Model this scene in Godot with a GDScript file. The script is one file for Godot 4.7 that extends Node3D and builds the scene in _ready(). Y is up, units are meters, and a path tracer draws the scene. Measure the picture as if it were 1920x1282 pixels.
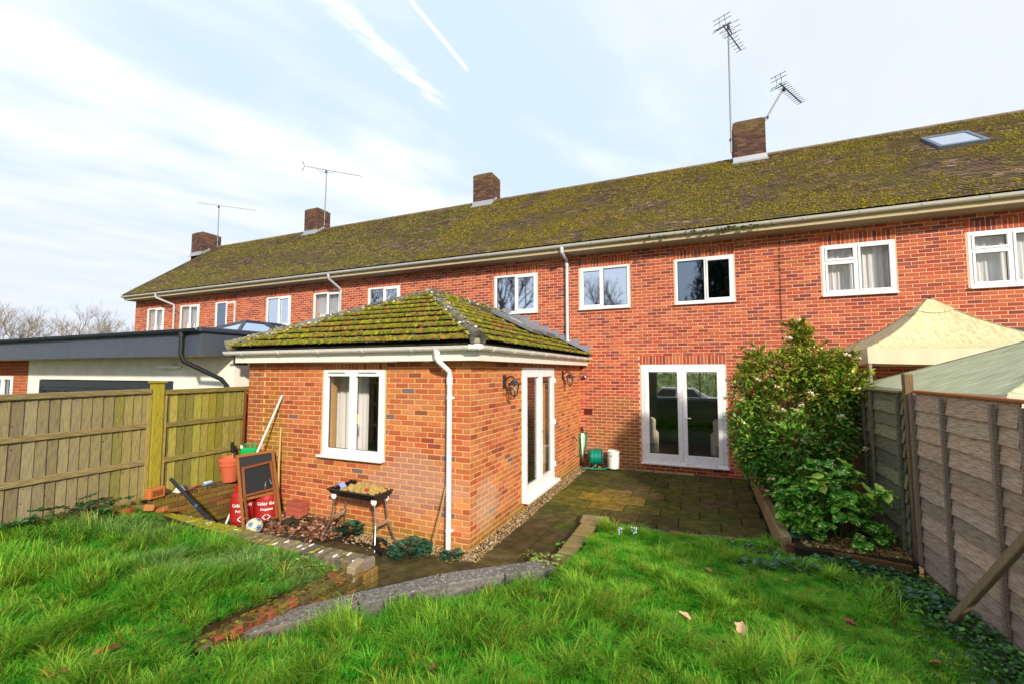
extends Node3D

var rng := RandomNumberGenerator.new()
var M := {}
var fn := FastNoiseLite.new()      # broad stains
var fine := FastNoiseLite.new()    # small variation
const EYE := Vector3(0.0, 2.34, 11.04)
var cam: Camera3D
var bricks_cache := {}


class MB:
	# collects triangles; a, b, c run counterclockwise seen from outside
	var v := PackedVector3Array()
	var n := PackedVector3Array()
	var c := PackedColorArray()
	var col := Color.WHITE

	func tri(p: Vector3, q: Vector3, r: Vector3) -> void:
		var m := (q - p).cross(r - p).normalized()
		trin(p, q, r, m, m, m)

	func trin(p: Vector3, q: Vector3, r: Vector3, a: Vector3, b: Vector3, d: Vector3) -> void:
		v.append(p); v.append(r); v.append(q)
		n.append(a); n.append(d); n.append(b)
		c.append(col); c.append(col); c.append(col)

	func quad(a: Vector3, b: Vector3, d: Vector3, e: Vector3) -> void:
		tri(a, b, d)
		tri(a, d, e)

	func quado(a: Vector3, b: Vector3, d: Vector3, e: Vector3, out: Vector3) -> void:
		if (b - a).cross(d - a).dot(out) < 0.0:
			quad(a, e, d, b)
		else:
			quad(a, b, d, e)

	func box(t: Transform3D, s: Vector3, bev := 0.0) -> void:
		var h := s / 2.0
		var ax := [Vector3.RIGHT, Vector3.UP, Vector3.BACK]
		for k in 3:
			var p: int = (k + 1) % 3
			var q: int = (k + 2) % 3
			for g in [-1.0, 1.0]:
				var m: Vector3 = ax[k] * h[k] * g
				var a: Vector3 = ax[p] * (h[p] - bev)
				var b: Vector3 = ax[q] * (h[q] - bev)
				quado(t * (m - a - b), t * (m + a - b), t * (m + a + b), t * (m - a + b), t.basis * m)
				if bev > 0.0:
					for g2 in [-1.0, 1.0]:
						var o: Vector3 = ax[p] * h[p] * g2
						var m2: Vector3 = ax[k] * (h[k] - bev) * g
						var o2: Vector3 = ax[p] * (h[p] - bev) * g2
						quado(t * (m + o2 - b), t * (m2 + o - b), t * (m2 + o + b), t * (m + o2 + b), t.basis * (m + o))
		if bev > 0.0:
			for sx in [-1.0, 1.0]:
				for sy in [-1.0, 1.0]:
					for sz in [-1.0, 1.0]:
						var i := Vector3(sx * (h.x - bev), sy * (h.y - bev), sz * (h.z - bev))
						var a := t * (i + Vector3(sx * bev, 0, 0))
						var b := t * (i + Vector3(0, sy * bev, 0))
						var d := t * (i + Vector3(0, 0, sz * bev))
						if (b - a).cross(d - a).dot(t.basis * i) < 0.0:
							tri(a, d, b)
						else:
							tri(a, b, d)

	func bar(a: Vector3, b: Vector3, w: float, d: float, up := Vector3.UP, bev := 0.0) -> void:
		# a straight bar from a to b, w wide across, d deep along the given up
		var z := (b - a).normalized()
		var x := up.cross(z)
		if x.length() < 0.01:
			x = Vector3.RIGHT.cross(z)
		x = x.normalized()
		box(Transform3D(Basis(x, z.cross(x), z), (a + b) / 2.0), Vector3(w, d, (b - a).length()), bev)

	func tube(pts: Array, rad: Variant, seg := 8, caps := true) -> void:
		var count := pts.size()
		var rings := []
		var dirs := []
		var side := Vector3.ZERO
		for i in count:
			var p: Vector3 = pts[i]
			var d: Vector3 = (pts[mini(i + 1, count - 1)] - pts[maxi(i - 1, 0)]).normalized()
			if side == Vector3.ZERO:
				side = d.cross(Vector3.UP if absf(d.y) < 0.9 else Vector3.RIGHT).normalized()
			side = (side - d * side.dot(d)).normalized()
			var other := d.cross(side)
			var r: float = rad[i] if rad is Array else rad
			var ring := []
			var dr := []
			for k in seg:
				var a := TAU * k / seg
				var o := side * cos(a) + other * sin(a)
				ring.append(p + o * r)
				dr.append(o)
			rings.append(ring)
			dirs.append(dr)
		for i in count - 1:
			for k in seg:
				var j := (k + 1) % seg
				var a: Vector3 = rings[i][k]
				var b: Vector3 = rings[i][j]
				var d: Vector3 = rings[i + 1][j]
				var e: Vector3 = rings[i + 1][k]
				trin(a, b, d, dirs[i][k], dirs[i][j], dirs[i + 1][j])
				trin(a, d, e, dirs[i][k], dirs[i + 1][j], dirs[i + 1][k])
		if caps:
			for k in seg - 2:
				tri(rings[0][0], rings[0][k + 2], rings[0][k + 1])
				tri(rings[count - 1][0], rings[count - 1][k + 1], rings[count - 1][k + 2])

	func lathe(t: Transform3D, prof: Array, seg := 20) -> void:
		# prof: Vector2(radius, height) from bottom to top, outside
		for i in prof.size() - 1:
			var p: Vector2 = prof[i]
			var q: Vector2 = prof[i + 1]
			if p.is_equal_approx(q):
				continue
			var s := Vector2(q.y - p.y, p.x - q.x).normalized()
			for k in seg:
				var a := TAU * k / seg
				var b := TAU * (k + 1) / seg
				var ca := Vector3(cos(a), 0, -sin(a))
				var cb := Vector3(cos(b), 0, -sin(b))
				var na := (t.basis * (ca * s.x + Vector3.UP * s.y)).normalized()
				var nb := (t.basis * (cb * s.x + Vector3.UP * s.y)).normalized()
				var A := t * (ca * p.x + Vector3.UP * p.y)
				var B := t * (cb * p.x + Vector3.UP * p.y)
				var D := t * (cb * q.x + Vector3.UP * q.y)
				var E := t * (ca * q.x + Vector3.UP * q.y)
				if p.x > 0.0001:
					trin(A, B, D, na, nb, nb)
				if q.x > 0.0001:
					trin(A, D, E, na, nb, na)

	func ball(t: Transform3D, rings := 8, seg := 12) -> void:
		# a unit sphere through t
		var bi := t.basis.inverse().transposed()
		for i in rings:
			for k in seg:
				var q := []
				for w in [[i, k], [i, k + 1], [i + 1, k + 1], [i + 1, k]]:
					var a: float = -PI / 2 + PI * w[0] / rings
					var b: float = TAU * w[1] / seg
					q.append(Vector3(cos(a) * cos(b), sin(a), -cos(a) * sin(b)))
				var m := []
				for p in q:
					m.append((bi * p).normalized())
				if i > 0:
					trin(t * q[0], t * q[1], t * q[2], m[0], m[1], m[2])
				if i < rings - 1:
					trin(t * q[0], t * q[2], t * q[3], m[0], m[2], m[3])

	func prism(t: Transform3D, poly: PackedVector2Array, depth: float) -> void:
		# a polygon in t's xy plane, extruded along z by depth
		var p := poly
		if Geometry2D.is_polygon_clockwise(p):
			p = p.duplicate()
			p.reverse()
		var id := Geometry2D.triangulate_polygon(p)
		for i in range(0, id.size(), 3):
			var a := p[id[i]]
			var b := p[id[i + 1]]
			var d := p[id[i + 2]]
			if (b - a).cross(d - a) < 0.0:
				var w := b
				b = d
				d = w
			tri(t * Vector3(a.x, a.y, depth), t * Vector3(b.x, b.y, depth), t * Vector3(d.x, d.y, depth))
			tri(t * Vector3(a.x, a.y, 0), t * Vector3(d.x, d.y, 0), t * Vector3(b.x, b.y, 0))
		for i in p.size():
			var a := p[i]
			var b := p[(i + 1) % p.size()]
			quad(t * Vector3(a.x, a.y, 0), t * Vector3(b.x, b.y, 0), t * Vector3(b.x, b.y, depth), t * Vector3(a.x, a.y, depth))

	func grid(f: Callable, nu: int, nv: int, flip := false) -> void:
		# f(u, v) in 0..1 -> point; smooth
		var p := []
		for j in nv + 1:
			var row := PackedVector3Array()
			for i in nu + 1:
				row.append(f.call(float(i) / nu, float(j) / nv))
			p.append(row)
		var nn := []
		for j in nv + 1:
			var row := PackedVector3Array()
			for i in nu + 1:
				var du: Vector3 = p[j][mini(i + 1, nu)] - p[j][maxi(i - 1, 0)]
				var dv: Vector3 = p[mini(j + 1, nv)][i] - p[maxi(j - 1, 0)][i]
				row.append((du.cross(dv) if not flip else dv.cross(du)).normalized())
			nn.append(row)
		for j in nv:
			for i in nu:
				if flip:
					trin(p[j][i], p[j + 1][i + 1], p[j][i + 1], nn[j][i], nn[j + 1][i + 1], nn[j][i + 1])
					trin(p[j][i], p[j + 1][i], p[j + 1][i + 1], nn[j][i], nn[j + 1][i], nn[j + 1][i + 1])
				else:
					trin(p[j][i], p[j][i + 1], p[j + 1][i + 1], nn[j][i], nn[j][i + 1], nn[j + 1][i + 1])
					trin(p[j][i], p[j + 1][i + 1], p[j + 1][i], nn[j][i], nn[j + 1][i + 1], nn[j + 1][i])

	func brick(t: Transform3D, l: float, h: float, d: float, e := 0.005) -> void:
		# lower left corner at t's origin, face at z = d, edges taken off by e
		var f := [Vector3(e, e, d), Vector3(l - e, e, d), Vector3(l - e, h - e, d), Vector3(e, h - e, d)]
		var m := [Vector3(0, 0, d - e), Vector3(l, 0, d - e), Vector3(l, h, d - e), Vector3(0, h, d - e)]
		var b := [Vector3(0, 0, -0.02), Vector3(l, 0, -0.02), Vector3(l, h, -0.02), Vector3(0, h, -0.02)]
		quad(t * f[0], t * f[1], t * f[2], t * f[3])
		for i in 4:
			var j := (i + 1) % 4
			quad(t * m[i], t * m[j], t * f[j], t * f[i])
			quad(t * b[i], t * b[j], t * m[j], t * m[i])

	func mesh() -> ArrayMesh:
		var a := []
		a.resize(Mesh.ARRAY_MAX)
		a[Mesh.ARRAY_VERTEX] = v
		a[Mesh.ARRAY_NORMAL] = n
		a[Mesh.ARRAY_COLOR] = c
		var m := ArrayMesh.new()
		if v.size():
			m.add_surface_from_arrays(Mesh.PRIMITIVE_TRIANGLES, a)
		return m


func K(r: int, g: int, b: int) -> Color:
	return Color8(r, g, b)


func vary(c: Color, amount: float) -> Color:
	var k := 1.0 + rng.randf_range(-amount, amount)
	return Color(c.r * k * rng.randf_range(0.98, 1.02), c.g * k, c.b * k * rng.randf_range(0.97, 1.03))


func pick(list: Array) -> Variant:
	return list[rng.randi() % list.size()]


func wpos(o: Node) -> Vector3:
	return wpos(o.get_parent()) + o.position if o is Node3D and o != self else Vector3.ZERO


func thing(called: String, label: String, category: String, at := Vector3.ZERO, group := "", turn := 0.0) -> Node3D:
	var o := Node3D.new()
	o.name = called
	add_child(o, true)
	o.position = at
	o.rotation.y = turn
	o.set_meta("label", label)
	o.set_meta("category", category)
	if group:
		o.set_meta("group", group)
	return o


func loc(called: String, mb: Variant, m: Material, parent: Node, kind := "") -> MeshInstance3D:
	# mesh built in the parent's own axes
	var o := MeshInstance3D.new()
	o.name = called
	o.mesh = mb.mesh() if mb is MB else mb
	o.material_override = null
	parent.add_child(o, true)
	for i in o.mesh.get_surface_count():
		o.set_surface_override_material(i, m)
	if kind:
		o.set_meta("kind", kind)
	return o


func put(called: String, mb: Variant, m: Material, parent: Node = self, kind := "") -> MeshInstance3D:
	# mesh built in world axes, under an unturned parent
	var o := loc(called, mb, m, parent, kind)
	o.position = -wpos(parent)
	return o


func lone(called: String, mb: Variant, m: Material, label: String, category: String, at := Vector3.ZERO, group := "", turn := 0.0) -> MeshInstance3D:
	var o := loc(called, mb, m, self)
	o.position = at
	o.rotation.y = turn
	o.set_meta("label", label)
	o.set_meta("category", category)
	if group:
		o.set_meta("group", group)
	return o


func many(called: String, mesh: Mesh, m: Material, xs: Array, cs: Array, parent: Node = self) -> MultiMeshInstance3D:
	var mm := MultiMesh.new()
	mm.transform_format = MultiMesh.TRANSFORM_3D
	mm.use_colors = true
	mm.mesh = mesh
	mm.instance_count = xs.size()
	for i in xs.size():
		mm.set_instance_transform(i, xs[i])
		mm.set_instance_color(i, cs[i])
	var o := MultiMeshInstance3D.new()
	o.name = called
	o.multimesh = mm
	o.material_override = m
	parent.add_child(o, true)
	o.position = -wpos(parent)
	o.set_meta("kind", "stuff")
	return o


func scr(p: Vector3) -> Vector3:
	# where a point falls in the frame (0..1 both ways) and how deep
	var q := cam.transform.affine_inverse() * p
	var s := 0.7743 * -q.z
	return Vector3(0.5 + q.x / (2.0 * s * 1.4976), 0.5 - q.y / (2.0 * s), -q.z)


func in_view(p: Vector3) -> bool:
	var s := scr(p)
	return s.z > 0.1 and s.x > -0.02 and s.x < 1.02 and s.y > -0.02 and s.y < 1.02


func noise_tex(seed_: int, freq: float, lo: Color, hi: Color, size := 512, kind := FastNoiseLite.TYPE_SIMPLEX_SMOOTH, oct := 4, mid: Variant = null) -> NoiseTexture2D:
	var f := FastNoiseLite.new()
	f.seed = seed_
	f.noise_type = kind
	f.frequency = freq
	f.fractal_octaves = oct
	var t := NoiseTexture2D.new()
	t.width = size
	t.height = size
	t.seamless = true
	t.noise = f
	var g := Gradient.new()
	g.offsets = PackedFloat32Array([0.0, 1.0])
	g.colors = PackedColorArray([lo, hi])
	if mid != null:
		g.add_point(0.5, mid)
	t.color_ramp = g
	return t


func mat(called: String, rough: float, tex: Texture2D = null, scale := Vector3.ONE, bump: Texture2D = null, bump_cm := 0.0) -> StandardMaterial3D:
	var m := StandardMaterial3D.new()
	m.resource_name = called
	m.vertex_color_use_as_albedo = true
	m.vertex_color_is_srgb = true
	m.roughness = rough
	m.metallic_specular = 0.4
	m.uv1_triplanar = true
	m.uv1_world_triplanar = true
	m.uv1_scale = scale
	if tex:
		m.albedo_texture = tex
	if bump:
		m.heightmap_enabled = true
		m.heightmap_texture = bump
		m.heightmap_scale = bump_cm
	M[called] = m
	return m


func at(p: Vector3) -> Transform3D:
	return Transform3D(Basis(), p)


func rot(p: Vector3, e: Vector3, s := Vector3.ONE) -> Transform3D:
	return Transform3D(Basis.from_euler(e).scaled_local(s), p)


# ---------------------------------------------------------------- walls, bricks, tiles

func wall(called: String, parent: Node, t: Transform3D, W: float, H: float, ops: Array, T: float, m: Material, col: Color) -> MeshInstance3D:
	var mb := MB.new()
	mb.col = col
	var us := [0.0, W]
	var vs := [0.0, H]
	for r: Rect2 in ops:
		for x in [r.position.x, r.end.x]:
			if x > 0.0 and x < W: us.append(x)
		for y in [r.position.y, r.end.y]:
			if y > 0.0 and y < H: vs.append(y)
	us.sort()
	vs.sort()
	for i in us.size() - 1:
		for j in vs.size() - 1:
			if us[i + 1] - us[i] < 0.0001 or vs[j + 1] - vs[j] < 0.0001:
				continue
			var mid := Vector2((us[i] + us[i + 1]) / 2, (vs[j] + vs[j + 1]) / 2)
			if ops.any(func(r): return r.has_point(mid)):
				continue
			for z in [0.0, -T]:
				var a: Vector3 = t * Vector3(us[i], vs[j], z)
				mb.quado(a, t * Vector3(us[i + 1], vs[j], z), t * Vector3(us[i + 1], vs[j + 1], z), t * Vector3(us[i], vs[j + 1], z), t.basis.z * (1.0 if z == 0.0 else -1.0))
	for r: Rect2 in ops:
		var p := r.position
		var q := Vector2(minf(r.end.x, W), minf(r.end.y, H))
		var cen := t * Vector3((p.x + q.x) / 2, (p.y + q.y) / 2, -T / 2)
		for e in [[p, Vector2(q.x, p.y)], [Vector2(q.x, p.y), q], [q, Vector2(p.x, q.y)], [Vector2(p.x, q.y), p]]:
			var a: Vector2 = e[0]
			var b: Vector2 = e[1]
			var A := t * Vector3(a.x, a.y, 0)
			mb.quado(A, t * Vector3(b.x, b.y, 0), t * Vector3(b.x, b.y, -T), t * Vector3(a.x, a.y, -T), cen - A)
	return put(called, mb, m, parent)


func brick_mesh(l: float, h: float, d: float, col: Color) -> ArrayMesh:
	var key := "%d_%d_%d_%d_%d_%d" % [roundi(l * 1000), roundi(h * 1000), roundi(d * 2000), roundi(col.r * 48), roundi(col.g * 48), roundi(col.b * 48)]
	if not bricks_cache.has(key):
		var mb := MB.new()
		mb.col = col
		mb.brick(Transform3D(), l, h, d)
		bricks_cache[key] = mb.mesh()
	return bricks_cache[key]


func lay(owner_part: Node3D, t: Transform3D, W: float, H: float, ops: Array, pal: Callable, cap: int, m: Material, shift := 0.0, proud := 0.006, soldiers := []) -> int:
	# stretcher bond over a wall; the bricks that show largest become parts, the rest one mesh. pal(u, v) -> Color
	var all := []
	var course := 0.075
	var v := 0.0
	var k := 0
	while v + 0.03 < H:
		var h := minf(0.0635, H - v)
		var mid := v + h / 2
		var u := -0.225 + (0.1125 if k % 2 else 0.0) + shift
		while u < W:
			var spans := [[maxf(u, 0.0), minf(u + 0.213, W)]]
			for r: Rect2 in ops:
				if mid > r.position.y and mid < r.end.y:
					var left := []
					for s in spans:
						if r.position.x > s[0]: left.append([s[0], minf(s[1], r.position.x)])
						if r.end.x < s[1]: left.append([maxf(s[0], r.end.x), s[1]])
					spans = left
			for s in spans:
				if s[1] - s[0] > 0.03:
					all.append([s[0], v, s[1] - s[0], h])
			u += 0.225
		v += course
		k += 1
	for r: Rect2 in soldiers:
		var count := roundi(r.size.x / 0.075)
		var w := r.size.x / count
		for i in count:
			all.append([r.position.x + i * w, r.position.y, w - 0.012, r.size.y - 0.012])
	var ranked := []
	for b in all:
		var p := t * Vector3(b[0] + b[2] / 2, b[1] + 0.03, 0)
		ranked.append([p.distance_to(EYE) if in_view(p) else 1000.0, b])
	ranked.sort_custom(func(x, y): return x[0] < y[0])
	var joined := MB.new()
	var made := 0
	var base := wpos(owner_part)
	for e in ranked:
		var b: Array = e[1]
		var col: Color = pal.call(b[0] + b[2] / 2, b[1] + b[3] / 2)
		var d := proud + rng.randf_range(-0.0015, 0.002)
		var tt := t * Transform3D(Basis.from_euler(Vector3(rng.randf_range(-0.006, 0.006), rng.randf_range(-0.006, 0.006), rng.randf_range(-0.006, 0.006))), Vector3(b[0], b[1] + rng.randf_range(-0.002, 0.002), 0))
		if made < cap and e[0] < 900.0:
			made += 1
			var o := MeshInstance3D.new()
			o.name = "brick"
			o.mesh = brick_mesh(b[2], b[3], d, col)
			owner_part.add_child(o, true)
			o.set_surface_override_material(0, m)
			o.transform = Transform3D(tt.basis, tt.origin - base)
		else:
			joined.col = col
			joined.brick(tt, b[2], b[3], d)
	if joined.v.size():
		put("brickwork", joined, m, owner_part, "stuff")
	return made


func window(parent: Node, called: String, t: Transform3D, W: float, H: float, cols: Array, glass: Material, sill := 0.03, fw := 0.055, sash := true, depth := 0.07) -> MeshInstance3D:
	# t: lower left corner of the opening on the wall face; cols: [width share, [height shares from the bottom]]
	var mb := MB.new()
	mb.col = K(244, 246, 250)
	var z := -0.03
	var b := func(x: float, y: float, w: float, h: float, zz: float, d: float, into: MB) -> void:
		into.box(t * at(Vector3(x + w / 2, y + h / 2, zz)), Vector3(w, h, d), 0.004)
	b.call(0, 0, W, fw, z, depth, mb)
	b.call(0, H - fw, W, fw, z, depth, mb)
	b.call(0, fw, fw, H - 2 * fw, z, depth, mb)
	b.call(W - fw, fw, fw, H - 2 * fw, z, depth, mb)
	var inner := W - 2 * fw
	var x0 := fw
	var total := 0.0
	for c in cols: total += c[0]
	var cells := []
	for i in cols.size():
		var w: float = inner * cols[i][0] / total
		if i > 0:
			b.call(x0 - 0.022, fw, 0.044, H - 2 * fw, z, depth - 0.004, mb)
		var y0 := fw
		var rows: Array = cols[i][1]
		for j in rows.size():
			var h: float = (H - 2 * fw) * rows[j]
			if j > 0:
				b.call(x0 + (0.022 if i > 0 else 0.0), y0 - 0.022, w - 0.022 * (1 if i > 0 else 0) - 0.022 * (1 if i < cols.size() - 1 else 0), 0.044, z, depth - 0.008, mb)
			cells.append([x0 + (0.022 if i > 0 else 0.0), y0 + (0.022 if j > 0 else 0.0), x0 + w - (0.022 if i < cols.size() - 1 else 0.0), y0 + h - (0.022 if j < rows.size() - 1 else 0.0), cols[i][2] if cols[i].size() > 2 else sash])
			y0 += h
		x0 += w
	var o := put(called, mb, M.upvc, parent)
	var base := wpos(o)
	for c in cells:
		var s := 0.012
		if c[4]:
			var sm := MB.new()
			sm.col = K(248, 249, 252)
			var q := 0.04
			b.call(c[0], c[1], c[2] - c[0], q, z + 0.014, depth, sm)
			b.call(c[0], c[3] - q, c[2] - c[0], q, z + 0.014, depth, sm)
			b.call(c[0], c[1] + q, q, c[3] - c[1] - 2 * q, z + 0.014, depth, sm)
			b.call(c[2] - q, c[1] + q, q, c[3] - c[1] - 2 * q, z + 0.014, depth, sm)
			put("sash", sm, M.upvc, o)
			s = q
		var gm := MB.new()
		gm.col = Color.WHITE
		gm.box(t * at(Vector3((c[0] + c[2]) / 2, (c[1] + c[3]) / 2, z - 0.01)), Vector3(c[2] - c[0] - 2 * s + 0.012, c[3] - c[1] - 2 * s + 0.012, 0.006))
		put("pane", gm, glass, o)
		var seal := MB.new()
		seal.col = K(60, 62, 66)
		for e in [[c[0] + s, c[1] + s, c[2] - c[0] - 2 * s, 0.006], [c[0] + s, c[3] - s - 0.006, c[2] - c[0] - 2 * s, 0.006], [c[0] + s, c[1] + s + 0.006, 0.006, c[3] - c[1] - 2 * s - 0.012], [c[2] - s - 0.006, c[1] + s + 0.006, 0.006, c[3] - c[1] - 2 * s - 0.012]]:
			seal.box(t * at(Vector3(e[0] + e[2] / 2, e[1] + e[3] / 2, z - 0.003)), Vector3(e[2], e[3], 0.012))
		put("gasket", seal, M.plain, o)
	if sill > 0.0:
		var sl := MB.new()
		sl.col = K(236, 238, 240)
		sl.box(t * at(Vector3(W / 2, -0.02, sill / 2 - 0.02)), Vector3(W + 0.05, 0.035, sill + 0.1), 0.006)
		put("sill", sl, M.upvc, o)
	return o


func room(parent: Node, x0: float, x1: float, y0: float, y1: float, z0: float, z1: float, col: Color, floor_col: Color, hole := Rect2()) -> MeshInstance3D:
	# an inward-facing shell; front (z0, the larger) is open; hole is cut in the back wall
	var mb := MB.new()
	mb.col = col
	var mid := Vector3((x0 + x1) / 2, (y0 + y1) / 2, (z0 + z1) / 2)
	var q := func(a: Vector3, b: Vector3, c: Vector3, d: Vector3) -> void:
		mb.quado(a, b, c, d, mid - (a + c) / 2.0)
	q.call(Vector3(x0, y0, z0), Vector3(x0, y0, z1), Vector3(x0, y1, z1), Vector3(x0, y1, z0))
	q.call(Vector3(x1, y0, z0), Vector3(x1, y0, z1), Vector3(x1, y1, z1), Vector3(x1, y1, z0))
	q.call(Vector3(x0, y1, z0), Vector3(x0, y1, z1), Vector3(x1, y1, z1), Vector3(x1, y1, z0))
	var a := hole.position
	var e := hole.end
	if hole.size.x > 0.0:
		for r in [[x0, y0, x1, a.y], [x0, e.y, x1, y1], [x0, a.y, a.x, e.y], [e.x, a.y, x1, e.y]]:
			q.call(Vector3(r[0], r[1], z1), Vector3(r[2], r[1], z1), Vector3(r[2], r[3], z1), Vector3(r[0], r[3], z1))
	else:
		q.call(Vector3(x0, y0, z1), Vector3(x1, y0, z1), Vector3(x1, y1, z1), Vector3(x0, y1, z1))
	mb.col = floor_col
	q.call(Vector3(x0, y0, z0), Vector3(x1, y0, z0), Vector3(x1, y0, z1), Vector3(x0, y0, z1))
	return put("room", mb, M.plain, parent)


func drape(x0: float, x1: float, y0: float, y1: float, z: float, folds: float, amp: float) -> MB:
	var mb := MB.new()
	var ph := rng.randf() * 6.0
	mb.grid(func(u, v): return Vector3(lerpf(x0, x1, u), lerpf(y0, y1, v), z + amp * sin(u * folds * TAU + ph + 0.6 * sin(v * 2.0)) + amp * 0.5 * sin(u * folds * 2.3 * TAU + ph)), int(folds * 10), 4)
	return mb


func tile_poly(poly: PackedVector2Array, t: Transform3D, gauge: float, wide: float, thick: float, lift: float, lap: float, pal: Callable, cap: int, m: Material, parent: Node, bond := true, roll := 0.0) -> void:
	# courses of tiles over a polygon in t's xy plane (y up the slope, z out)
	var lo := Vector2(INF, INF)
	var hi := -lo
	for p in poly:
		lo = lo.min(p)
		hi = hi.max(p)
	var all := []
	var k := 0
	var s := lo.y
	while s < hi.y:
		var u := lo.x - (wide / 2 if bond and k % 2 else 0.0)
		while u < hi.x:
			all.append([u, s, k])
			u += wide
		s += gauge
		k += 1
	var ranked := []
	for b in all:
		var p := t * Vector3(b[0] + wide / 2, b[1] + gauge / 2, 0)
		ranked.append([p.distance_to(EYE) if in_view(p) else 1000.0, b])
	ranked.sort_custom(func(x, y): return x[0] < y[0])
	var joined := MB.new()
	var made := 0
	for e in ranked:
		var b: Array = e[1]
		var g := 0.004
		var r := PackedVector2Array([Vector2(b[0] + g, b[1]), Vector2(b[0] + wide - g, b[1]), Vector2(b[0] + wide - g, b[1] + gauge + lap), Vector2(b[0] + g, b[1] + gauge + lap)])
		var cut := Geometry2D.intersect_polygons(r, poly)
		if cut.is_empty() or cut[0].size() < 3:
			continue
		var c: PackedVector2Array = cut[0]
		var one := MB.new() if made < cap and e[0] < 900.0 else joined
		one.col = pal.call(b[0], b[1])
		var tilt := rng.randf_range(-0.004, 0.004)
		var f := func(q: Vector2, top: bool) -> Vector3:
			var w: float = (q.y - b[1]) / (gauge + lap)
			return t * Vector3(q.x, q.y, lift * (1.0 - w) + (thick if top else 0.0) + tilt * (q.x - b[0]) / wide)
		if Geometry2D.is_polygon_clockwise(c):
			c.reverse()
		for i in c.size() - 2:
			one.tri(f.call(c[0], true), f.call(c[i + 1], true), f.call(c[i + 2], true))
		for i in c.size():
			var p := c[i]
			var q := c[(i + 1) % c.size()]
			if p.y < b[1] + 0.01 and q.y < b[1] + 0.01 or one != joined or absf(p.x - q.x) < 0.01:
				one.quad(f.call(p, false), f.call(q, false), f.call(q, true), f.call(p, true))
		if roll > 0.0 and c.size() == 4:
			one.tube([t * Vector3(b[0] + wide * 0.92, b[1] - 0.002, lift + thick * 0.4), t * Vector3(b[0] + wide * 0.92, b[1] + gauge + lap * 0.5, thick * 0.4 + lift * 0.1)], roll, 8)
		if one != joined:
			made += 1
			put("roof_tile", one, m, parent)
	if joined.v.size():
		put("tiling", joined, m, parent, "stuff")


func blob(seed_: int, flat: float) -> ArrayMesh:
	# a small uneven cushion
	var r := RandomNumberGenerator.new()
	r.seed = seed_
	var mb := MB.new()
	var pts := [Vector3(0, flat * r.randf_range(0.8, 1.2), 0)]
	for j in [[0.62, 0.72], [1.0, 0.0]]:
		for i in 7:
			var a: float = TAU * i / 7 + j[1]
			var k: float = j[0] * r.randf_range(0.75, 1.25)
			pts.append(Vector3(cos(a) * k, j[1] * flat * r.randf_range(0.8, 1.3), -sin(a) * k))
	for i in 7:
		var i2 := (i + 1) % 7
		mb.tri(pts[0], pts[1 + i], pts[1 + i2])
		mb.tri(pts[1 + i], pts[8 + i], pts[8 + i2])
		mb.tri(pts[1 + i], pts[8 + i2], pts[1 + i2])
	return mb.mesh()


func gutter(parent: Node, a: Vector3, b: Vector3, r: float, col: Color, out: Vector3, every := 0.9, m: Material = null) -> void:
	# half round gutter from a to b with brackets
	var mb := MB.new()
	mb.col = col
	var z := (b - a).normalized()
	for side in [[r, 1.0], [r - 0.006, -1.0]]:
		for k in 10:
			var p := []
			for e in [k, k + 1]:
				var g: float = PI + PI * e / 10.0
				p.append(out * cos(g) * side[0] + Vector3.UP * sin(g) * side[0])
			var na: Vector3 = p[0].normalized() * side[1]
			var nb: Vector3 = p[1].normalized() * side[1]
			var q0: Vector3 = a + p[0]
			var q1: Vector3 = a + p[1]
			var q2: Vector3 = b + p[1]
			var q3: Vector3 = b + p[0]
			if (q1 - q0).cross(q2 - q0).dot(na) > 0.0:
				mb.trin(q0, q1, q2, na, nb, nb)
				mb.trin(q0, q2, q3, na, nb, na)
			else:
				mb.trin(q0, q2, q1, na, nb, nb)
				mb.trin(q0, q3, q2, na, na, nb)
	for g in [-1.0, 1.0]:
		mb.tube([a + out * r * g, b + out * r * g], 0.006, 6)
	var o := put("gutter", mb, m if m else M.upvc, parent)
	var d := every * 0.5
	while d < (b - a).length():
		var br := MB.new()
		br.col = col * 0.94
		var pts := []
		for e in 9:
			var g := PI + PI * e / 8.0
			pts.append(a + z * d + out * cos(g) * (r + 0.004) + Vector3.UP * sin(g) * (r + 0.004))
		for e in 8:
			br.bar(pts[e], pts[e + 1], 0.03, 0.008, (pts[e] + pts[e + 1]) / 2.0 - (a + z * d))
		put("bracket", br, m if m else M.upvc, o)
		d += every


# ---------------------------------------------------------------- camera, sky, sun, materials

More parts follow.
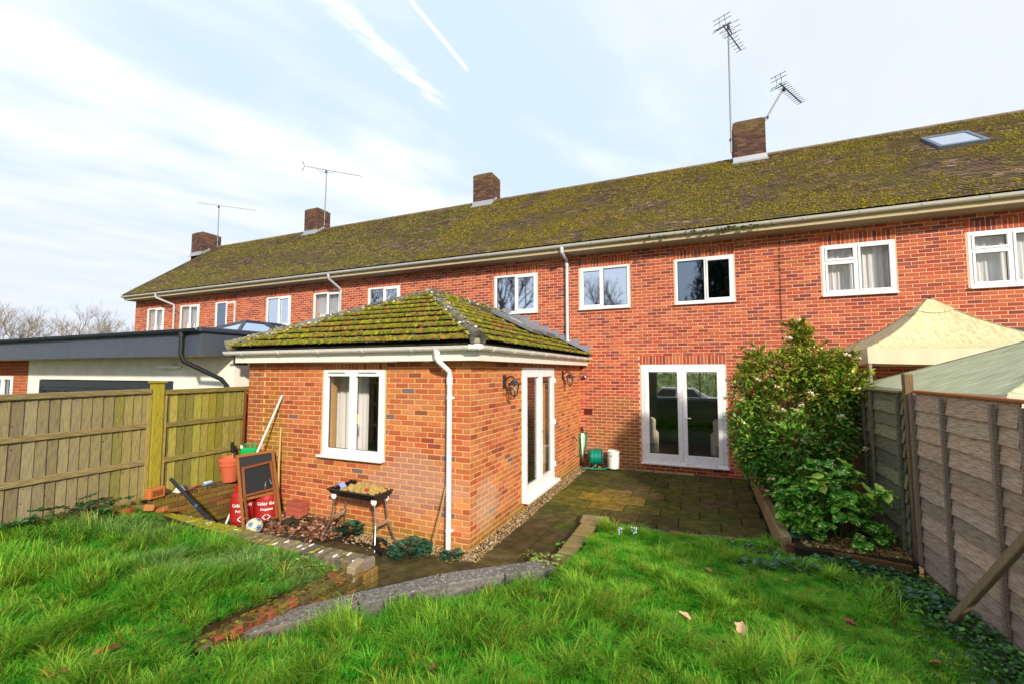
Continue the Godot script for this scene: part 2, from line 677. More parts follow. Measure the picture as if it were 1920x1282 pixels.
func make_sky() -> Image:
	var w := 2048
	var h := 1024
	var im := Image.create(w, h, false, Image.FORMAT_RGB8)
	im.fill(K(150, 148, 138))
	var a := FastNoiseLite.new()
	a.seed = 11
	a.frequency = 1.0
	a.fractal_octaves = 4
	var b := FastNoiseLite.new()
	b.seed = 5
	b.frequency = 1.0
	b.fractal_octaves = 3
	var a1 := Vector3(-0.565, 0.63, -0.532).normalized()
	var b1 := Vector3(-0.455, 0.522, -0.722).normalized()
	var a2 := Vector3(-0.456, 0.652, -0.606).normalized()
	var b2 := Vector3(-0.398, 0.574, -0.716).normalized()
	var n1 := a1.cross(b1).normalized()
	var n2 := a2.cross(b2).normalized()
	var f1 := n1.cross(a1)
	var f2 := n2.cross(a2)
	var l1 := a1.angle_to(b1)
	var l2 := a2.angle_to(b2)
	var sines := PackedFloat32Array()
	var cosines := PackedFloat32Array()
	for x in w:
		var th := (x + 0.5) / w * TAU
		sines.append(sin(th))
		cosines.append(-cos(th))
	var blue := K(168, 184, 204)
	var white := K(202, 204, 209)
	var haze := K(184, 189, 198)
	for y in h / 2:
		var ph := PI * (y + 0.5) / h
		var dy := cos(ph)
		var r := sin(ph)
		var inv := 1.0 / maxf(dy, 0.09)
		var low := 1.0 - smoothstep(0.1, 0.42, dy)
		for x in w:
			var dx := r * sines[x]
			var dz := r * cosines[x]
			var px := dx * inv
			var pz := dz * inv
			var t := px * 0.97 + pz * 0.25
			var s := px * -0.25 + pz * 0.97
			var k := 0.36 + 0.72 * a.get_noise_2d(t * 1.2, s * 0.55) + 0.34 * b.get_noise_2d(t * 3.4 + 0.3 * s, s * 1.9)
			k += 0.34 * exp(-pow((t + 2.02 + 0.1 * b.get_noise_2d(s * 1.4, 3.0)) / 0.2, 2.0)) + 0.4 * exp(-pow((t + 2.6) / 0.42, 2.0)) + 0.12 * smoothstep(-0.3, -1.5, t) + 0.34 * exp(-pow((t + 0.98) / 0.1, 2.0)) * smoothstep(-1.2, -1.7, s)
			k -= 0.24 * smoothstep(-1.75, -1.45, t) * smoothstep(-0.5, -0.9, t)
			k = 0.88 * smoothstep(0.0, 1.15, k)
			var side := smoothstep(-0.9, 0.1, t)
			var c := blue.lerp(white, k)
			c = c.lerp(haze, maxf(low * 0.75, side * 0.85))
			var g := Vector3(dx, dy, dz)
			var d1 := g.dot(n1) + 0.004 * b.get_noise_2d(t * 9.0, s * 9.0)
			if absf(d1) < 0.04:
				var q := atan2(g.dot(f1), g.dot(a1)) / l1
				var wide := lerpf(0.014, 0.010, clampf(q, 0.0, 1.0))
				c = c.lerp(K(244, 245, 250), exp(-d1 * d1 / (wide * wide)) * smoothstep(1.15, 0.7, q) * smoothstep(-1.6, -0.6, q) * clampf(0.42 + 0.8 * b.get_noise_2d(t * 26.0, s * 7.0) + 0.3 * b.get_noise_2d(t * 50.0, s * 30.0), 0.0, 0.85))
			var d2 := g.dot(n2)
			if absf(d2) < 0.012:
				var q := atan2(g.dot(f2), g.dot(a2)) / l2
				c = c.lerp(K(244, 245, 250), 0.8 * exp(-d2 * d2 / 0.000004) * smoothstep(1.02, 0.9, q) * smoothstep(-1.6, -0.6, q))
			im.set_pixel(x, y, c)
	return im


func make_materials() -> void:
	var speck := noise_tex(3, 0.04, K(205, 205, 205), K(255, 255, 255), 512, FastNoiseLite.TYPE_SIMPLEX_SMOOTH, 5)
	var rough_n := noise_tex(7, 0.06, Color.BLACK, Color.WHITE, 512, FastNoiseLite.TYPE_SIMPLEX_SMOOTH, 5)
	var cloudy := noise_tex(9, 0.012, K(238, 236, 232), K(255, 255, 255), 512, FastNoiseLite.TYPE_SIMPLEX_SMOOTH, 5)
	mat("brick", 0.92, speck, Vector3.ONE * 2.3, rough_n, 0.25)
	mat("mortar", 0.95, speck, Vector3.ONE * 3.1, rough_n, 0.2)
	mat("tile", 0.9, speck, Vector3.ONE * 1.7, rough_n, 0.3)
	mat("stone", 0.95, noise_tex(21, 0.03, K(150, 148, 140), K(255, 255, 255), 512, FastNoiseLite.TYPE_SIMPLEX_SMOOTH, 6), Vector3.ONE * 1.1, rough_n, 0.3)
	# paving under a film of moss and algae: worn grey to olive in patches
	var pave := noise_tex(33, 0.011, K(250, 236, 226), K(130, 146, 70), 1024, FastNoiseLite.TYPE_SIMPLEX_SMOOTH, 6, K(186, 178, 140))
	mat("paving", 0.88, pave, Vector3.ONE * 0.42, rough_n, 0.35)
	# algae on timber, in streaks along the grain
	var al := noise_tex(41, 0.02, K(168, 160, 152), K(236, 242, 150), 512, FastNoiseLite.TYPE_SIMPLEX_SMOOTH, 6, K(214, 208, 188))
	mat("board", 0.9, al, Vector3(7.5, 0.5, 7.5), rough_n, 0.2)
	var gy := noise_tex(43, 0.02, K(138, 132, 128), K(255, 254, 250), 512, FastNoiseLite.TYPE_SIMPLEX_SMOOTH, 6)
	mat("lap", 0.9, gy, Vector3(3.0, 8.0, 0.5), rough_n, 0.25)
	mat("wood", 0.8, speck, Vector3(6, 1, 6), rough_n, 0.1)
	mat("upvc", 0.35, cloudy, Vector3.ONE * 1.3)
	M.upvc.metallic_specular = 0.5
	mat("plain", 0.8)
	mat("satin", 0.45)
	M.satin.metallic_specular = 0.5
	mat("rubber", 0.6)
	mat("render", 0.93, cloudy, Vector3.ONE * 0.35, rough_n, 0.1)
	mat("dark_metal", 0.45, cloudy, Vector3.ONE * 0.5)
	mat("canvas", 0.85, noise_tex(51, 0.016, K(178, 182, 140), K(255, 255, 252), 512, FastNoiseLite.TYPE_SIMPLEX_SMOOTH, 6, K(238, 236, 218)), Vector3(1.5, 0.3, 1.5))
	M.canvas.backlight_enabled = true
	M.canvas.backlight = Color(0.5, 0.5, 0.5)
	mat("tent_green", 0.85, noise_tex(52, 0.018, K(140, 154, 118), K(255, 255, 250), 512, FastNoiseLite.TYPE_SIMPLEX_SMOOTH, 6, K(222, 230, 205)), Vector3(0.35, 1.2, 1.8))
	mat("cloth", 0.95)
	M.cloth.backlight_enabled = true
	M.cloth.backlight = Color(0.6, 0.6, 0.6)
	mat("metal", 0.3)
	M.metal.metallic = 0.9
	mat("galv", 0.5, speck, Vector3.ONE * 3.0)
	M.galv.metallic = 0.55
	mat("moss", 1.0)
	mat("soil", 1.0, speck, Vector3.ONE * 2.0, rough_n, 1.5)
	mat("leaf", 0.5)
	M.leaf.backlight_enabled = true
	M.leaf.backlight = Color(0.5, 0.6, 0.3)
	M.leaf.cull_mode = BaseMaterial3D.CULL_DISABLED
	mat("gloss_leaf", 0.28)
	M.gloss_leaf.backlight_enabled = true
	M.gloss_leaf.backlight = Color(0.4, 0.48, 0.22)
	mat("grass", 0.75)
	M.grass.metallic_specular = 0.25
	M.grass.backlight_enabled = true
	M.grass.backlight = Color(0.7, 0.8, 0.4)
	mat("dry_leaf", 0.75)
	M.dry_leaf.backlight_enabled = true
	M.dry_leaf.backlight = Color(0.3, 0.25, 0.2)
	mat("bark", 0.95, speck, Vector3.ONE * 2.0)
	var g := StandardMaterial3D.new()
	g.resource_name = "glass"
	g.albedo_color = Color(0.1, 0.13, 0.13, 0.08)
	g.transparency = BaseMaterial3D.TRANSPARENCY_ALPHA
	g.roughness = 0.0
	g.metallic_specular = 0.5
	M.glass = g
	# coated double glazing seen from outside by day: mostly a mirror of the sky
	var mg := StandardMaterial3D.new()
	mg.resource_name = "coated_glass"
	mg.albedo_color = Color(0.82, 0.86, 0.9)
	mg.metallic = 1.0
	mg.roughness = 0.03
	M.mirror = mg
	var dg := StandardMaterial3D.new()
	dg.resource_name = "dark_coated_glass"
	dg.albedo_color = Color(0.5, 0.55, 0.6)
	dg.metallic = 1.0
	dg.roughness = 0.03
	M.dark_mirror = dg


func _ready() -> void:
	rng.seed = 20240611
	fn.seed = 4
	fn.frequency = 0.45
	fine.seed = 8
	fine.frequency = 2.5
	cam = Camera3D.new()
	cam.name = "camera"
	cam.fov = 75.5
	cam.near = 0.05
	cam.far = 900.0
	add_child(cam)
	cam.position = EYE
	cam.rotation = Vector3(deg_to_rad(3.74), deg_to_rad(23.3), 0)
	cam.current = true
	var env := Environment.new()
	env.background_mode = Environment.BG_SKY
	var sky := Sky.new()
	var pan := PanoramaSkyMaterial.new()
	pan.panorama = ImageTexture.create_from_image(make_sky())
	pan.energy_multiplier = 0.95
	sky.sky_material = pan
	env.sky = sky
	env.tonemap_mode = Environment.TONE_MAPPER_LINEAR
	env.tonemap_exposure = 1.95
	env.sdfgi_enabled = true
	env.ssao_enabled = true
	env.ssil_enabled = true
	var we := WorldEnvironment.new()
	we.name = "environment"
	we.environment = env
	add_child(we)
	var sun := DirectionalLight3D.new()
	sun.name = "sun"
	sun.light_energy = 0.78
	sun.light_color = Color(1.0, 0.95, 0.87)
	sun.light_angular_distance = 3.0
	sun.shadow_enabled = true
	add_child(sun)
	sun.look_at_from_position(Vector3(0.64, 0.42, 0.7) * 20.0, Vector3.ZERO)
	make_materials()
	build_ground()
	build_houses()
	build_extension()
	build_neighbour()
	build_left_fence()
	build_right_fence()
	build_garden_walls()
	build_tents()
	build_trees()
	build_shrubs()
	build_corner_things()
	build_wall_things()
	build_aerials()
	build_lawn_plants()
	build_grass()


# ---------------------------------------------------------------- the terrace

const REDS := [[204, 102, 70], [194, 90, 62], [210, 112, 76], [184, 82, 60], [200, 98, 68], [214, 120, 80], [172, 78, 60], [198, 106, 74]]
const DARKS := [[152, 76, 66], [140, 72, 66], [160, 82, 70], [146, 78, 72]]
const ORANGES := [[218, 136, 82], [210, 118, 72], [224, 146, 90], [202, 110, 72], [214, 128, 84], [220, 140, 92], [200, 106, 70], [210, 130, 88]]


func house_brick(x: float, y: float) -> Color:
	var p: Array = pick(REDS)
	if rng.randf() < 0.15:
		p = pick(DARKS)
	var c := vary(K(p[0], p[1], p[2]), 0.07)
	var f := fn.get_noise_2d(x * 2.0, y * 2.0)
	c = c.lerp(K(205, 112, 70), clampf(f * 0.6 + 0.05, 0.0, 0.4))
	if x > -2.9 and x < -1.2 and y < 1.7:
		var k := clampf(0.9 - absf(x + 1.75) * 0.7 - absf(y - 0.7) * 0.5 + f * 0.6, 0.0, 0.75)
		c = c.lerp(K(150, 118, 52), k)
	return c


func house_window(t: Node, w: Array) -> void:
	var x: float = w[0]
	var kind: String = w[2]
	var wd: float = w[1]
	var y0 := 3.91
	var h := 1.06
	var glass: Material = M.mirror
	var cols := [[1.0, [1.0], false], [1.0, [1.0], true]]
	match kind:
		"dark":
			glass = M.dark_mirror
			cols = [[1.1, [1.0], false], [1.0, [1.0], true]]
		"bare":
			cols = [[0.85, [1.0], true], [1.0, [1.0], false]]
		"nets":
			glass = M.glass
			cols = [[0.95, [0.68, 0.32], true], [1.0, [1.0], true]]
		"blind":
			glass = M.glass
	var o := window(t, "window", at(Vector3(x, y0, 0)), wd, h, cols, glass, 0.04)
	if glass == M.glass:
		room(t, x - 0.5, x + wd + 0.5, y0 - 0.9, y0 + h + 0.2, -0.28, -2.6, K(150, 148, 142), K(90, 80, 70))
		if kind == "blind":
			var mb := MB.new()
			mb.col = K(238, 240, 244)
			for i in 14:
				mb.box(rot(Vector3(x + wd / 2, y0 + h - 0.07 - i * 0.045, -0.16), Vector3(0.7, 0, 0)), Vector3(wd - 0.1, 0.045, 0.003))
			put("blind", mb, M.plain, o)
		for s in [0, 1]:
			var net := drape(x + 0.05 + s * wd * 0.49, x + wd * (0.5 + 0.48 * s) - 0.01, y0 + 0.04, y0 + h - 0.04, -0.2 if kind == "nets" else -0.24, 5.0, 0.014)
			net.col = K(240, 241, 244)
			var nets := net.mesh()
			put("net_curtain", nets, M.cloth, o)


func house(called_label: String, x0: float, x1: float, wins: Array, cap: int, tile_cap: int, ops_extra: Array, verge := 0.0, moss_col := []) -> Node3D:
	var t := thing("terraced_house", called_label, "house", Vector3((x0 + x1) / 2, 0, -4.1), "red brick houses of the terrace")
	var ops := []
	var soldiers := []
	var clear := []
	for w in wins:
		ops.append(Rect2(w[0] - x0, 3.91 + 0.15, w[1], 1.06))
		clear.append(Rect2(w[0] - x0 - 0.03, 3.91 + 0.15, w[1] + 0.06, 1.06 + 0.225))
		soldiers.append(Rect2(w[0] - x0 - 0.03, 4.97 + 0.155, w[1] + 0.06, 0.222))
	for r: Rect2 in ops_extra:
		ops.append(r)
		clear.append(Rect2(r.position.x - 0.03, r.position.y, r.size.x + 0.06, r.size.y + 0.225))
		soldiers.append(Rect2(r.position.x - 0.03, r.end.y + 0.005, r.size.x + 0.06, 0.222))
	var f := at(Vector3(x0, -0.15, 0))
	var H := 5.5
	var w := wall("wall", t, f, x1 - x0, H, ops, 0.28, M.mortar, K(244, 200, 170))
	if x0 < -7.0 and x1 > -3.0:
		clear.append(Rect2(x0 + 7.6, 0, 4.7, 2.7))
	lay(w, f, x1 - x0, H, clear, func(u, v): return house_brick(u + x0, v - 0.15), cap, M.brick, 0.0, 0.006, soldiers)
	var back := MB.new()
	back.col = K(170, 80, 60)
	var lowest := 3.0 if x0 < -7.0 and x1 > 1.0 else -0.15
	back.quado(Vector3(x0, lowest, -8.4), Vector3(x1, lowest, -8.4), Vector3(x1, 5.4, -8.4), Vector3(x0, 5.4, -8.4), Vector3.FORWARD)
	if verge > 0.0:
		back.quado(Vector3(x0, -0.15, 0), Vector3(x0, -0.15, -8.4), Vector3(x0, 5.4, -8.4), Vector3(x0, 5.4, 0), Vector3.LEFT)
		back.tri(Vector3(x0, 5.4, 0), Vector3(x0, 8.8, -4.1), Vector3(x0, 5.4, -8.4))
	put("rear_wall", back, M.brick, t)
	# roof
	var up := Vector3(0, 8.93 - 5.5, -4.65).normalized()
	var L := Vector3(0, 8.93 - 5.5, -4.65).length()
	var rt := Transform3D(Basis(Vector3.RIGHT, up, Vector3.RIGHT.cross(up)), Vector3(x0, 5.5, 0.55))
	var rb := MB.new()
	rb.col = K(70, 62, 52)
	var tl := -verge
	var under := 0.012
	rb.quad(rt * Vector3(0, 0, -under), rt * Vector3(x1 - x0, 0, -under), rt * Vector3(x1 - x0, L, -under), rt * Vector3(tl, L, -under))
	rb.quad(Vector3(x1, 5.3, -8.9), Vector3(x0, 5.3, -8.9), Vector3(x0 + tl, 8.9, -4.1), Vector3(x1, 8.9, -4.1))
	var roof := put("roof", rb, M.tile, t)
	var poly := PackedVector2Array([Vector2(0, 0), Vector2(x1 - x0, 0), Vector2(x1 - x0, L), Vector2(tl, L)])
	var pal := func(u: float, v: float) -> Color:
		var p: Array = pick([[112, 92, 76], [126, 104, 86], [98, 82, 70], [118, 98, 78], [88, 74, 64], [142, 114, 94]])
		var c := vary(K(p[0], p[1], p[2]), 0.1)
		if rng.randf() < 0.03:
			c = K(176, 150, 132)
		var q := fn.get_noise_2d((u + x0) * 1.3, v * 1.6)
		return c.lerp(K(112, 106, 46), clampf(0.35 + q * 0.9, 0.0, 0.7))
	tile_poly(poly, rt, 0.1, 0.165, 0.015, 0.024, 0.04, pal, tile_cap, M.tile, roof)
	var xs := []
	var cs := []
	var dens := 480 if x0 > -8.0 else 230
	for i in int((x1 - x0) * L * dens):
		var u := rng.randf() * (x1 - x0)
		var v := rng.randf() * L
		var q := 0.42 + 1.3 * fn.get_noise_2d((u + x0) * 0.7, v * 1.0) + 0.8 * fine.get_noise_2d((u + x0) * 0.6, v * 0.9)
		if x0 > 1.0:
			q -= clampf((u + x0 - 3.0) * 0.05, 0.0, 0.3)
		if rng.randf() > q + 0.12:
			continue
		if absf(u + x0 - 5.7) < 0.7 and absf(v - 3.95) < 0.78:
			continue
		var p := rt * Vector3(u, v, 0.02)
		if not in_view(p):
			continue
		# moss gathers along the lower edge of each course
		v = floorf(v / 0.1) * 0.1 + absf(rng.randfn(0.0, 0.025))
		var s := rng.randf_range(0.009, 0.03)
		xs.append(rt * Transform3D(Basis.from_euler(Vector3(PI / 2, 0, 0)) * Basis(Vector3.UP, rng.randf() * TAU).scaled_local(Vector3(s * rng.randf_range(0.9, 1.6), s * 0.75, s)), Vector3(u, v, 0.03)))
		var p2: Array = pick(moss_col)
		cs.append(vary(K(p2[0], p2[1], p2[2]), 0.12))
	many("moss", blob(2, 1.0), M.moss, xs, cs, roof)
	var ridge := MB.new()
	var x := x0 + tl + 0.02
	while x < x1:
		ridge.col = vary(K(128, 112, 92), 0.12)
		ridge.tube([Vector3(x, 8.9, -4.1), Vector3(minf(x + 0.435, x1), 8.905, -4.1)], 0.085, 10)
		x += 0.45
	put("ridge", ridge, M.tile, roof)
	# eaves
	var so := MB.new()
	so.col = K(150, 140, 122)
	so.box(at(Vector3((x0 + x1) / 2, 5.33, 0.22)), Vector3(x1 - x0, 0.015, 0.42))
	put("soffit", so, M.plain, t)
	var fa := MB.new()
	fa.col = K(206, 190, 152)
	fa.box(at(Vector3((x0 + x1) / 2, 5.385, 0.44)), Vector3(x1 - x0, 0.13, 0.022))
	put("fascia", fa, M.wood, t)
	for w3 in wins:
		house_window(t, w3)
	gutter(t, Vector3(x0, 5.475, 0.515), Vector3(x1, 5.475, 0.515), 0.062, K(200, 200, 192), Vector3.BACK, 0.95, M.satin)
	return t


func downpipe(t: Node, x: float, y1: float, top: Vector3, z: float, r: float, col: Color, y0: float, m: Material) -> void:
	var mb := MB.new()
	mb.col = col
	var pts := [top, top + Vector3(0, -0.1, 0), top + Vector3(0, -0.14, -0.02), Vector3(x, y1 + 0.06, z + 0.02), Vector3(x, y1, z), Vector3(x, y0, z)]
	mb.tube(pts, r, 12)
	mb.tube([top + Vector3(0, 0.03, 0), top + Vector3(0, -0.06, 0)], r * 1.25, 12)
	mb.tube([Vector3(x, y1 - 0.02, z), Vector3(x, y1 - 0.12, z)], r * 1.2, 12)
	var o := put("downpipe", mb, m, t)
	var y := y1 - 0.3
	while y > y0:
		var br := MB.new()
		br.col = col * 0.97
		br.tube([Vector3(x, y - 0.02, z), Vector3(x, y + 0.02, z)], r * 1.18, 12)
		br.box(at(Vector3(x, y, z - 0.04)), Vector3(r * 2.8, 0.035, 0.03), 0.004)
		put("bracket", br, m, o)
		y -= 1.75


func chimney(t: Node, x0: float, x1: float, zf: float, zb: float, top: float, cap: int, mossy: float) -> void:
	var mb := MB.new()
	mb.col = K(104, 90, 80)
	mb.box(at(Vector3((x0 + x1) / 2, (top + 7.6) / 2, (zf + zb) / 2)), Vector3(x1 - x0, top - 7.6, zf - zb), 0.01)
	mb.col = K(110, 100, 84)
	mb.box(at(Vector3((x0 + x1) / 2, top + 0.02, (zf + zb) / 2)), Vector3(x1 - x0 - 0.1, 0.06, zf - zb - 0.1), 0.02)
	var o := put("chimney", mb, M.mortar, t)
	var pal := func(u: float, v: float) -> Color:
		var p: Array = pick([[104, 72, 62], [92, 66, 58], [116, 80, 66], [84, 66, 60], [124, 92, 76]])
		var c := vary(K(p[0], p[1], p[2]), 0.1)
		return c.lerp(K(140, 130, 52), clampf((v - 2.0 + (top - 9.8)) * mossy + 0.5 * fine.get_noise_2d(u * 2.0 + x0, v * 2.0), 0.0, 0.6))
	var h := top - 7.6
	lay(o, at(Vector3(x0, 7.6, zf)), x1 - x0, h, [], pal, cap, M.brick)
	lay(o, Transform3D(Basis(Vector3.FORWARD, Vector3.UP, Vector3.RIGHT), Vector3(x1, 7.6, zf)), zf - zb, h, [], pal, 0, M.brick, 0.1)
	lay(o, Transform3D(Basis(Vector3.BACK, Vector3.UP, Vector3.LEFT), Vector3(x0, 7.6, zb)), zf - zb, h, [], pal, 0, M.brick, 0.1)
	var fl := MB.new()
	fl.col = K(196, 200, 206)
	var yb := 8.93 + (zf + 4.1) * -0.7376 + 0.05
	fl.box(at(Vector3((x0 + x1) / 2, yb + 0.06, zf + 0.015)), Vector3(x1 - x0 + 0.06, 0.16, 0.012), 0.003)
	var up := Vector3(0, 3.43, -4.65).normalized()
	fl.box(Transform3D(Basis(Vector3.RIGHT, up, Vector3.RIGHT.cross(up)), Vector3((x0 + x1) / 2, yb - 0.06, zf + 0.09)), Vector3(x1 - x0 + 0.1, 0.2, 0.012), 0.003)
	for s in [[x0, -1.0], [x1, 1.0]]:
		for i in 4:
			var z := zf - 0.09 - i * 0.1
			if z < -4.15:
				break
			fl.box(at(Vector3(s[0] + s[1] * 0.012, 8.93 - (z + 4.1) * 0.7376 + 0.06, z)), Vector3(0.012, 0.15, 0.1), 0.002)
	put("flashing", fl, M.galv, o)


func build_houses() -> void:
	var gold := [[116, 106, 28], [102, 94, 26], [126, 112, 32], [92, 84, 28], [110, 92, 32], [96, 80, 32]]
	var dull := [[112, 108, 40], [98, 94, 40], [124, 118, 46], [86, 84, 38]]
	var a := house("main terraced house with white French doors behind the small brick extension", -7.6, 1.5, [[-5.28, 1.26, "bare2"], [-2.85, 1.25, "bare"], [-0.54, 1.25, "dark"]], 300, 300, [Rect2(-1.36 + 7.6, 0.2 + 0.15, 1.83, 2.29)], 0.0, gold)
	var b := house("right neighbouring terraced house with skylight, net curtains and tent below", 1.5, 10.5, [[2.38, 1.23, "nets"], [4.71, 1.25, "nets"], [7.2, 1.25, "dark"]], 300, 300, [Rect2(3.0, 0.15, 1.6, 2.73)], 0.0, gold)
	var c := house("left neighbouring terraced house behind the grey flat roofed extension", -16.6, -7.6, [[-14.42, 1.2, "bare2"], [-12.12, 1.22, "blind"], [-9.76, 1.22, "bare2"]], 0, 0, [], 0.0, dull)
	var d := house("end terraced house farthest left with the gable end and lowest chimney", -22.6, -16.6, [[-21.7, 1.15, "blind"], [-19.45, 1.2, "blind"], [-17.25, 1.18, "dark"]], 0, 0, [], 1.2, dull)
	chimney(a, 1.06, 1.92, -3.72, -4.5, 9.95, 90, 0.9)
	chimney(c, -8.0, -7.2, -3.72, -4.5, 9.9, 0, 1.0)
	chimney(d, -16.95, -16.15, -3.72, -4.5, 9.85, 0, 1.0)
	chimney(d, -24.6, -23.75, -3.3, -4.3, 9.55, 0, 1.0)
	downpipe(a, -3.17, 5.16, Vector3(-3.17, 5.42, 0.515), 0.07, 0.04, K(206, 208, 212), 3.0, M.satin)
	downpipe(c, -10.86, 4.96, Vector3(-10.95, 5.42, 0.515), 0.07, 0.04, K(178, 180, 184), 0.0, M.satin)
	downpipe(d, -19.75, 4.96, Vector3(-20.2, 5.42, 0.515), 0.07, 0.04, K(178, 182, 180), 0.0, M.satin)
	# a thin cable down the wall of the right house
	var cb := MB.new()
	cb.col = K(60, 45, 42)
	cb.tube([Vector3(1.62, 5.35, 0.02), Vector3(1.6, 4.0, 0.02), Vector3(1.62, 2.6, 0.02)], 0.006, 6)
	put("cable", cb, M.plain, b)
	# French doors to the patio, and the room behind them
	var fd := MB.new()
	fd.col = K(244, 246, 250)
	var x0 := -1.36
	var W := 1.83
	var y0 := 0.2
	var H := 2.29
	for e in [[x0 + W / 2, y0 + H - 0.035, W, 0.07], [x0 + W / 2, y0 + 0.03, W, 0.06], [x0 + 0.035, y0 + H / 2, 0.07, H - 0.142], [x0 + W - 0.035, y0 + H / 2, 0.07, H - 0.142]]:
		fd.box(at(Vector3(e[0], e[1], -0.03)), Vector3(e[2], e[3], 0.075), 0.004)
	fd.box(at(Vector3(x0 + W / 2, y0 - 0.02, 0.02)), Vector3(W + 0.06, 0.04, 0.2), 0.006)
	var door := put("french_door", fd, M.upvc, a)
	for i in 2:
		var lx := x0 + 0.07 + i * (W - 0.14) / 2.0
		var lw := (W - 0.14) / 2.0 - 0.004
		var lf := MB.new()
		lf.col = K(246, 248, 252)
		var q := 0.1
		var yb := y0 + 0.062
		var ht := H - 0.134
		for e in [[lx + lw / 2, yb + q / 2 + 0.02, lw, q + 0.04], [lx + lw / 2, yb + ht - q / 2, lw, q], [lx + q / 2, yb + ht / 2 + 0.02, q, ht - 2 * q - 0.04], [lx + lw - q / 2, yb + ht / 2 + 0.02, q, ht - 2 * q - 0.04]]:
			lf.box(at(Vector3(e[0], e[1], -0.015)), Vector3(e[2], e[3], 0.07), 0.005)
		put("door_leaf", lf, M.upvc, door)
		var gl := MB.new()
		gl.box(at(Vector3(lx + lw / 2, yb + ht / 2 + 0.02, -0.03)), Vector3(lw - 2 * q + 0.01, ht - 2 * q - 0.03, 0.006))
		put("pane", gl, M.glass, door)
	var hd := MB.new()
	hd.col = K(238, 240, 244)
	hd.box(at(Vector3(x0 + W / 2 + 0.05, y0 + 1.0, 0.03)), Vector3(0.035, 0.24, 0.014), 0.004)
	hd.bar(Vector3(x0 + W / 2 + 0.05, y0 + 1.06, 0.06), Vector3(x0 + W / 2 + 0.18, y0 + 1.06, 0.06), 0.02, 0.02, Vector3.UP, 0.004)
	put("handle", hd, M.satin, door)
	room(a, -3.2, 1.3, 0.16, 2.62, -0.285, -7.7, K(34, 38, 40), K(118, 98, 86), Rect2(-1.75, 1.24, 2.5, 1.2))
	var fw := window(a, "front_window", Transform3D(Basis(), Vector3(-1.75, 1.24, -7.72)), 2.5, 1.2, [[1.0, [1.0], false], [1.0, [1.0], false], [1.0, [1.0], false]], M.glass, 0.12)
	for s in [[-2.25, -1.7], [0.75, 1.25]]:
		var cu := drape(s[0], s[1], 0.25, 2.5, -7.5, 4.0, 0.03)
		cu.col = K(86, 92, 88)
		put("curtain", cu, M.plain, fw)
	# the dark canopy over the right neighbour's doors, and the doors themselves
	var cn := MB.new()
	cn.col = K(72, 76, 82)
	cn.box(at(Vector3(5.6, 3.0, 0.32)), Vector3(2.3, 0.14, 0.62), 0.01)
	put("canopy", cn, M.dark_metal, b)
	window(b, "patio_door", at(Vector3(4.5, 0.02, 0)), 1.6, 2.7, [[1.0, [1.0], true], [1.0, [1.0], true]], M.dark_mirror, 0.05)
	# air brick beside the umbrella, and a pale patch of repair under the gutter end
	var ab := MB.new()
	ab.col = K(112, 50, 48)
	for i in 6:
		ab.box(at(Vector3(-2.66, 1.26 + i * 0.026, 0.012)), Vector3(0.21, 0.014, 0.02), 0.002)
	for i in 9:
		ab.box(at(Vector3(-2.755 + i * 0.0237, 1.325, 0.009)), Vector3(0.01, 0.15, 0.016))
	put("air_brick", ab, M.brick, a)
	var pb := MB.new()
	pb.col = K(222, 176, 92)
	pb.brick(at(Vector3(-2.8, 2.515, 0.0)), 0.215, 0.11, 0.02)
	put("repair_brick", pb, M.brick, a)
	# skylight in the right neighbour's roof
	var up := Vector3(0, 3.43, -4.65).normalized()
	var st := Transform3D(Basis(Vector3.RIGHT, up, Vector3.RIGHT.cross(up)), Vector3(5.68, 7.76, -2.66))
	var sk := MB.new()
	sk.col = K(96, 108, 124)
	for e in [[0.0, 0.5, 0.9, 0.09], [0.0, -0.5, 0.9, 0.09], [-0.405, 0.0, 0.09, 0.91], [0.405, 0.0, 0.09, 0.91]]:
		sk.box(st * at(Vector3(e[0], e[1], 0.12)), Vector3(e[2], e[3], 0.12), 0.008)
	var sko := put("skylight", sk, M.dark_metal, b)
	var ap := MB.new()
	ap.col = K(176, 184, 196)
	ap.box(st * at(Vector3(0.02, -0.03, 0.075)), Vector3(1.3, 1.4, 0.012), 0.003)
	put("flashing", ap, M.galv, sko)
	var sg := MB.new()
	sg.box(st * at(Vector3(0, 0, 0.16)), Vector3(0.73, 0.92, 0.008))
	put("pane", sg, M.mirror, sko)
	# ferns growing out of the gutter of the main house
	var gs := []
	var gc := []
	for i in 46:
		var gx: float = [-0.9, -0.1, 0.45, 0.75, 1.15][rng.randi() % 5] + rng.randfn(0.0, 0.16)
		gs.append(rot(Vector3(gx, 5.42 + rng.randf_range(-0.07, 0.03), 0.58), Vector3(rng.randf() * 6, rng.randf() * 6, 0), Vector3.ONE * rng.randf_range(0.02, 0.045)))
		gc.append(vary(K(60, 86, 44), 0.3))
	many("gutter_weeds", blob(6, 0.5), M.leaf, gs, gc, a)


# ---------------------------------------------------------------- the brick extension in front of the house

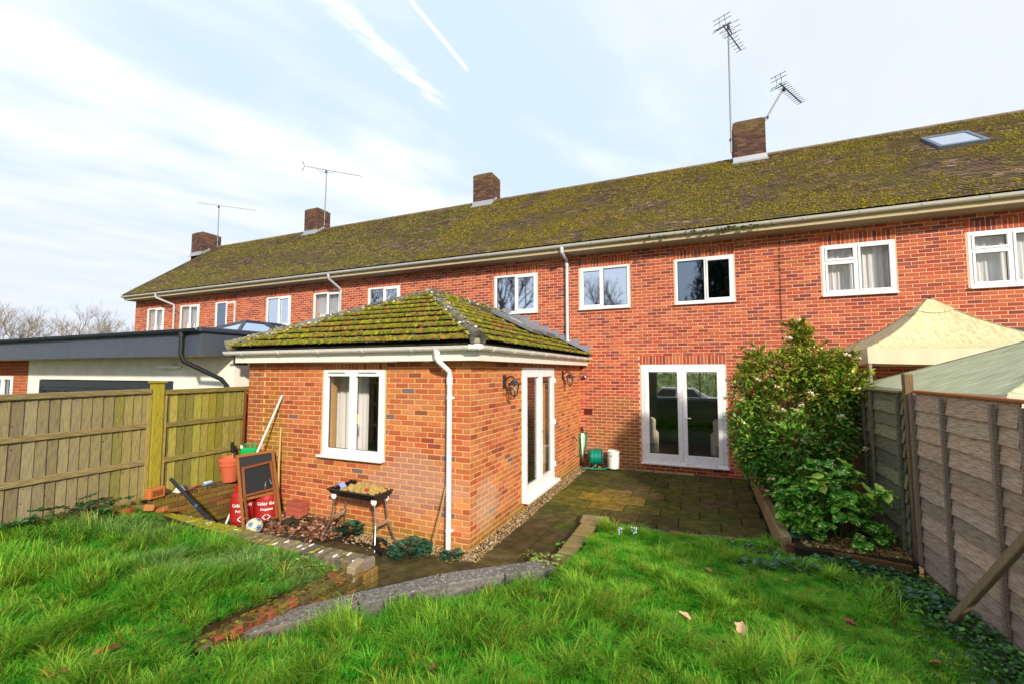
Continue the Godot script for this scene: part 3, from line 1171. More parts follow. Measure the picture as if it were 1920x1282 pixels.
func ext_brick(x: float, y: float, front: bool) -> Color:
	var p: Array = pick(ORANGES)
	var c := vary(K(p[0], p[1], p[2]), 0.07)
	if rng.randf() < 0.05:
		c = c.lerp(K(146, 76, 64), 0.75)
	if rng.randf() < 0.012:
		c = K(132, 116, 116)
	var f := fn.get_noise_2d(x * 1.7 + 40.0, y * 1.7)
	c = c.lerp(K(186, 74, 56), clampf(f * 0.5, 0.0, 0.3))
	if front:
		# reddest at the left, green with algae by the corner shelf, salts near the pipe
		c = c.lerp(K(178, 72, 58), clampf(0.3 - (x + 6.9) * 0.11, 0.0, 0.3))
		c = c.lerp(K(158, 132, 44), clampf(1.0 - absf(x + 6.55) * 1.7 - absf(y - 1.0) * 0.75 + f * 0.7, 0.0, 0.7))
		c = c.lerp(K(196, 168, 160), clampf(1.1 - absf(x + 3.75) * 0.9 - absf(y - 0.72) * 2.2 + f * 0.7, 0.0, 0.5))
	else:
		c = c.lerp(K(214, 190, 170), clampf(1.0 - absf(x - 0.5) * 1.3 - absf(y - 0.4) * 2.2 + f * 0.8, 0.0, 0.55))
	c = c.lerp(K(146, 122, 46), clampf(0.75 - y * 2.6 + f * 0.6, 0.0, 0.65))
	return c


func build_extension() -> void:
	var t := thing("brick_extension", "single storey orange brick extension with mossy hipped roof and white gutter", "extension", Vector3(-5.03, 0, 2.9))
	var B := -0.15
	var H := 2.62
	var ff := at(Vector3(-7.2, B, 5.81))
	var win := Rect2(1.72, 1.06 - B, 1.2, 1.3)
	var fw := wall("front_wall", t, ff, 4.343, H, [win], 0.28, M.mortar, K(244, 194, 128))
	var pier := lay(fw, ff, 0.37, H, [], func(u, v): return ext_brick(u - 7.2, v + B, true).lerp(K(150, 100, 62), 0.35), 40, M.brick, 0.1)
	var f2 := at(Vector3(-6.825, B, 5.81))
	lay(fw, f2, 4.343 - 0.375, H, [Rect2(win.position.x - 0.375 - 0.03, win.position.y, 1.26, 2.0)], func(u, v): return ext_brick(u - 6.825, v + B, true), 260, M.brick, 0.04, 0.006, [Rect2(win.position.x - 0.405, win.end.y + 0.005, 1.26, 0.105)])
	var sf := Transform3D(Basis(Vector3.FORWARD, Vector3.UP, Vector3.RIGHT), Vector3(-2.857, B, 5.81))
	var dr := Rect2(1.84, 0.15 - B, 1.75, 2.25)
	var sw := wall("side_wall", t, sf, 5.81, H, [dr], 0.28, M.mortar, K(246, 200, 136))
	lay(sw, sf, 5.81, H, [Rect2(1.81, dr.position.y, 1.81, 2.6)], func(u, v): return ext_brick(u, v + B, false), 300, M.brick, 0.1, 0.006, [Rect2(1.81, dr.end.y + 0.005, 1.81, 0.07)])
	var lw := MB.new()
	lw.col = K(200, 120, 80)
	lw.quado(Vector3(-7.2, B, 0), Vector3(-7.2, B, 5.81), Vector3(-7.2, 2.5, 5.81), Vector3(-7.2, 2.5, 0), Vector3.LEFT)
	put("far_wall", lw, M.brick, t)
	room(t, -6.9, -3.145, 0.12, 2.44, 5.525, 0.05, K(70, 66, 50), K(92, 80, 46))
	# window with curtain
	var wo := window(t, "window", at(Vector3(-5.48, 1.06, 5.81)), 1.2, 1.3, [[1.0, [1.0], true], [1.0, [1.0], true]], M.glass, 0.07, 0.06)
	for s in [0, 1]:
		var tv := MB.new()
		tv.col = K(226, 228, 232)
		tv.box(at(Vector3(-5.19 + s * 0.6, 2.325, 5.835)), Vector3(0.34, 0.022, 0.03), 0.006)
		put("trickle_vent", tv, M.upvc, wo)
	for s in [[-5.75, -5.28, 5.36], [-5.28, -5.0, 5.33]]:
		var cu := drape(s[0], s[1], 0.5, 2.35, s[2], 4.0, 0.025)
		cu.col = K(104, 98, 56)
		put("curtain", cu, M.cloth, wo)
	var hn := MB.new()
	hn.col = K(226, 216, 170)
	hn.box(at(Vector3(-4.78, 1.62, 5.79)), Vector3(0.025, 0.14, 0.03), 0.004)
	put("handle", hn, M.satin, wo)
	# French door in the side wall: frame in (u, v) of the wall
	var sd := sf * at(Vector3(1.84, 0.15 - B, 0))
	var W := 1.75
	var Hd := 2.25
	var fm := MB.new()
	fm.col = K(246, 248, 252)
	for e in [[W / 2, Hd - 0.035, W, 0.07], [W / 2, 0.03, W, 0.06], [0.035, Hd / 2, 0.07, Hd - 0.142], [W - 0.035, Hd / 2, 0.07, Hd - 0.142]]:
		fm.box(sd * at(Vector3(e[0], e[1], -0.02)), Vector3(e[2], e[3], 0.075), 0.004)
	fm.box(sd * at(Vector3(W / 2, -0.015, 0.05)), Vector3(W + 0.04, 0.06, 0.17), 0.008)
	var door := put("french_door", fm, M.upvc, t)
	for i in 2:
		var lw2 := (W - 0.14) / 2.0 - 0.004
		var lx := 0.07 + i * (W - 0.14) / 2.0 + 0.002
		var lf := MB.new()
		lf.col = K(248, 250, 253)
		var q := 0.095
		for e in [[lx + lw2 / 2, 0.062 + q / 2 + 0.02, lw2, q + 0.04], [lx + lw2 / 2, Hd - 0.072 - q / 2, lw2, q], [lx + q / 2, Hd / 2 + 0.02, q, Hd - 0.134 - 2 * q - 0.04], [lx + lw2 - q / 2, Hd / 2 + 0.02, q, Hd - 0.134 - 2 * q - 0.04]]:
			lf.box(sd * at(Vector3(e[0], e[1], 0.0)), Vector3(e[2], e[3], 0.07), 0.005)
		put("door_leaf", lf, M.upvc, door)
		var gl := MB.new()
		gl.box(sd * at(Vector3(lx + lw2 / 2, Hd / 2 + 0.02, -0.012)), Vector3(lw2 - 2 * q + 0.01, Hd - 0.13 - 2 * q - 0.03, 0.006))
		put("pane", gl, M.glass, door)
	for y in [0.3, 1.15, 2.0]:
		var hg := MB.new()
		hg.col = K(240, 242, 246)
		hg.box(sd * at(Vector3(W - 0.02, y, 0.035)), Vector3(0.035, 0.1, 0.035), 0.006)
		put("hinge", hg, M.upvc, door)
	var lk := MB.new()
	lk.col = K(180, 180, 184)
	lk.box(sd * at(Vector3(W / 2 + 0.05, 1.05, 0.04)), Vector3(0.022, 0.05, 0.01), 0.003)
	put("lock", lk, M.metal, door)
	for s in [[4.0, 3.45], [3.0, 2.5]]:
		var cu := MB.new()
		cu.col = K(118, 106, 66)
		cu.grid(func(u, v): return Vector3(-3.28 + 0.03 * sin(u * 26.0 + sin(v * 3.0)), lerpf(0.3, 2.35, v), lerpf(s[0], s[1], u)), 40, 4)
		put("curtain", cu, M.cloth, door)
	# roof
	var nf := Vector3(0, 1.19, -2.6).normalized()
	var tf := Transform3D(Basis(Vector3.RIGHT, nf, Vector3.RIGHT.cross(nf)), Vector3(-7.34, 2.7, 6.1))
	var lf := Vector3(0, 1.19, 2.6).length()
	var pf := PackedVector2Array([Vector2(0, 0), Vector2(4.74, 0), Vector2(2.3, lf)])
	var ns := Vector3(-2.44, 1.19, 0).normalized()
	var ts := Transform3D(Basis(Vector3.FORWARD, ns, Vector3.FORWARD.cross(ns)), Vector3(-2.6, 2.7, 6.1))
	var ls := Vector3(2.44, 1.19, 0).length()
	var ps := PackedVector2Array([Vector2(0, 0), Vector2(6.1, 0), Vector2(6.1, ls), Vector2(2.6, ls)])
	var rb := MB.new()
	rb.col = K(66, 60, 52)
	var ap := Vector3(-5.04, 3.87, 3.5)
	rb.tri(Vector3(-7.34, 2.68, 6.1), Vector3(-2.6, 2.68, 6.1), ap)
	rb.quad(Vector3(-2.6, 2.68, 6.1), Vector3(-2.6, 2.68, 0.02), Vector3(-5.04, 3.87, 0.02), ap)
	rb.quad(Vector3(-7.34, 2.68, 0.02), Vector3(-7.34, 2.68, 6.1), ap, Vector3(-5.04, 3.87, 0.02))
	var roof := put("roof", rb, M.tile, t)
	var pal := func(u: float, v: float) -> Color:
		return vary(K(128, 124, 116), 0.14).lerp(K(120, 112, 52), rng.randf_range(0.0, 0.6))
	tile_poly(pf, tf, 0.29, 0.3, 0.02, 0.05, 0.05, pal, 150, M.tile, roof, true, 0.018)
	tile_poly(ps, ts, 0.29, 0.3, 0.02, 0.05, 0.05, pal, 150, M.tile, roof, true, 0.018)
	var xs := []
	var cs := []
	for e in [[pf, tf, 4.74, lf, 21000, 0.0], [ps, ts, 6.1, ls, 21000, 9.0]]:
		for i in e[4]:
			var u: float = rng.randf() * e[2]
			var v: float = rng.randf() * e[3]
			var k := floorf(v / 0.29)
			var w := v / 0.29 - k
			if not Geometry2D.is_point_in_polygon(Vector2(u, v), e[0]):
				continue
			var q := fn.get_noise_2d(u * 2.0 + e[5], v * 2.4) + 0.7 * fine.get_noise_2d(u * 1.3 + e[5], v * 1.3)
			# thickest on the lower half of each course; slipping off near the skylight
			var want := 1.0 - 0.5 * w + 0.7 * q - clampf((u - 3.6) * 0.3, 0.0, 0.5) * (1.0 if e[5] > 0.0 else 0.0)
			if e[5] > 0.0 and u > 3.6 and u < 5.4 and v > 0.75:
				continue
			if e[5] == 0.0 and v < 0.25:
				want -= 0.25
			if rng.randf() > want:
				continue
			var s := rng.randf_range(0.014, 0.036) * (1.25 - 0.5 * w)
			var p: Vector3 = Vector3(u, v, 0.02 + 0.05 * (1.0 - w))
			xs.append(e[1] * Transform3D(Basis.from_euler(Vector3(PI / 2, 0, 0)) * Basis(Vector3.UP, rng.randf() * TAU).scaled_local(Vector3(s * rng.randf_range(0.9, 1.7), s * rng.randf_range(0.5, 1.0), s)), p))
			var c: Array = pick([[124, 122, 26], [110, 112, 28], [136, 132, 32], [98, 102, 30], [120, 108, 34], [90, 92, 30], [106, 88, 34]])
			var cc := vary(K(c[0], c[1], c[2]), 0.14)
			if q < -0.2 and rng.randf() < 0.5:
				cc = vary(K(134, 96, 42), 0.2)
			cs.append(cc)
	many("moss", blob(3, 1.0), M.moss, xs, cs, roof)
	# hip and ridge caps: half round tiles lapping downhill
	for e in [[Vector3(-7.36, 2.74, 6.12), ap + Vector3(0, 0.05, 0)], [Vector3(-2.58, 2.74, 6.12), ap + Vector3(0, 0.05, 0)], [ap + Vector3(0, 0.05, 0), Vector3(-5.04, 3.92, 0.02)]]:
		var a: Vector3 = e[0]
		var b: Vector3 = e[1]
		var len := (b - a).length()
		var d := (b - a) / len
		var n := ceili(len / 0.42)
		for i in n:
			var m := MB.new()
			m.col = vary(K(140, 136, 128), 0.12)
			m.tube([a + d * (i * len / n), a + d * ((i + 1.04) * len / n)], [0.1, 0.085], 14)
			m.tube([a + d * (i * len / n), a + d * (i * len / n + 0.05)], [0.108, 0.106], 14)
			put("hip_tile", m, M.stone, roof)
		var hx := []
		var hc := []
		for i in int(len * 130):
			var g := rng.randf() * len
			var s := rng.randf_range(0.01, 0.028)
			var side := d.cross(Vector3.UP).normalized()
			var an := rng.randf_range(-1.4, 1.4) if rng.randf() < 0.4 else rng.randf_range(1.0, 1.5) * (1.0 if rng.randf() < 0.5 else -1.0)
			hx.append(rot(a + d * g + side * sin(an) * 0.1 + Vector3.UP * cos(an) * 0.09, Vector3(rng.randf(), rng.randf() * 6, rng.randf()), Vector3(s * 1.3, s * 0.6, s)))
			var lich := rng.randf() < 0.2
			hc.append(vary(K(208, 206, 196) if lich else K(140, 134, 44), 0.15))
		many("lichen", blob(9, 0.7), M.moss, hx, hc, roof)
	# lead against the house, and the two slim roof lights
	var fl := MB.new()
	fl.col = K(168, 172, 182)
	for i in 9:
		var v := ls * (i + 0.5) / 9.0
		fl.box(ts * at(Vector3(5.9, v, 0.1)), Vector3(0.3, ls / 9.0 - 0.004, 0.012), 0.003)
		fl.box(at(Vector3(-2.6 - 2.44 * (i + 0.5) / 9.0, 2.83 + 1.19 * (i + 0.5) / 9.0, 0.022)), Vector3(0.265, 0.2, 0.012), 0.003)
	put("lead_flashing", fl, M.galv, roof)
	for e in [[4.05, 1.35], [4.95, 1.35]]:
		var sk := MB.new()
		sk.col = K(120, 124, 130)
		for q in [[0.0, 0.5, 0.62, 0.08], [0.0, -0.5, 0.62, 0.08], [-0.28, 0.0, 0.06, 0.92], [0.28, 0.0, 0.06, 0.92]]:
			sk.box(ts * at(Vector3(e[0] + q[0], e[1] + q[1], 0.14)), Vector3(q[2], q[3], 0.08), 0.006)
		var so := put("skylight", sk, M.dark_metal, roof)
		var gl := MB.new()
		gl.box(ts * at(Vector3(e[0], e[1], 0.16)), Vector3(0.5, 0.93, 0.01))
		put("pane", gl, M.mirror, so)
	# eaves
	var fa := MB.new()
	fa.col = K(244, 242, 232)
	fa.box(at(Vector3(-4.98, 2.545, 6.0)), Vector3(4.62, 0.14, 0.022), 0.003)
	fa.box(at(Vector3(-2.67, 2.545, 3.0)), Vector3(0.022, 0.14, 5.97), 0.003)
	fa.col = K(236, 232, 220)
	fa.box(at(Vector3(-4.98, 2.48, 5.9)), Vector3(4.6, 0.012, 0.2))
	fa.box(at(Vector3(-2.765, 2.48, 2.95)), Vector3(0.19, 0.012, 5.7))
	fa.col = K(40, 42, 44)
	fa.box(at(Vector3(-7.3, 2.52, 5.9)), Vector3(0.02, 0.16, 0.24), 0.003)
	put("fascia", fa, M.upvc, t)
	gutter(t, Vector3(-7.44, 2.66, 6.075), Vector3(-2.66, 2.66, 6.075), 0.057, K(244, 244, 238), Vector3.BACK, 0.85)
	gutter(t, Vector3(-2.595, 2.66, 6.06), Vector3(-2.595, 2.66, 0.03), 0.057, K(244, 244, 238), Vector3.RIGHT, 0.72)
	var cm := MB.new()
	cm.col = K(246, 246, 240)
	cm.box(at(Vector3(-2.63, 2.64, 6.1)), Vector3(0.2, 0.075, 0.12), 0.02)
	cm.col = K(150, 142, 120)
	cm.box(rot(Vector3(-2.62, 2.73, 6.1), Vector3(0, 0.78, 0)), Vector3(0.1, 0.1, 0.09), 0.02)
	put("corner_joint", cm, M.upvc, t)
	downpipe(t, -3.14, 2.28, Vector3(-3.22, 2.62, 6.075), 5.88, 0.036, K(246, 247, 250), 0.0, M.upvc)


func build_lantern(called_at: Vector3, label: String) -> void:
	# coach lamp on the side wall, arm pointing along +x
	var t := thing("wall_lantern", label, "wall lamp", called_at, "lanterns beside the side door")
	var mb := MB.new()
	mb.col = K(38, 38, 40)
	mb.box(at(Vector3(0.012, 0.05, 0)), Vector3(0.024, 0.2, 0.085), 0.008)
	mb.tube([Vector3(0.02, 0.06, 0), Vector3(0.05, 0.1, 0), Vector3(0.1, 0.125, 0), Vector3(0.16, 0.12, 0), Vector3(0.175, 0.09, 0)], [0.012, 0.013, 0.012, 0.011, 0.01], 8)
	mb.ball(rot(Vector3(0.03, -0.02, 0), Vector3.ZERO, Vector3.ONE * 0.018))
	loc("bracket", mb, M.satin, t)
	var cp := MB.new()
	cp.col = K(58, 60, 64)
	cp.lathe(at(Vector3(0.175, 0, 0)), [Vector2(0.095, 0.0), Vector2(0.098, 0.012), Vector2(0.06, 0.05), Vector2(0.035, 0.062), Vector2(0.03, 0.08), Vector2(0.012, 0.095), Vector2(0.0, 0.1)], 6)
	loc("cap", cp, M.satin, t)
	var gl := MB.new()
	gl.lathe(at(Vector3(0.175, 0, 0)), [Vector2(0.042, -0.16), Vector2(0.076, -0.002)], 6)
	loc("glass", gl, M.glass, t)
	var fr := MB.new()
	fr.col = K(44, 44, 46)
	for i in 6:
		var a := TAU * i / 6
		var d := Vector3(cos(a), 0, -sin(a))
		fr.tube([Vector3(0.175, -0.165, 0) + d * 0.044, Vector3(0.175, 0, 0) + d * 0.08], 0.005, 6)
	fr.lathe(at(Vector3(0.175, 0, 0)), [Vector2(0.0, -0.205), Vector2(0.012, -0.195), Vector2(0.01, -0.18), Vector2(0.047, -0.165), Vector2(0.045, -0.155)], 6)
	loc("cage", fr, M.satin, t)
	var bu := MB.new()
	bu.col = K(236, 232, 220)
	bu.ball(rot(Vector3(0.175, -0.06, 0), Vector3.ZERO, Vector3(0.022, 0.04, 0.022)))
	bu.tube([Vector3(0.175, -0.02, 0), Vector3(0.175, 0.005, 0)], 0.014, 8)
	loc("bulb", bu, M.satin, t)


# ---------------------------------------------------------------- the left neighbour's flat roofed extension

func build_neighbour() -> void:
	var t := thing("flat_roofed_extension", "white rendered neighbouring extension with dark grey fascia and roof lantern", "extension", Vector3(-11.4, 0, 3.0))
	var f := at(Vector3(-15.1, -0.1, 5.8))
	wall("wall", t, f, 7.5, 2.72, [Rect2(0.56, 0.1, 5.2, 2.15)], 0.3, M.render, K(253, 248, 240))
	var sd := MB.new()
	sd.col = K(250, 246, 238)
	sd.quado(Vector3(-7.6, -0.1, 5.8), Vector3(-7.6, -0.1, 0), Vector3(-7.6, 2.62, 0), Vector3(-7.6, 2.62, 5.8), Vector3.RIGHT)
	put("side_wall", sd, M.render, t)
	room(t, -14.9, -7.95, 0.0, 2.5, 5.49, 0.1, K(150, 150, 150), K(120, 116, 110))
	# bifold doors
	var bf := MB.new()
	bf.col = K(52, 56, 62)
	bf.box(at(Vector3(-11.94, 2.05, 5.76)), Vector3(5.2, 0.16, 0.08), 0.004)
	for x in [-14.51, -9.37]:
		bf.box(at(Vector3(x, 1.0, 5.76)), Vector3(0.06, 1.94, 0.08), 0.004)
	var door := put("bifold_door", bf, M.dark_metal, t)
	for i in 5:
		var lw := 5.08 / 5.0
		var x0 := -14.48 + i * lw
		var lf := MB.new()
		lf.col = K(48, 52, 58)
		for e in [[x0 + 0.035, 1.0, 0.065, 1.94], [x0 + lw - 0.035, 1.0, 0.065, 1.94], [x0 + lw / 2, 1.93, lw - 0.134, 0.08], [x0 + lw / 2, 0.08, lw - 0.134, 0.08]]:
			lf.box(at(Vector3(e[0], e[1], 5.755)), Vector3(e[2] - 0.004, e[3], 0.06), 0.004)
		lf.box(at(Vector3(x0 + lw / 2, 2.0, 5.79)), Vector3(0.1, 0.025, 0.03), 0.004)
		put("door_leaf", lf, M.dark_metal, door)
		var gl := MB.new()
		gl.box(at(Vector3(x0 + lw / 2, 1.0, 5.75)), Vector3(lw - 0.13, 1.76, 0.01))
		put("pane", gl, M.dark_mirror, door)
	# brick wing at the far left
	var bw := at(Vector3(-19.6, -0.1, 5.79))
	var wing := wall("brick_wing", t, bw, 4.5, 2.7, [Rect2(2.6, 1.0, 1.1, 1.32)], 0.25, M.mortar, K(224, 160, 116))
	lay(wing, bw, 4.5, 2.7, [Rect2(2.57, 1.0, 1.16, 1.55)], func(u, v): return house_brick(u - 30.0, v).lerp(K(198, 116, 76), 0.5), 40, M.brick, 0.0, 0.006, [Rect2(2.57, 2.33, 1.16, 0.22)])
	window(t, "window", at(Vector3(-17.0, 0.9, 5.79)), 1.1, 1.32, [[1.0, [1.0], true], [1.0, [1.0], true]], M.dark_mirror, 0.04)
	# roof with deep fascia
	var rf := MB.new()
	rf.col = K(66, 72, 82)
	rf.box(at(Vector3(-13.6, 3.0, 3.2)), Vector3(12.0, 0.06, 6.44), 0.01)
	var roof := put("roof", rf, M.dark_metal, t)
	var fa := MB.new()
	fa.col = K(74, 82, 96)
	fa.box(at(Vector3(-15.66, 2.78, 6.39)), Vector3(7.9, 0.38, 0.024), 0.003)
	put("fascia_board", fa, M.dark_metal, t)
	var fb := MB.new()
	fb.col = K(76, 84, 98)
	fb.box(at(Vector3(-9.65, 2.78, 6.39)), Vector3(4.1, 0.38, 0.024), 0.003)
	put("fascia_board", fb, M.dark_metal, t)
	var fc := MB.new()
	fc.col = K(80, 86, 96)
	fc.box(at(Vector3(-7.6, 2.78, 3.2)), Vector3(0.024, 0.38, 6.37), 0.003)
	put("side_fascia", fc, M.dark_metal, t)
	var sc := MB.new()
	sc.col = K(58, 64, 76)
	for i in 34:
		for y in [2.66, 2.88]:
			sc.ball(rot(Vector3(-19.3 + i * 0.34, y, 6.403), Vector3.ZERO, Vector3(0.008, 0.008, 0.003)), 4, 6)
	put("screw", sc, M.dark_metal, t, "stuff")
	var so := MB.new()
	so.col = K(226, 186, 140)
	so.box(at(Vector3(-13.6, 2.6, 6.1)), Vector3(12.0, 0.014, 0.56))
	put("soffit", so, M.wood, t)
	var tr := MB.new()
	tr.col = K(62, 68, 80)
	tr.box(at(Vector3(-7.6, 3.02, 3.2)), Vector3(0.12, 0.09, 6.5), 0.02)
	put("edge_trim", tr, M.dark_metal, roof)
	gutter(t, Vector3(-19.6, 3.03, 6.46), Vector3(-7.56, 3.03, 6.46), 0.062, K(56, 62, 74), Vector3.BACK, 0.62, M.dark_metal)
	# black downpipe stepping back under the eaves
	var dp := MB.new()
	dp.col = K(34, 36, 40)
	dp.tube([Vector3(-8.0, 3.0, 6.46), Vector3(-8.0, 2.62, 6.46), Vector3(-7.98, 2.5, 6.42), Vector3(-7.72, 2.2, 5.95), Vector3(-7.7, 2.1, 5.87), Vector3(-7.7, 0.1, 5.87)], 0.038, 12)
	dp.tube([Vector3(-8.0, 3.0, 6.46), Vector3(-8.0, 2.9, 6.46)], 0.048, 12)
	put("downpipe", dp, M.satin, t)
	var fo := MB.new()
	fo.col = K(240, 238, 234)
	fo.box(at(Vector3(-9.35, 2.42, 5.9)), Vector3(0.55, 0.05, 0.16), 0.01)
	fo.box(at(Vector3(-9.35, 2.43, 5.83)), Vector3(0.2, 0.1, 0.06), 0.01)
	put("floodlight", fo, M.satin, t)
	# hipped glass roof lantern
	var cx := [-11.2, -9.3]
	var zz := [1.9, 4.6]
	var y0 := 3.03
	var y1 := 3.55
	var c := [Vector3(cx[0], y0 + 0.12, zz[1]), Vector3(cx[1], y0 + 0.12, zz[1]), Vector3(cx[1], y0 + 0.12, zz[0]), Vector3(cx[0], y0 + 0.12, zz[0])]
	var m: float = (cx[0] + cx[1]) / 2
	var r0 := Vector3(m, y1, zz[1] - 0.85)
	var r1 := Vector3(m, y1, zz[0] + 0.85)
	var lb := MB.new()
	lb.col = K(58, 64, 76)
	for i in 4:
		lb.bar(c[i] + Vector3(0, -0.07, 0), c[(i + 1) % 4] + Vector3(0, -0.07, 0), 0.08, 0.16, Vector3.UP, 0.01)
	for e in [[c[0], r0], [c[1], r0], [c[2], r1], [c[3], r1], [r0, r1], [(c[1] + c[2]) / 2, (r0 + r1) / 2], [(c[0] + c[3]) / 2, (r0 + r1) / 2]]:
		lb.bar(e[0], e[1], 0.07, 0.06, Vector3.UP, 0.008)
	var lan := put("roof_lantern", lb, M.dark_metal, t)
	for e in [[c[0], c[1], r0, r0], [c[1], c[2], r1, r0], [c[2], c[3], r1, r1], [c[3], c[0], r0, r1]]:
		var gl := MB.new()
		gl.quado(e[0], e[1], e[2], e[3], Vector3.UP)
		put("pane", gl, M.mirror, lan)


# ---------------------------------------------------------------- ground, paving, fences, low walls

const LEFT_LAWN := [Vector2(-7.25, 7.32), Vector2(-3.5, 7.42), Vector2(-3.62, 8.75), Vector2(-3.2, 9.2), Vector2(-3.2, 13.0), Vector2(-7.25, 13.0)]
const RIGHT_LAWN := [Vector2(-1.42, 5.5), Vector2(-1.42, 4.36), Vector2(-0.5, 4.32), Vector2(0.8, 4.18), Vector2(2.2, 4.5), Vector2(2.2, 13.0), Vector2(-3.3, 13.0), Vector2(-3.3, 8.8), Vector2(-2.62, 7.98), Vector2(-2.02, 7.2), Vector2(-1.5, 6.6)]


func lawn_y(x: float, z: float) -> float:
	var l := 0.32 + 0.09 * smoothstep(7.2, 8.6, z) + 0.12 * smoothstep(-6.0, -7.3, x)
	var r := 0.06 + 0.1 * smoothstep(4.2, 6.0, z) + 0.1 * smoothstep(6.0, 8.6, z) - 0.05 * smoothstep(0.8, 2.2, x)
	var k := smoothstep(-3.15, -3.9, x)
	return lerpf(r, l, k) + 0.025 * fine.get_noise_2d(x * 0.5, z * 0.5) + 0.03 * fn.get_noise_2d(x * 2.0, z * 2.0)


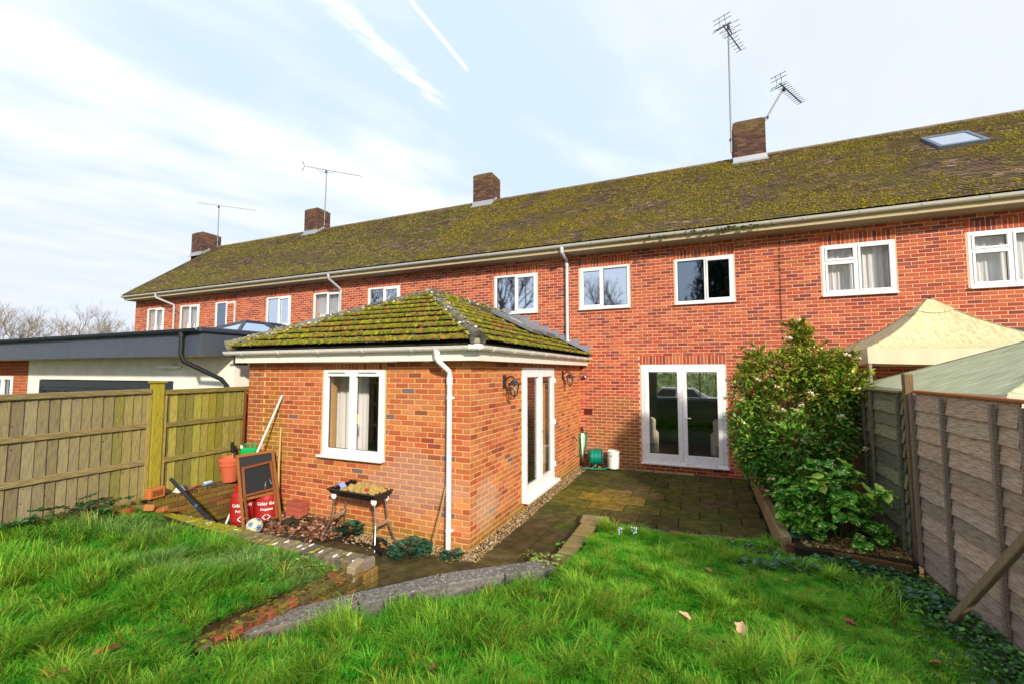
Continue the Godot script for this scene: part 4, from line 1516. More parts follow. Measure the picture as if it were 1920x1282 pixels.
func build_ground() -> void:
	var mb := MB.new()
	mb.col = K(96, 110, 62)
	mb.quad(Vector3(-400, -0.16, 60), Vector3(400, -0.16, 60), Vector3(400, -0.16, -400), Vector3(-400, -0.16, -400))
	mb.quad(Vector3(-400, -0.16, 400), Vector3(400, -0.16, 400), Vector3(400, -0.16, 60), Vector3(-400, -0.16, 60))
	var g := put("ground", mb, M.soil)
	g.set_meta("kind", "structure")
	g.set_meta("label", "green ground running out beyond the houses and gardens")
	# paving on a bed of dark earth
	var p := Node3D.new()
	p.name = "patio"
	add_child(p)
	p.set_meta("kind", "structure")
	p.set_meta("label", "mossy slab paving of the patio and the path round the extension")
	var bed := MB.new()
	bed.col = K(58, 50, 40)
	bed.quad(Vector3(-7.25, -0.03, 8.6), Vector3(1.0, -0.03, 8.6), Vector3(1.0, -0.03, 0.0), Vector3(-7.25, -0.03, 0.0))
	put("bedding", bed, M.soil, p)
	var slabs := []
	# patio field
	for i in 7:
		for j in 9:
			var x0 := -2.5 + i * 0.6
			var z0 := 0.2 + j * 0.45
			if z0 + 0.44 > 4.3 or x0 > 0.95:
				continue
			if i == 0 and j % 2 == 0:
				slabs.append([-2.62, z0, 0.72, 0.45])
			else:
				slabs.append([x0 - (0.3 if j % 2 else 0.0), z0, 0.6, 0.45])
	for i in 2:
		for j in 6:
			if i == 0:
				slabs.append([-2.62, 4.25 + j * 0.46 - 0.2 * 0, 0.45, 0.46])
			else:
				slabs.append([-2.17, 4.25 + j * 0.46 - 0.12, 0.45, 0.46])
	# the run in front of the extension
	for i in 9:
		for j in 2:
			slabs.append([-7.0 + i * 0.6, 6.25 + j * 0.6 if i < 5 else 6.1 + j * 0.6, 0.6, 0.6])
	slabs.append_array([[-3.15, 7.3, 0.6, 0.6], [-2.55, 7.3, 0.5, 0.5], [-3.2, 7.9, 0.5, 0.55], [-1.9, 6.1, 0.4, 0.5]])
	for s in slabs:
		var x: float = s[0]
		var z: float = s[1]
		if x > -2.6 and z < 4.3 and x + s[2] > 0.84:
			if x > 0.7:
				continue
			s[2] = 0.84 - x
		if z < 4.3 and x < -2.62:
			s[2] = s[2] + x + 2.62
			x = -2.62
		var m := MB.new()
		var c: Color = vary(pick([K(110, 96, 78), K(96, 87, 70), K(120, 104, 88), K(100, 94, 64), K(88, 80, 64)]), 0.07)
		# algae over the middle of the patio, with a sunlit patch painted into the colour
		var q := fn.get_noise_2d(x * 1.6 + 9.0, z * 1.6)
		c = c.lerp(K(88, 104, 30), clampf(0.6 + q, 0.1, 0.85))
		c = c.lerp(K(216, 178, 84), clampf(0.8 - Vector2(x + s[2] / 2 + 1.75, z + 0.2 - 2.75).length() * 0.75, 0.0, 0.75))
		if z > 4.2:
			c = vary(c.lerp(K(112, 90, 78), 0.6), 0.12)
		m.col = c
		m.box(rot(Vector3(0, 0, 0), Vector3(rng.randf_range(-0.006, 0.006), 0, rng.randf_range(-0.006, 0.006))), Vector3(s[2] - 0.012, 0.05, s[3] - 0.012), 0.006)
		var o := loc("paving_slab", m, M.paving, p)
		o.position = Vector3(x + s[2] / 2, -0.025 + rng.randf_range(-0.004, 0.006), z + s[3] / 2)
	# pale edging slabs along the house wall
	for i in 5:
		var m := MB.new()
		m.col = vary(K(196, 168, 120), 0.08)
		m.box(Transform3D(), Vector3(0.42, 0.06, 0.16), 0.008)
		var o := loc("edging_slab", m, M.stone, p)
		o.position = Vector3(-2.2 + i * 0.44, -0.005, 0.1)
	# shingle in the gap along the extension and under the barbecue
	var xs := []
	var cs := []
	for i in 5200:
		var v := Vector3(rng.randf_range(-2.84, -2.6), 0, rng.randf_range(0.1, 6.1))
		if i > 3400:
			v = Vector3(rng.randf_range(-5.0, -2.7), 0, 5.86 + absf(rng.randfn(0.0, 0.14)))
		var s := rng.randf_range(0.006, 0.015)
		xs.append(rot(Vector3(v.x, -0.012 + rng.randf() * 0.016, v.z), Vector3(rng.randf() * 3, rng.randf() * 6, 0), Vector3(s * 1.4, s, s)))
		cs.append(vary(pick([K(206, 180, 138), K(184, 150, 110), K(220, 204, 172), K(150, 126, 98), K(196, 160, 100)]), 0.14))
	many("shingle", blob(4, 0.8), M.stone, xs, cs, p)
	# the raised ground under both lawns
	for e in [[LEFT_LAWN, "left_lawn_ground", "raised ground of the left lawn under its grass"], [RIGHT_LAWN, "right_lawn_ground", "low ground of the right lawn under its grass"]]:
		var poly := PackedVector2Array()
		for q in e[0]: poly.append(q)
		var m := MB.new()
		m.col = K(84, 96, 40)
		var step := 0.15
		for i in 66:
			for j in 62:
				var x := -7.4 + i * step
				var z := 4.0 + j * step
				var cell := PackedVector2Array([Vector2(x, z), Vector2(x + step, z), Vector2(x + step, z + step), Vector2(x, z + step)])
				for cut in Geometry2D.intersect_polygons(cell, poly):
					var w := []
					for q in cut: w.append(Vector3(q.x, lawn_y(q.x, q.y), q.y))
					for k in w.size() - 2:
						if (w[k + 1] - w[0]).cross(w[k + 2] - w[0]).y > 0.0:
							m.tri(w[0], w[k + 1], w[k + 2])
						else:
							m.tri(w[0], w[k + 2], w[k + 1])
		for k in poly.size():
			var a := poly[k]
			var b := poly[(k + 1) % poly.size()]
			var A := Vector3(a.x, lawn_y(a.x, a.y), a.y)
			var B := Vector3(b.x, lawn_y(b.x, b.y), b.y)
			m.col = K(70, 56, 38)
			m.quado(A, B, Vector3(B.x, -0.15, B.z), Vector3(A.x, -0.15, A.z), Vector3(B.z - A.z, 0, A.x - B.x))
		var o := put(e[1], m, M.soil)
		o.set_meta("kind", "structure")
		o.set_meta("label", e[2])


func build_left_fence() -> void:
	var t := thing("board_fence", "green stained close board fence with rails, left of the brick extension", "fence", Vector3(-7.35, 0.5, 8.0))
	var X := -7.35
	var tone := func(z: float) -> Color:
		# greenest towards the extension, greyer near the camera
		var g := K(160, 150, 134).lerp(K(174, 172, 56), clampf((8.1 - z) * 0.42 + 0.35 * fn.get_noise_2d(z * 4.0, 2.0), 0.05, 0.9))
		return vary(g.lerp(K(146, 136, 124), rng.randf() * 0.6), 0.15)
	for e in [[7.205, 9.185, 2.08, 0.5], [9.335, 11.2, 2.06, 0.5], [5.6, 7.055, 2.07, 0.5]]:
		var z: float = e[0]
		while z < e[1] - 0.04:
			var w := minf(rng.randf_range(0.1, 0.125), e[1] - z)
			var m := MB.new()
			m.col = tone.call(z)
			if rng.randf() < 0.07:
				m.col = m.col.lerp(K(206, 140, 74), 0.45)
			m.box(rot(Vector3(0, 0, 0), Vector3(rng.randf_range(-0.004, 0.004), -0.15, 0)), Vector3(0.016, e[2] - e[3] - 0.06, w + 0.014), 0.003)
			# a few knots
			for k in rng.randi() % 3:
				m.col = K(78, 64, 40)
				m.ball(rot(Vector3(0.0068, rng.randf_range(-0.7, 0.7), rng.randf_range(-0.03, 0.03)), Vector3.ZERO, Vector3(0.0015, 0.009, 0.007)), 4, 7)
			var o := loc("board", m, M.board, t)
			o.position = Vector3(X - 0.012 + rng.randf_range(-0.003, 0.003), (e[2] + e[3]) / 2 + rng.randf_range(-0.01, 0.01), z + w / 2) - t.position
			z += w
		var zm: float = (e[0] + e[1]) / 2
		var zl: float = e[1] - e[0]
		for y in [[e[2] - 0.035, 0.07, 0.05], [1.55, 0.07, 0.038], [1.04, 0.075, 0.038]]:
			var r := MB.new()
			r.col = vary(K(178, 156, 124).lerp(K(168, 162, 62), 0.2 if e[0] > 7.0 else 0.55), 0.06)
			r.box(rot(Vector3(X + 0.018, y[0], zm), Vector3(0.008, 0, 0)), Vector3(y[2], y[1], zl - 0.006), 0.005)
			put("rail", r, M.lap, t)
		var gb := MB.new()
		gb.col = K(176, 158, 96)
		gb.box(at(Vector3(X - 0.004, e[3] - 0.03, zm)), Vector3(0.028, 0.16, zl), 0.004)
		put("gravel_board", gb, M.lap, t)
		for z2 in [e[0] + 0.025, e[1] - 0.025]:
			var st := MB.new()
			st.col = vary(K(182, 164, 110), 0.06)
			st.box(at(Vector3(X + 0.02, (e[2] + e[3]) / 2 - 0.04, z2)), Vector3(0.04, e[2] - e[3] - 0.1, 0.05), 0.004)
			put("batten", st, M.board, t)
	for e in [[7.13, 2.17, 0.11], [9.26, 2.16, 0.11], [5.55, 2.12, 0.08]]:
		var m := MB.new()
		m.col = vary(K(182, 172, 66), 0.05)
		m.box(at(Vector3(X + 0.01, (e[1] + 0.55) / 2, e[0])), Vector3(e[2], e[1] - 0.55, e[2] + 0.03), 0.006)
		var o := put("post", m, M.board, t)
		var c := MB.new()
		c.col = K(172, 164, 62)
		c.box(at(Vector3(X + 0.01, e[1] + 0.008, e[0])), Vector3(e[2] + 0.045, 0.03, e[2] + 0.075), 0.008)
		put("post_cap", c, M.board, o)


func lap_panel(t: Node3D, X: float, z0: float, z1: float, y0: float, top: float, dark: Color, seed_: int, battens: Array) -> void:
	# overlapping waney boards, face towards -x
	var y := y0
	var k := 0
	var f := FastNoiseLite.new()
	f.seed = seed_
	f.frequency = 0.9
	while y < top - 0.04:
		var h := rng.randf_range(0.165, 0.2)
		var m := MB.new()
		m.col = vary(dark, 0.17)
		var n := 14
		var yk := y
		var hk := minf(h, top - y)
		var slope := rng.randf_range(-0.012, 0.012)
		var edge := func(u: float) -> float:
			return yk - 0.012 + slope * (u - 0.5) + 0.016 * f.get_noise_2d(u * 6.0, k * 7.0) + 0.006 * f.get_noise_2d(u * 30.0, k * 3.0)
		for i in n:
			var u0 := float(i) / n
			var u1 := float(i + 1) / n
			var a := Vector3(X - 0.034, edge.call(u0), lerpf(z0, z1, u0))
			var b := Vector3(X - 0.034, edge.call(u1), lerpf(z0, z1, u1))
			var c := Vector3(X - 0.002, yk + hk + 0.02, b.z)
			var d := Vector3(X - 0.002, yk + hk + 0.02, a.z)
			m.quado(a, b, c, d, Vector3.LEFT)
			m.quado(a, b, b + Vector3(0.015, 0, 0), a + Vector3(0.015, 0, 0), Vector3.DOWN)
			m.quado(a + Vector3(0.012, 0, 0), b + Vector3(0.012, 0, 0), c + Vector3(0.01, 0, 0), d + Vector3(0.01, 0, 0), Vector3.RIGHT)
		put("board", m, M.lap, t)
		y += h - 0.018
		k += 1
	for z in battens:
		var m := MB.new()
		m.col = vary(dark.lerp(K(128, 118, 106), 0.4), 0.06)
		m.box(rot(Vector3(X - 0.05, (top + y0) / 2, z), Vector3(rng.randf_range(-0.006, 0.006), 0, 0)), Vector3(0.035, top - y0 - 0.02, 0.042), 0.004)
		put("batten", m, M.lap, t)


func build_right_fence() -> void:
	var t := thing("lap_fence", "weathered grey lap board fence panel with battens at the right edge", "fence", Vector3(2.27, 0, 5.8))
	lap_panel(t, 2.27, 4.35, 6.3, 0.12, 2.08, K(212, 190, 168), 3, [4.47, 5.17, 6.02])
	lap_panel(t, 2.27, 6.36, 8.3, 0.12, 2.07, K(208, 186, 164), 4, [6.41, 7.0, 7.8])
	var m := MB.new()
	m.col = K(150, 126, 108)
	m.box(rot(Vector3(2.25, 1.12, 4.32), Vector3(0.01, 0, 0.008)), Vector3(0.085, 2.36, 0.085), 0.006)
	var post := put("post", m, M.board, t)
	m = MB.new()
	m.col = K(150, 140, 92)
	m.box(at(Vector3(2.245, 2.24, 4.315)), Vector3(0.088, 0.14, 0.088), 0.006)
	put("mossy_post_top", m, M.board, post)
	m = MB.new()
	m.col = K(176, 108, 58)
	m.box(at(Vector3(2.268, 2.105, 6.4)), Vector3(0.075, 0.028, 3.85), 0.006)
	put("capping_rail", m, M.wood, t)
	m = MB.new()
	m.col = K(168, 132, 82)
	m.box(at(Vector3(2.262, 0.05, 6.4)), Vector3(0.03, 0.15, 3.9), 0.005)
	put("gravel_board", m, M.lap, t)
	var t2 := thing("mossy_lap_fence", "older greenish lap board fence panel behind the bushes and below the tent", "fence", Vector3(2.22, 0, 3.2))
	lap_panel(t2, 2.22, 2.9, 4.3, 0.1, 2.06, K(158, 156, 124), 7, [2.95, 3.28, 4.2])
	lap_panel(t2, 2.2, 0.1, 2.84, 0.1, 2.05, K(152, 150, 120), 8, [0.2, 1.2, 2.1])
	m = MB.new()
	m.col = K(150, 150, 112)
	m.box(at(Vector3(2.2, 2.085, 3.57)), Vector3(0.07, 0.03, 1.35), 0.005)
	put("capping_rail", m, M.board, t2)
	# the prop
	m = MB.new()
	m.col = K(160, 140, 124)
	m.bar(Vector3(1.93, 0.02, 5.72), Vector3(2.17, 1.62, 6.98), 0.075, 0.045, Vector3.LEFT, 0.006)
	lone("timber_prop", m, M.board, "grey timber prop leaning against the lap fence at bottom right", "timber prop")


func loose_brick(mb: MB, t: Transform3D, s: Vector3, col: Color) -> void:
	mb.col = col
	mb.box(t, s, 0.009)


func build_garden_walls() -> void:
	# low brick wall under the second fence panel, facing +x
	var t := thing("low_brick_wall", "low mossy brick wall under the fence beside the extension", "garden wall", Vector3(-7.25, 0, 6.5))
	var xf := Transform3D(Basis(Vector3.FORWARD, Vector3.UP, Vector3.RIGHT), Vector3(-7.16, -0.1, 7.2))
	var mb := MB.new()
	mb.col = K(120, 92, 62)
	mb.box(at(Vector3(-7.28, 0.17, 6.5)), Vector3(0.23, 0.6, 1.38))
	var core := put("core", mb, M.mortar, t)
	var pal := func(u: float, v: float) -> Color:
		var c := vary(pick([K(150, 96, 62), K(134, 84, 56), K(164, 112, 68), K(120, 86, 52)]), 0.1)
		return c.lerp(K(126, 118, 42), clampf(0.3 + fn.get_noise_2d(u * 3.0, v * 3.0) + (0.35 if v > 0.45 else 0.0), 0.0, 0.75))
	lay(core, xf, 1.36, 0.6, [], pal, 80, M.brick)
	for i in 18:
		var m := MB.new()
		loose_brick(m, rot(Vector3(-7.27, 0.505, 5.88 + i * 0.076), Vector3(0, rng.randf_range(-0.03, 0.03), 0)), Vector3(0.22, 0.07, 0.066), vary(K(112, 92, 50), 0.14))
		put("coping_brick", m, M.brick, t)
	# retaining wall with a coping of bricks on edge
	var w := thing("retaining_wall", "mossy brick retaining wall along the front edge of the left lawn", "garden wall", Vector3(-5.3, 0, 7.15))
	mb = MB.new()
	mb.col = K(110, 86, 60)
	mb.box(at(Vector3(-5.28, 0.08, 7.215)), Vector3(3.84, 0.32, 0.2))
	put("core", mb, M.mortar, w)
	var n := 52
	for i in n:
		var x := -7.2 + 3.9 * (i + 0.5) / n
		var m := MB.new()
		var k := smoothstep(-4.6, -6.4, x)
		var c := vary(pick([K(128, 116, 100), K(112, 104, 92), K(140, 122, 104)]), 0.09).lerp(K(168, 156, 34), clampf(k * 0.7 + 0.3 * fine.get_noise_2d(x, 3.0), 0.0, 0.85))
		if i == n - 1:
			c = K(150, 132, 116)
		loose_brick(m, rot(Vector3(x, 0.282 + rng.randf_range(-0.004, 0.006) + 0.02 * k, 7.215), Vector3(0, rng.randf_range(-0.04, 0.04), 0)), Vector3(0.064, 0.105, 0.225), c)
		put("coping_brick", m, M.brick, w)
	# moss and lichen on the coping
	var xs := []
	var cs := []
	for i in 1500:
		var x := rng.randf_range(-7.2, -3.35)
		var k := smoothstep(-4.4, -6.2, x)
		if rng.randf() > 0.06 + 0.8 * k * clampf(0.6 + fine.get_noise_2d(x * 2.0, i * 0.01), 0.0, 1.0):
			continue
		var s := rng.randf_range(0.012, 0.035)
		var joint := -7.2 + 3.9 * roundf((x + 7.2) / 3.9 * n) / n
		xs.append(rot(Vector3(lerpf(joint, x, k), 0.329 + 0.02 * k, 7.215 + rng.randf_range(-0.11, 0.11)), Vector3(0, rng.randf() * 6, 0), Vector3(s * 0.6, s * 0.4, s * 1.3)))
		cs.append(vary(pick([K(142, 134, 28), K(122, 120, 30), K(158, 146, 40)]) if rng.randf() < 0.94 else K(222, 218, 206), 0.13))
	many("moss", blob(5, 0.8), M.moss, xs, cs, w)
	for e in [[-4.55, 7.14], [-4.3, 7.18], [-4.2, 7.1], [-3.95, 7.2], [-3.72, 7.22], [-3.62, 7.12], [-4.62, 7.24]]:
		var m := MB.new()
		m.col = K(228, 224, 214)
		m.ball(rot(Vector3(e[0], 0.337, e[1] + 0.045), Vector3(0, 0.2, 0), Vector3(0.02, 0.004, 0.05)), 5, 10)
		put("lichen_patch", m, M.moss, w)
	# end face: three courses down to the path
	for k in 3:
		for s in 2:
			var m := MB.new()
			loose_brick(m, rot(Vector3(-3.36 + 0.03, 0.196 - k * 0.075, 7.165 + s * 0.115 - 0.03), Vector3(0, 0.1, 0)), Vector3(0.1, 0.066, 0.105 if k != 1 else 0.108), vary(K(140, 112, 60), 0.14).lerp(K(96, 88, 46), 0.22 * k))
			put("brick", m, M.brick, w)
	# the tumbled return towards the camera
	var r := thing("broken_brick_edging", "tumbled mossy bricks stepping down beside the concrete kerb", "garden wall", Vector3(-3.45, 0.2, 8.0))
	for i in 15:
		var z := 7.36 + i * 0.1
		for k in 4:
			if z > 8.2 and k > 2 or z > 8.55 and k > 1:
				continue
			var m := MB.new()
			var top := lerpf(0.31, 0.3, clampf((z - 7.4) / 1.4, 0, 1))
			var c := vary(pick([K(132, 88, 60), K(148, 104, 64), K(112, 80, 56), K(104, 90, 60)]), 0.14)
			if k == 0:
				c = c.lerp(pick([K(176, 86, 58), K(104, 90, 68), K(112, 104, 40), K(96, 84, 52)]), 0.55)
			else:
				c = c.lerp(K(96, 92, 38), 0.45)
			loose_brick(m, rot(Vector3(-3.38 - (z - 7.36) * 0.14 + rng.randf_range(-0.012, 0.012) + 0.012 * k, top - 0.04 - k * 0.078, z), Vector3(rng.randf_range(-0.1, 0.1), rng.randf_range(-0.2, 0.2), rng.randf_range(-0.12, 0.12)) * (1.0 if k == 0 else 0.4)), Vector3(rng.randf_range(0.17, 0.225), 0.068, 0.094), c)
			put("brick", m, M.brick, r)
	var bl := MB.new()
	bl.col = K(168, 148, 120)
	bl.box(rot(Vector3(-3.33, 0.3, 7.38), Vector3(0.08, 0.2, -0.1)), Vector3(0.1, 0.16, 0.2), 0.012)
	put("half_brick", bl, M.brick, r)
	xs = []
	cs = []
	for i in 900:
		var z := rng.randf_range(7.4, 8.9)
		var s := rng.randf_range(0.008, 0.024)
		xs.append(rot(Vector3(-3.42 - (z - 7.36) * 0.14 + rng.randfn(0.0, 0.07), 0.305 - rng.randf() * 0.03, z), Vector3(0, rng.randf() * 6, 0), Vector3(s * 1.2, s * 0.5, s)))
		cs.append(vary(pick([K(112, 108, 30), K(86, 84, 32), K(72, 64, 34)]), 0.25))
	many("moss", blob(5, 0.8), M.moss, xs, cs, r)
	# concrete kerb beside the right lawn
	var kb := thing("concrete_kerb", "pale pebbly concrete kerb slabs edging the right lawn", "kerb", Vector3(-2.6, 0, 7.2))
	var line := [Vector3(-3.52, 0.2, 8.45), Vector3(-3.0, 0.2, 7.72), Vector3(-2.5, 0.18, 7.03), Vector3(-2.05, 0.16, 6.58), Vector3(-1.62, 0.13, 6.14)]
	for i in 4:
		var a: Vector3 = line[i]
		var b: Vector3 = line[i + 1]
		var d := (b - a).normalized() * 0.006
		var m := MB.new()
		m.col = vary(K(142, 137, 130), 0.05)
		m.bar(a + d, b - d, 0.25, 0.2, Vector3.UP, 0.012)
		var o := put("kerb_slab", m, M.stone, kb)
		o.position.y -= 0.06
	xs = []
	cs = []
	for i in 2600:
		var k := rng.randi() % 4
		var p: Vector3 = line[k].lerp(line[k + 1], rng.randf())
		var side: Vector3 = (line[k + 1] - line[k]).normalized().cross(Vector3.UP)
		var s := rng.randf_range(0.004, 0.011)
		xs.append(rot(p + side * rng.randf_range(-0.115, 0.115) + Vector3(0, 0.038, 0), Vector3(0, rng.randf() * 6, 0), Vector3(s, s * 0.5, s)))
		cs.append(vary(pick([K(186, 178, 168), K(166, 150, 134), K(214, 208, 200), K(112, 106, 98)]), 0.1))
	many("exposed_pebbles", blob(8, 0.6), M.stone, xs, cs, kb)
	# brick on edge strip and stone at the corner of the lawn
	var es := thing("brick_edging_strip", "strip of bricks on edge between the path and right lawn", "brick edging", Vector3(-1.6, 0, 4.95))
	for i in 21:
		var m := MB.new()
		var c := vary(pick([K(142, 124, 92), K(126, 114, 88), K(150, 128, 86)]), 0.08).lerp(K(140, 136, 50), rng.randf_range(0.05, 0.4))
		loose_brick(m, rot(Vector3(-1.6, 0.045 + rng.randf_range(-0.004, 0.005), 4.42 + i * 0.074), Vector3(0, rng.randf_range(-0.03, 0.03), 0)), Vector3(0.225, 0.11, 0.063), c)
		put("brick", m, M.brick, es)
	var st := MB.new()
	st.col = K(176, 158, 118)
	st.box(rot(Vector3(-1.58, 0.03, 4.17), Vector3(0.01, 0.12, 0)), Vector3(0.42, 0.1, 0.34), 0.018)
	put("corner_stone", st, M.stone, es)
	var x := -1.3
	var ed := thing("stone_lawn_edging", "row of broken stones between the patio and right lawn", "stone edging", Vector3(-0.3, 0, 4.25))
	while x < 0.85:
		var l := rng.randf_range(0.13, 0.3)
		var m := MB.new()
		m.col = vary(pick([K(140, 126, 104), K(160, 110, 78), K(122, 112, 96), K(150, 134, 96)]), 0.1)
		m.box(rot(Vector3(x + l / 2, 0.02 + rng.randf_range(-0.01, 0.015), 4.28 - (x + 1.3) * 0.06 + rng.randf_range(-0.02, 0.02)), Vector3(rng.randf_range(-0.08, 0.08), rng.randf_range(-0.15, 0.15), rng.randf_range(-0.06, 0.06))), Vector3(l - 0.015, 0.09, rng.randf_range(0.1, 0.16)), 0.02)
		put("stone", m, M.stone, ed)
		x += l
	# raised bed by the right fence
	var bw := thing("raised_bed_wall", "low pale wall holding the shrub bed at the patio edge", "garden wall", Vector3(0.9, 0, 2.3))
	for i in 5:
		var m := MB.new()
		m.col = vary(K(186, 164, 116), 0.06)
		m.box(rot(Vector3(0.92, 0.09, 0.55 + i * 0.86), Vector3.ZERO), Vector3(0.12, 0.34, 0.85), 0.012)
		put("wall_block", m, M.stone, bw)
	var e2 := MB.new()
	e2.col = K(132, 96, 62)
	e2.bar(Vector3(0.9, 0.12, 4.46), Vector3(2.1, 0.1, 4.62), 0.05, 0.16, Vector3.UP, 0.01)
	put("board_edge", e2, M.lap, bw)
	var sb := MB.new()
	sb.col = K(62, 50, 38)
	sb.box(at(Vector3(1.58, 0.03, 2.3)), Vector3(1.2, 0.34, 4.5), 0.02)
	var so := put("bed_soil", sb, M.soil)
	so.set_meta("kind", "structure")
	so.set_meta("label", "dark soil of the shrub bed by the right fence")
	xs = []
	cs = []
	for i in 1800:
		var s := rng.randf_range(0.008, 0.02)
		xs.append(rot(Vector3(rng.randf_range(1.1, 2.15), 0.205, rng.randf_range(3.9, 4.52)), Vector3(rng.randf() * 3, rng.randf() * 6, 0), Vector3(s * 1.4, s * 0.7, s)))
		cs.append(vary(pick([K(196, 160, 96), K(160, 126, 78), K(210, 184, 130), K(120, 92, 60)]), 0.14))
	var ch := many("bark_chippings", blob(4, 0.8), M.stone, xs, cs)
	ch.set_meta("label", "pale gravel chippings at the front of the shrub bed")
	# loose brick half on the low wall, next to the fence post
	var lb := MB.new()
	lb.col = K(206, 124, 66)
	lb.box(Transform3D(), Vector3(0.11, 0.15, 0.22), 0.012)
	lb.col = K(150, 84, 46)
	lb.box(at(Vector3(0.053, 0, 0)), Vector3(0.012, 0.08, 0.14), 0.004)
	lone("frogged_brick", lb, M.brick, "single orange brick standing at the foot of the fence post", "brick", Vector3(-7.18, 0.62, 7.18), "", 0.1)
	for i in 3:
		var m := MB.new()
		m.col = vary([K(166, 92, 52), K(190, 128, 80), K(176, 104, 66)][i], 0.05)
		m.box(Transform3D(), [Vector3(0.22, 0.09, 0.1), Vector3(0.12, 0.08, 0.1), Vector3(0.15, 0.07, 0.09)][i], 0.014)
		var o := lone("broken_brick", m, M.brick, ["long broken brick under dry grass at the end of the low wall", "pale half brick beside the long broken brick", "lowest tilted broken brick at the lawn edge"][i], "brick", [Vector3(-7.02, 0.49, 7.62), Vector3(-6.92, 0.5, 7.38), Vector3(-6.86, 0.44, 7.26)][i], "broken bricks by the low wall", [0.5, 1.1, 0.2][i])
		o.rotation.z = [0.1, -0.2, 0.3][i]


# ---------------------------------------------------------------- tents, trees, bushes

func tent(called: String, label: String, x0: float, x1: float, z0: float, z1: float, eave: float, peak: float, sag: float, drop: float, m: Material, cols: Array) -> void:
	var c := Vector3((x0 + x1) / 2, 0, (z0 + z1) / 2)
	var t := thing(called, label, "tent", c)
	var corner := [Vector3(x0, eave, z1), Vector3(x1, eave, z1), Vector3(x1, eave, z0), Vector3(x0, eave, z0)]
	var top := Vector3(c.x, peak, c.z)
	for i in 4:
		var a: Vector3 = corner[i]
		var b: Vector3 = corner[(i + 1) % 4]
		var mb := MB.new()
		mb.col = cols[i % cols.size()]
		mb.grid(func(u: float, v: float) -> Vector3:
			var e := a.lerp(b, u)
			var p := e.lerp(top, v)
			# the cloth hangs hollow between hips and towards the peak
			p.y -= sag * 4.0 * v * (1.0 - v) * (0.75 + 0.5 * sin(u * PI)) * 0.6
			p.y -= 0.03 * sin(u * PI) * (1.0 - v)
			p.y += 0.012 * sin(u * 23.0 + v * 9.0) * (1.0 - v) * v
			return p, 20, 14)
		put("canopy", mb, m, t)
		var vl := MB.new()
		vl.col = cols[i % cols.size()].lerp(K(240, 214, 186), 0.5)
		vl.grid(func(u, v): return a.lerp(b, u) + Vector3(0, -0.03 * sin(u * PI) - drop * v, 0) + 0.015 * sin(u * 40.0) * v * Vector3(0.6, 0, 0.6), 30, 2, true)
		put("valance", vl, M.cloth, t)
		var sm := MB.new()
		sm.col = cols[0] * 0.86
		var pts := []
		for k in 13:
			var v := k / 12.0
			var p := a.lerp(top, v)
			p.y -= sag * 4.0 * v * (1.0 - v) * 0.75 * 0.6 - 0.004
			pts.append(p)
		sm.tube(pts, 0.008, 6)
		put("seam", sm, m, t)
		var pl := MB.new()
		pl.col = K(190, 190, 190)
		var inset := (c - Vector3(a.x, 0, a.z)) * 0.03
		pl.box(at(Vector3(a.x, (eave - 0.16) / 2, a.z) + inset + Vector3(0, -0.03, 0)), Vector3(0.04, eave - 0.06, 0.04), 0.004)
		put("pole", pl, M.metal, t)
		# the small cap above
		var cp := MB.new()
		cp.col = cols[i % cols.size()]
		var v0 := 0.8
		cp.grid(func(u: float, v: float) -> Vector3:
			var w := lerpf(v0, 1.0, v)
			var p := a.lerp(b, u).lerp(top, w)
			p.y -= sag * 4.0 * w * (1.0 - w) * (0.75 + 0.5 * sin(u * PI)) * 0.6 - 0.02
			return p, 8, 4)
		put("cap", cp, m, t)


func build_tents() -> void:
	tent("peaked_tent", "cream peaked garden tent with algae streaks standing against the right house", 2.38, 4.83, 0.12, 2.5, 2.7, 3.58, 0.26, 0.24, M.canvas, [K(236, 224, 190), K(234, 222, 188), K(230, 218, 182), K(238, 224, 194)])
	tent("low_green_tent", "low grey green tent roof right behind the lap fence", 2.34, 5.96, 2.36, 5.98, 2.14, 2.94, 0.03, 0.2, M.tent_green, [K(226, 222, 200), K(228, 224, 204), K(222, 218, 196), K(218, 214, 190)])


func twig(mb: MB, p: Vector3, d: Vector3, len: float, r: float, depth: int, r2: RandomNumberGenerator) -> void:
	var mid := p + d * len * 0.5 + Vector3(r2.randf_range(-1, 1), r2.randf_range(-0.3, 0.6), r2.randf_range(-1, 1)) * len * 0.07
	var e := p + d * len + Vector3(0, len * 0.06, 0)
	mb.tube([p, mid, e], [r, r * 0.8, r * 0.6], 4 if depth < 3 else 6, false)
	if depth == 0:
		return
	var n := 3 if depth > 1 else 4
	for i in n:
		var k := r2.randf_range(0.45, 1.0)
		var nd := (d + Vector3(r2.randf_range(-1, 1), r2.randf_range(-0.25, 0.75), r2.randf_range(-1, 1)) * 0.75).normalized()
		twig(mb, p.lerp(e, k), nd, len * r2.randf_range(0.55, 0.8), r * 0.55, depth - 1, r2)


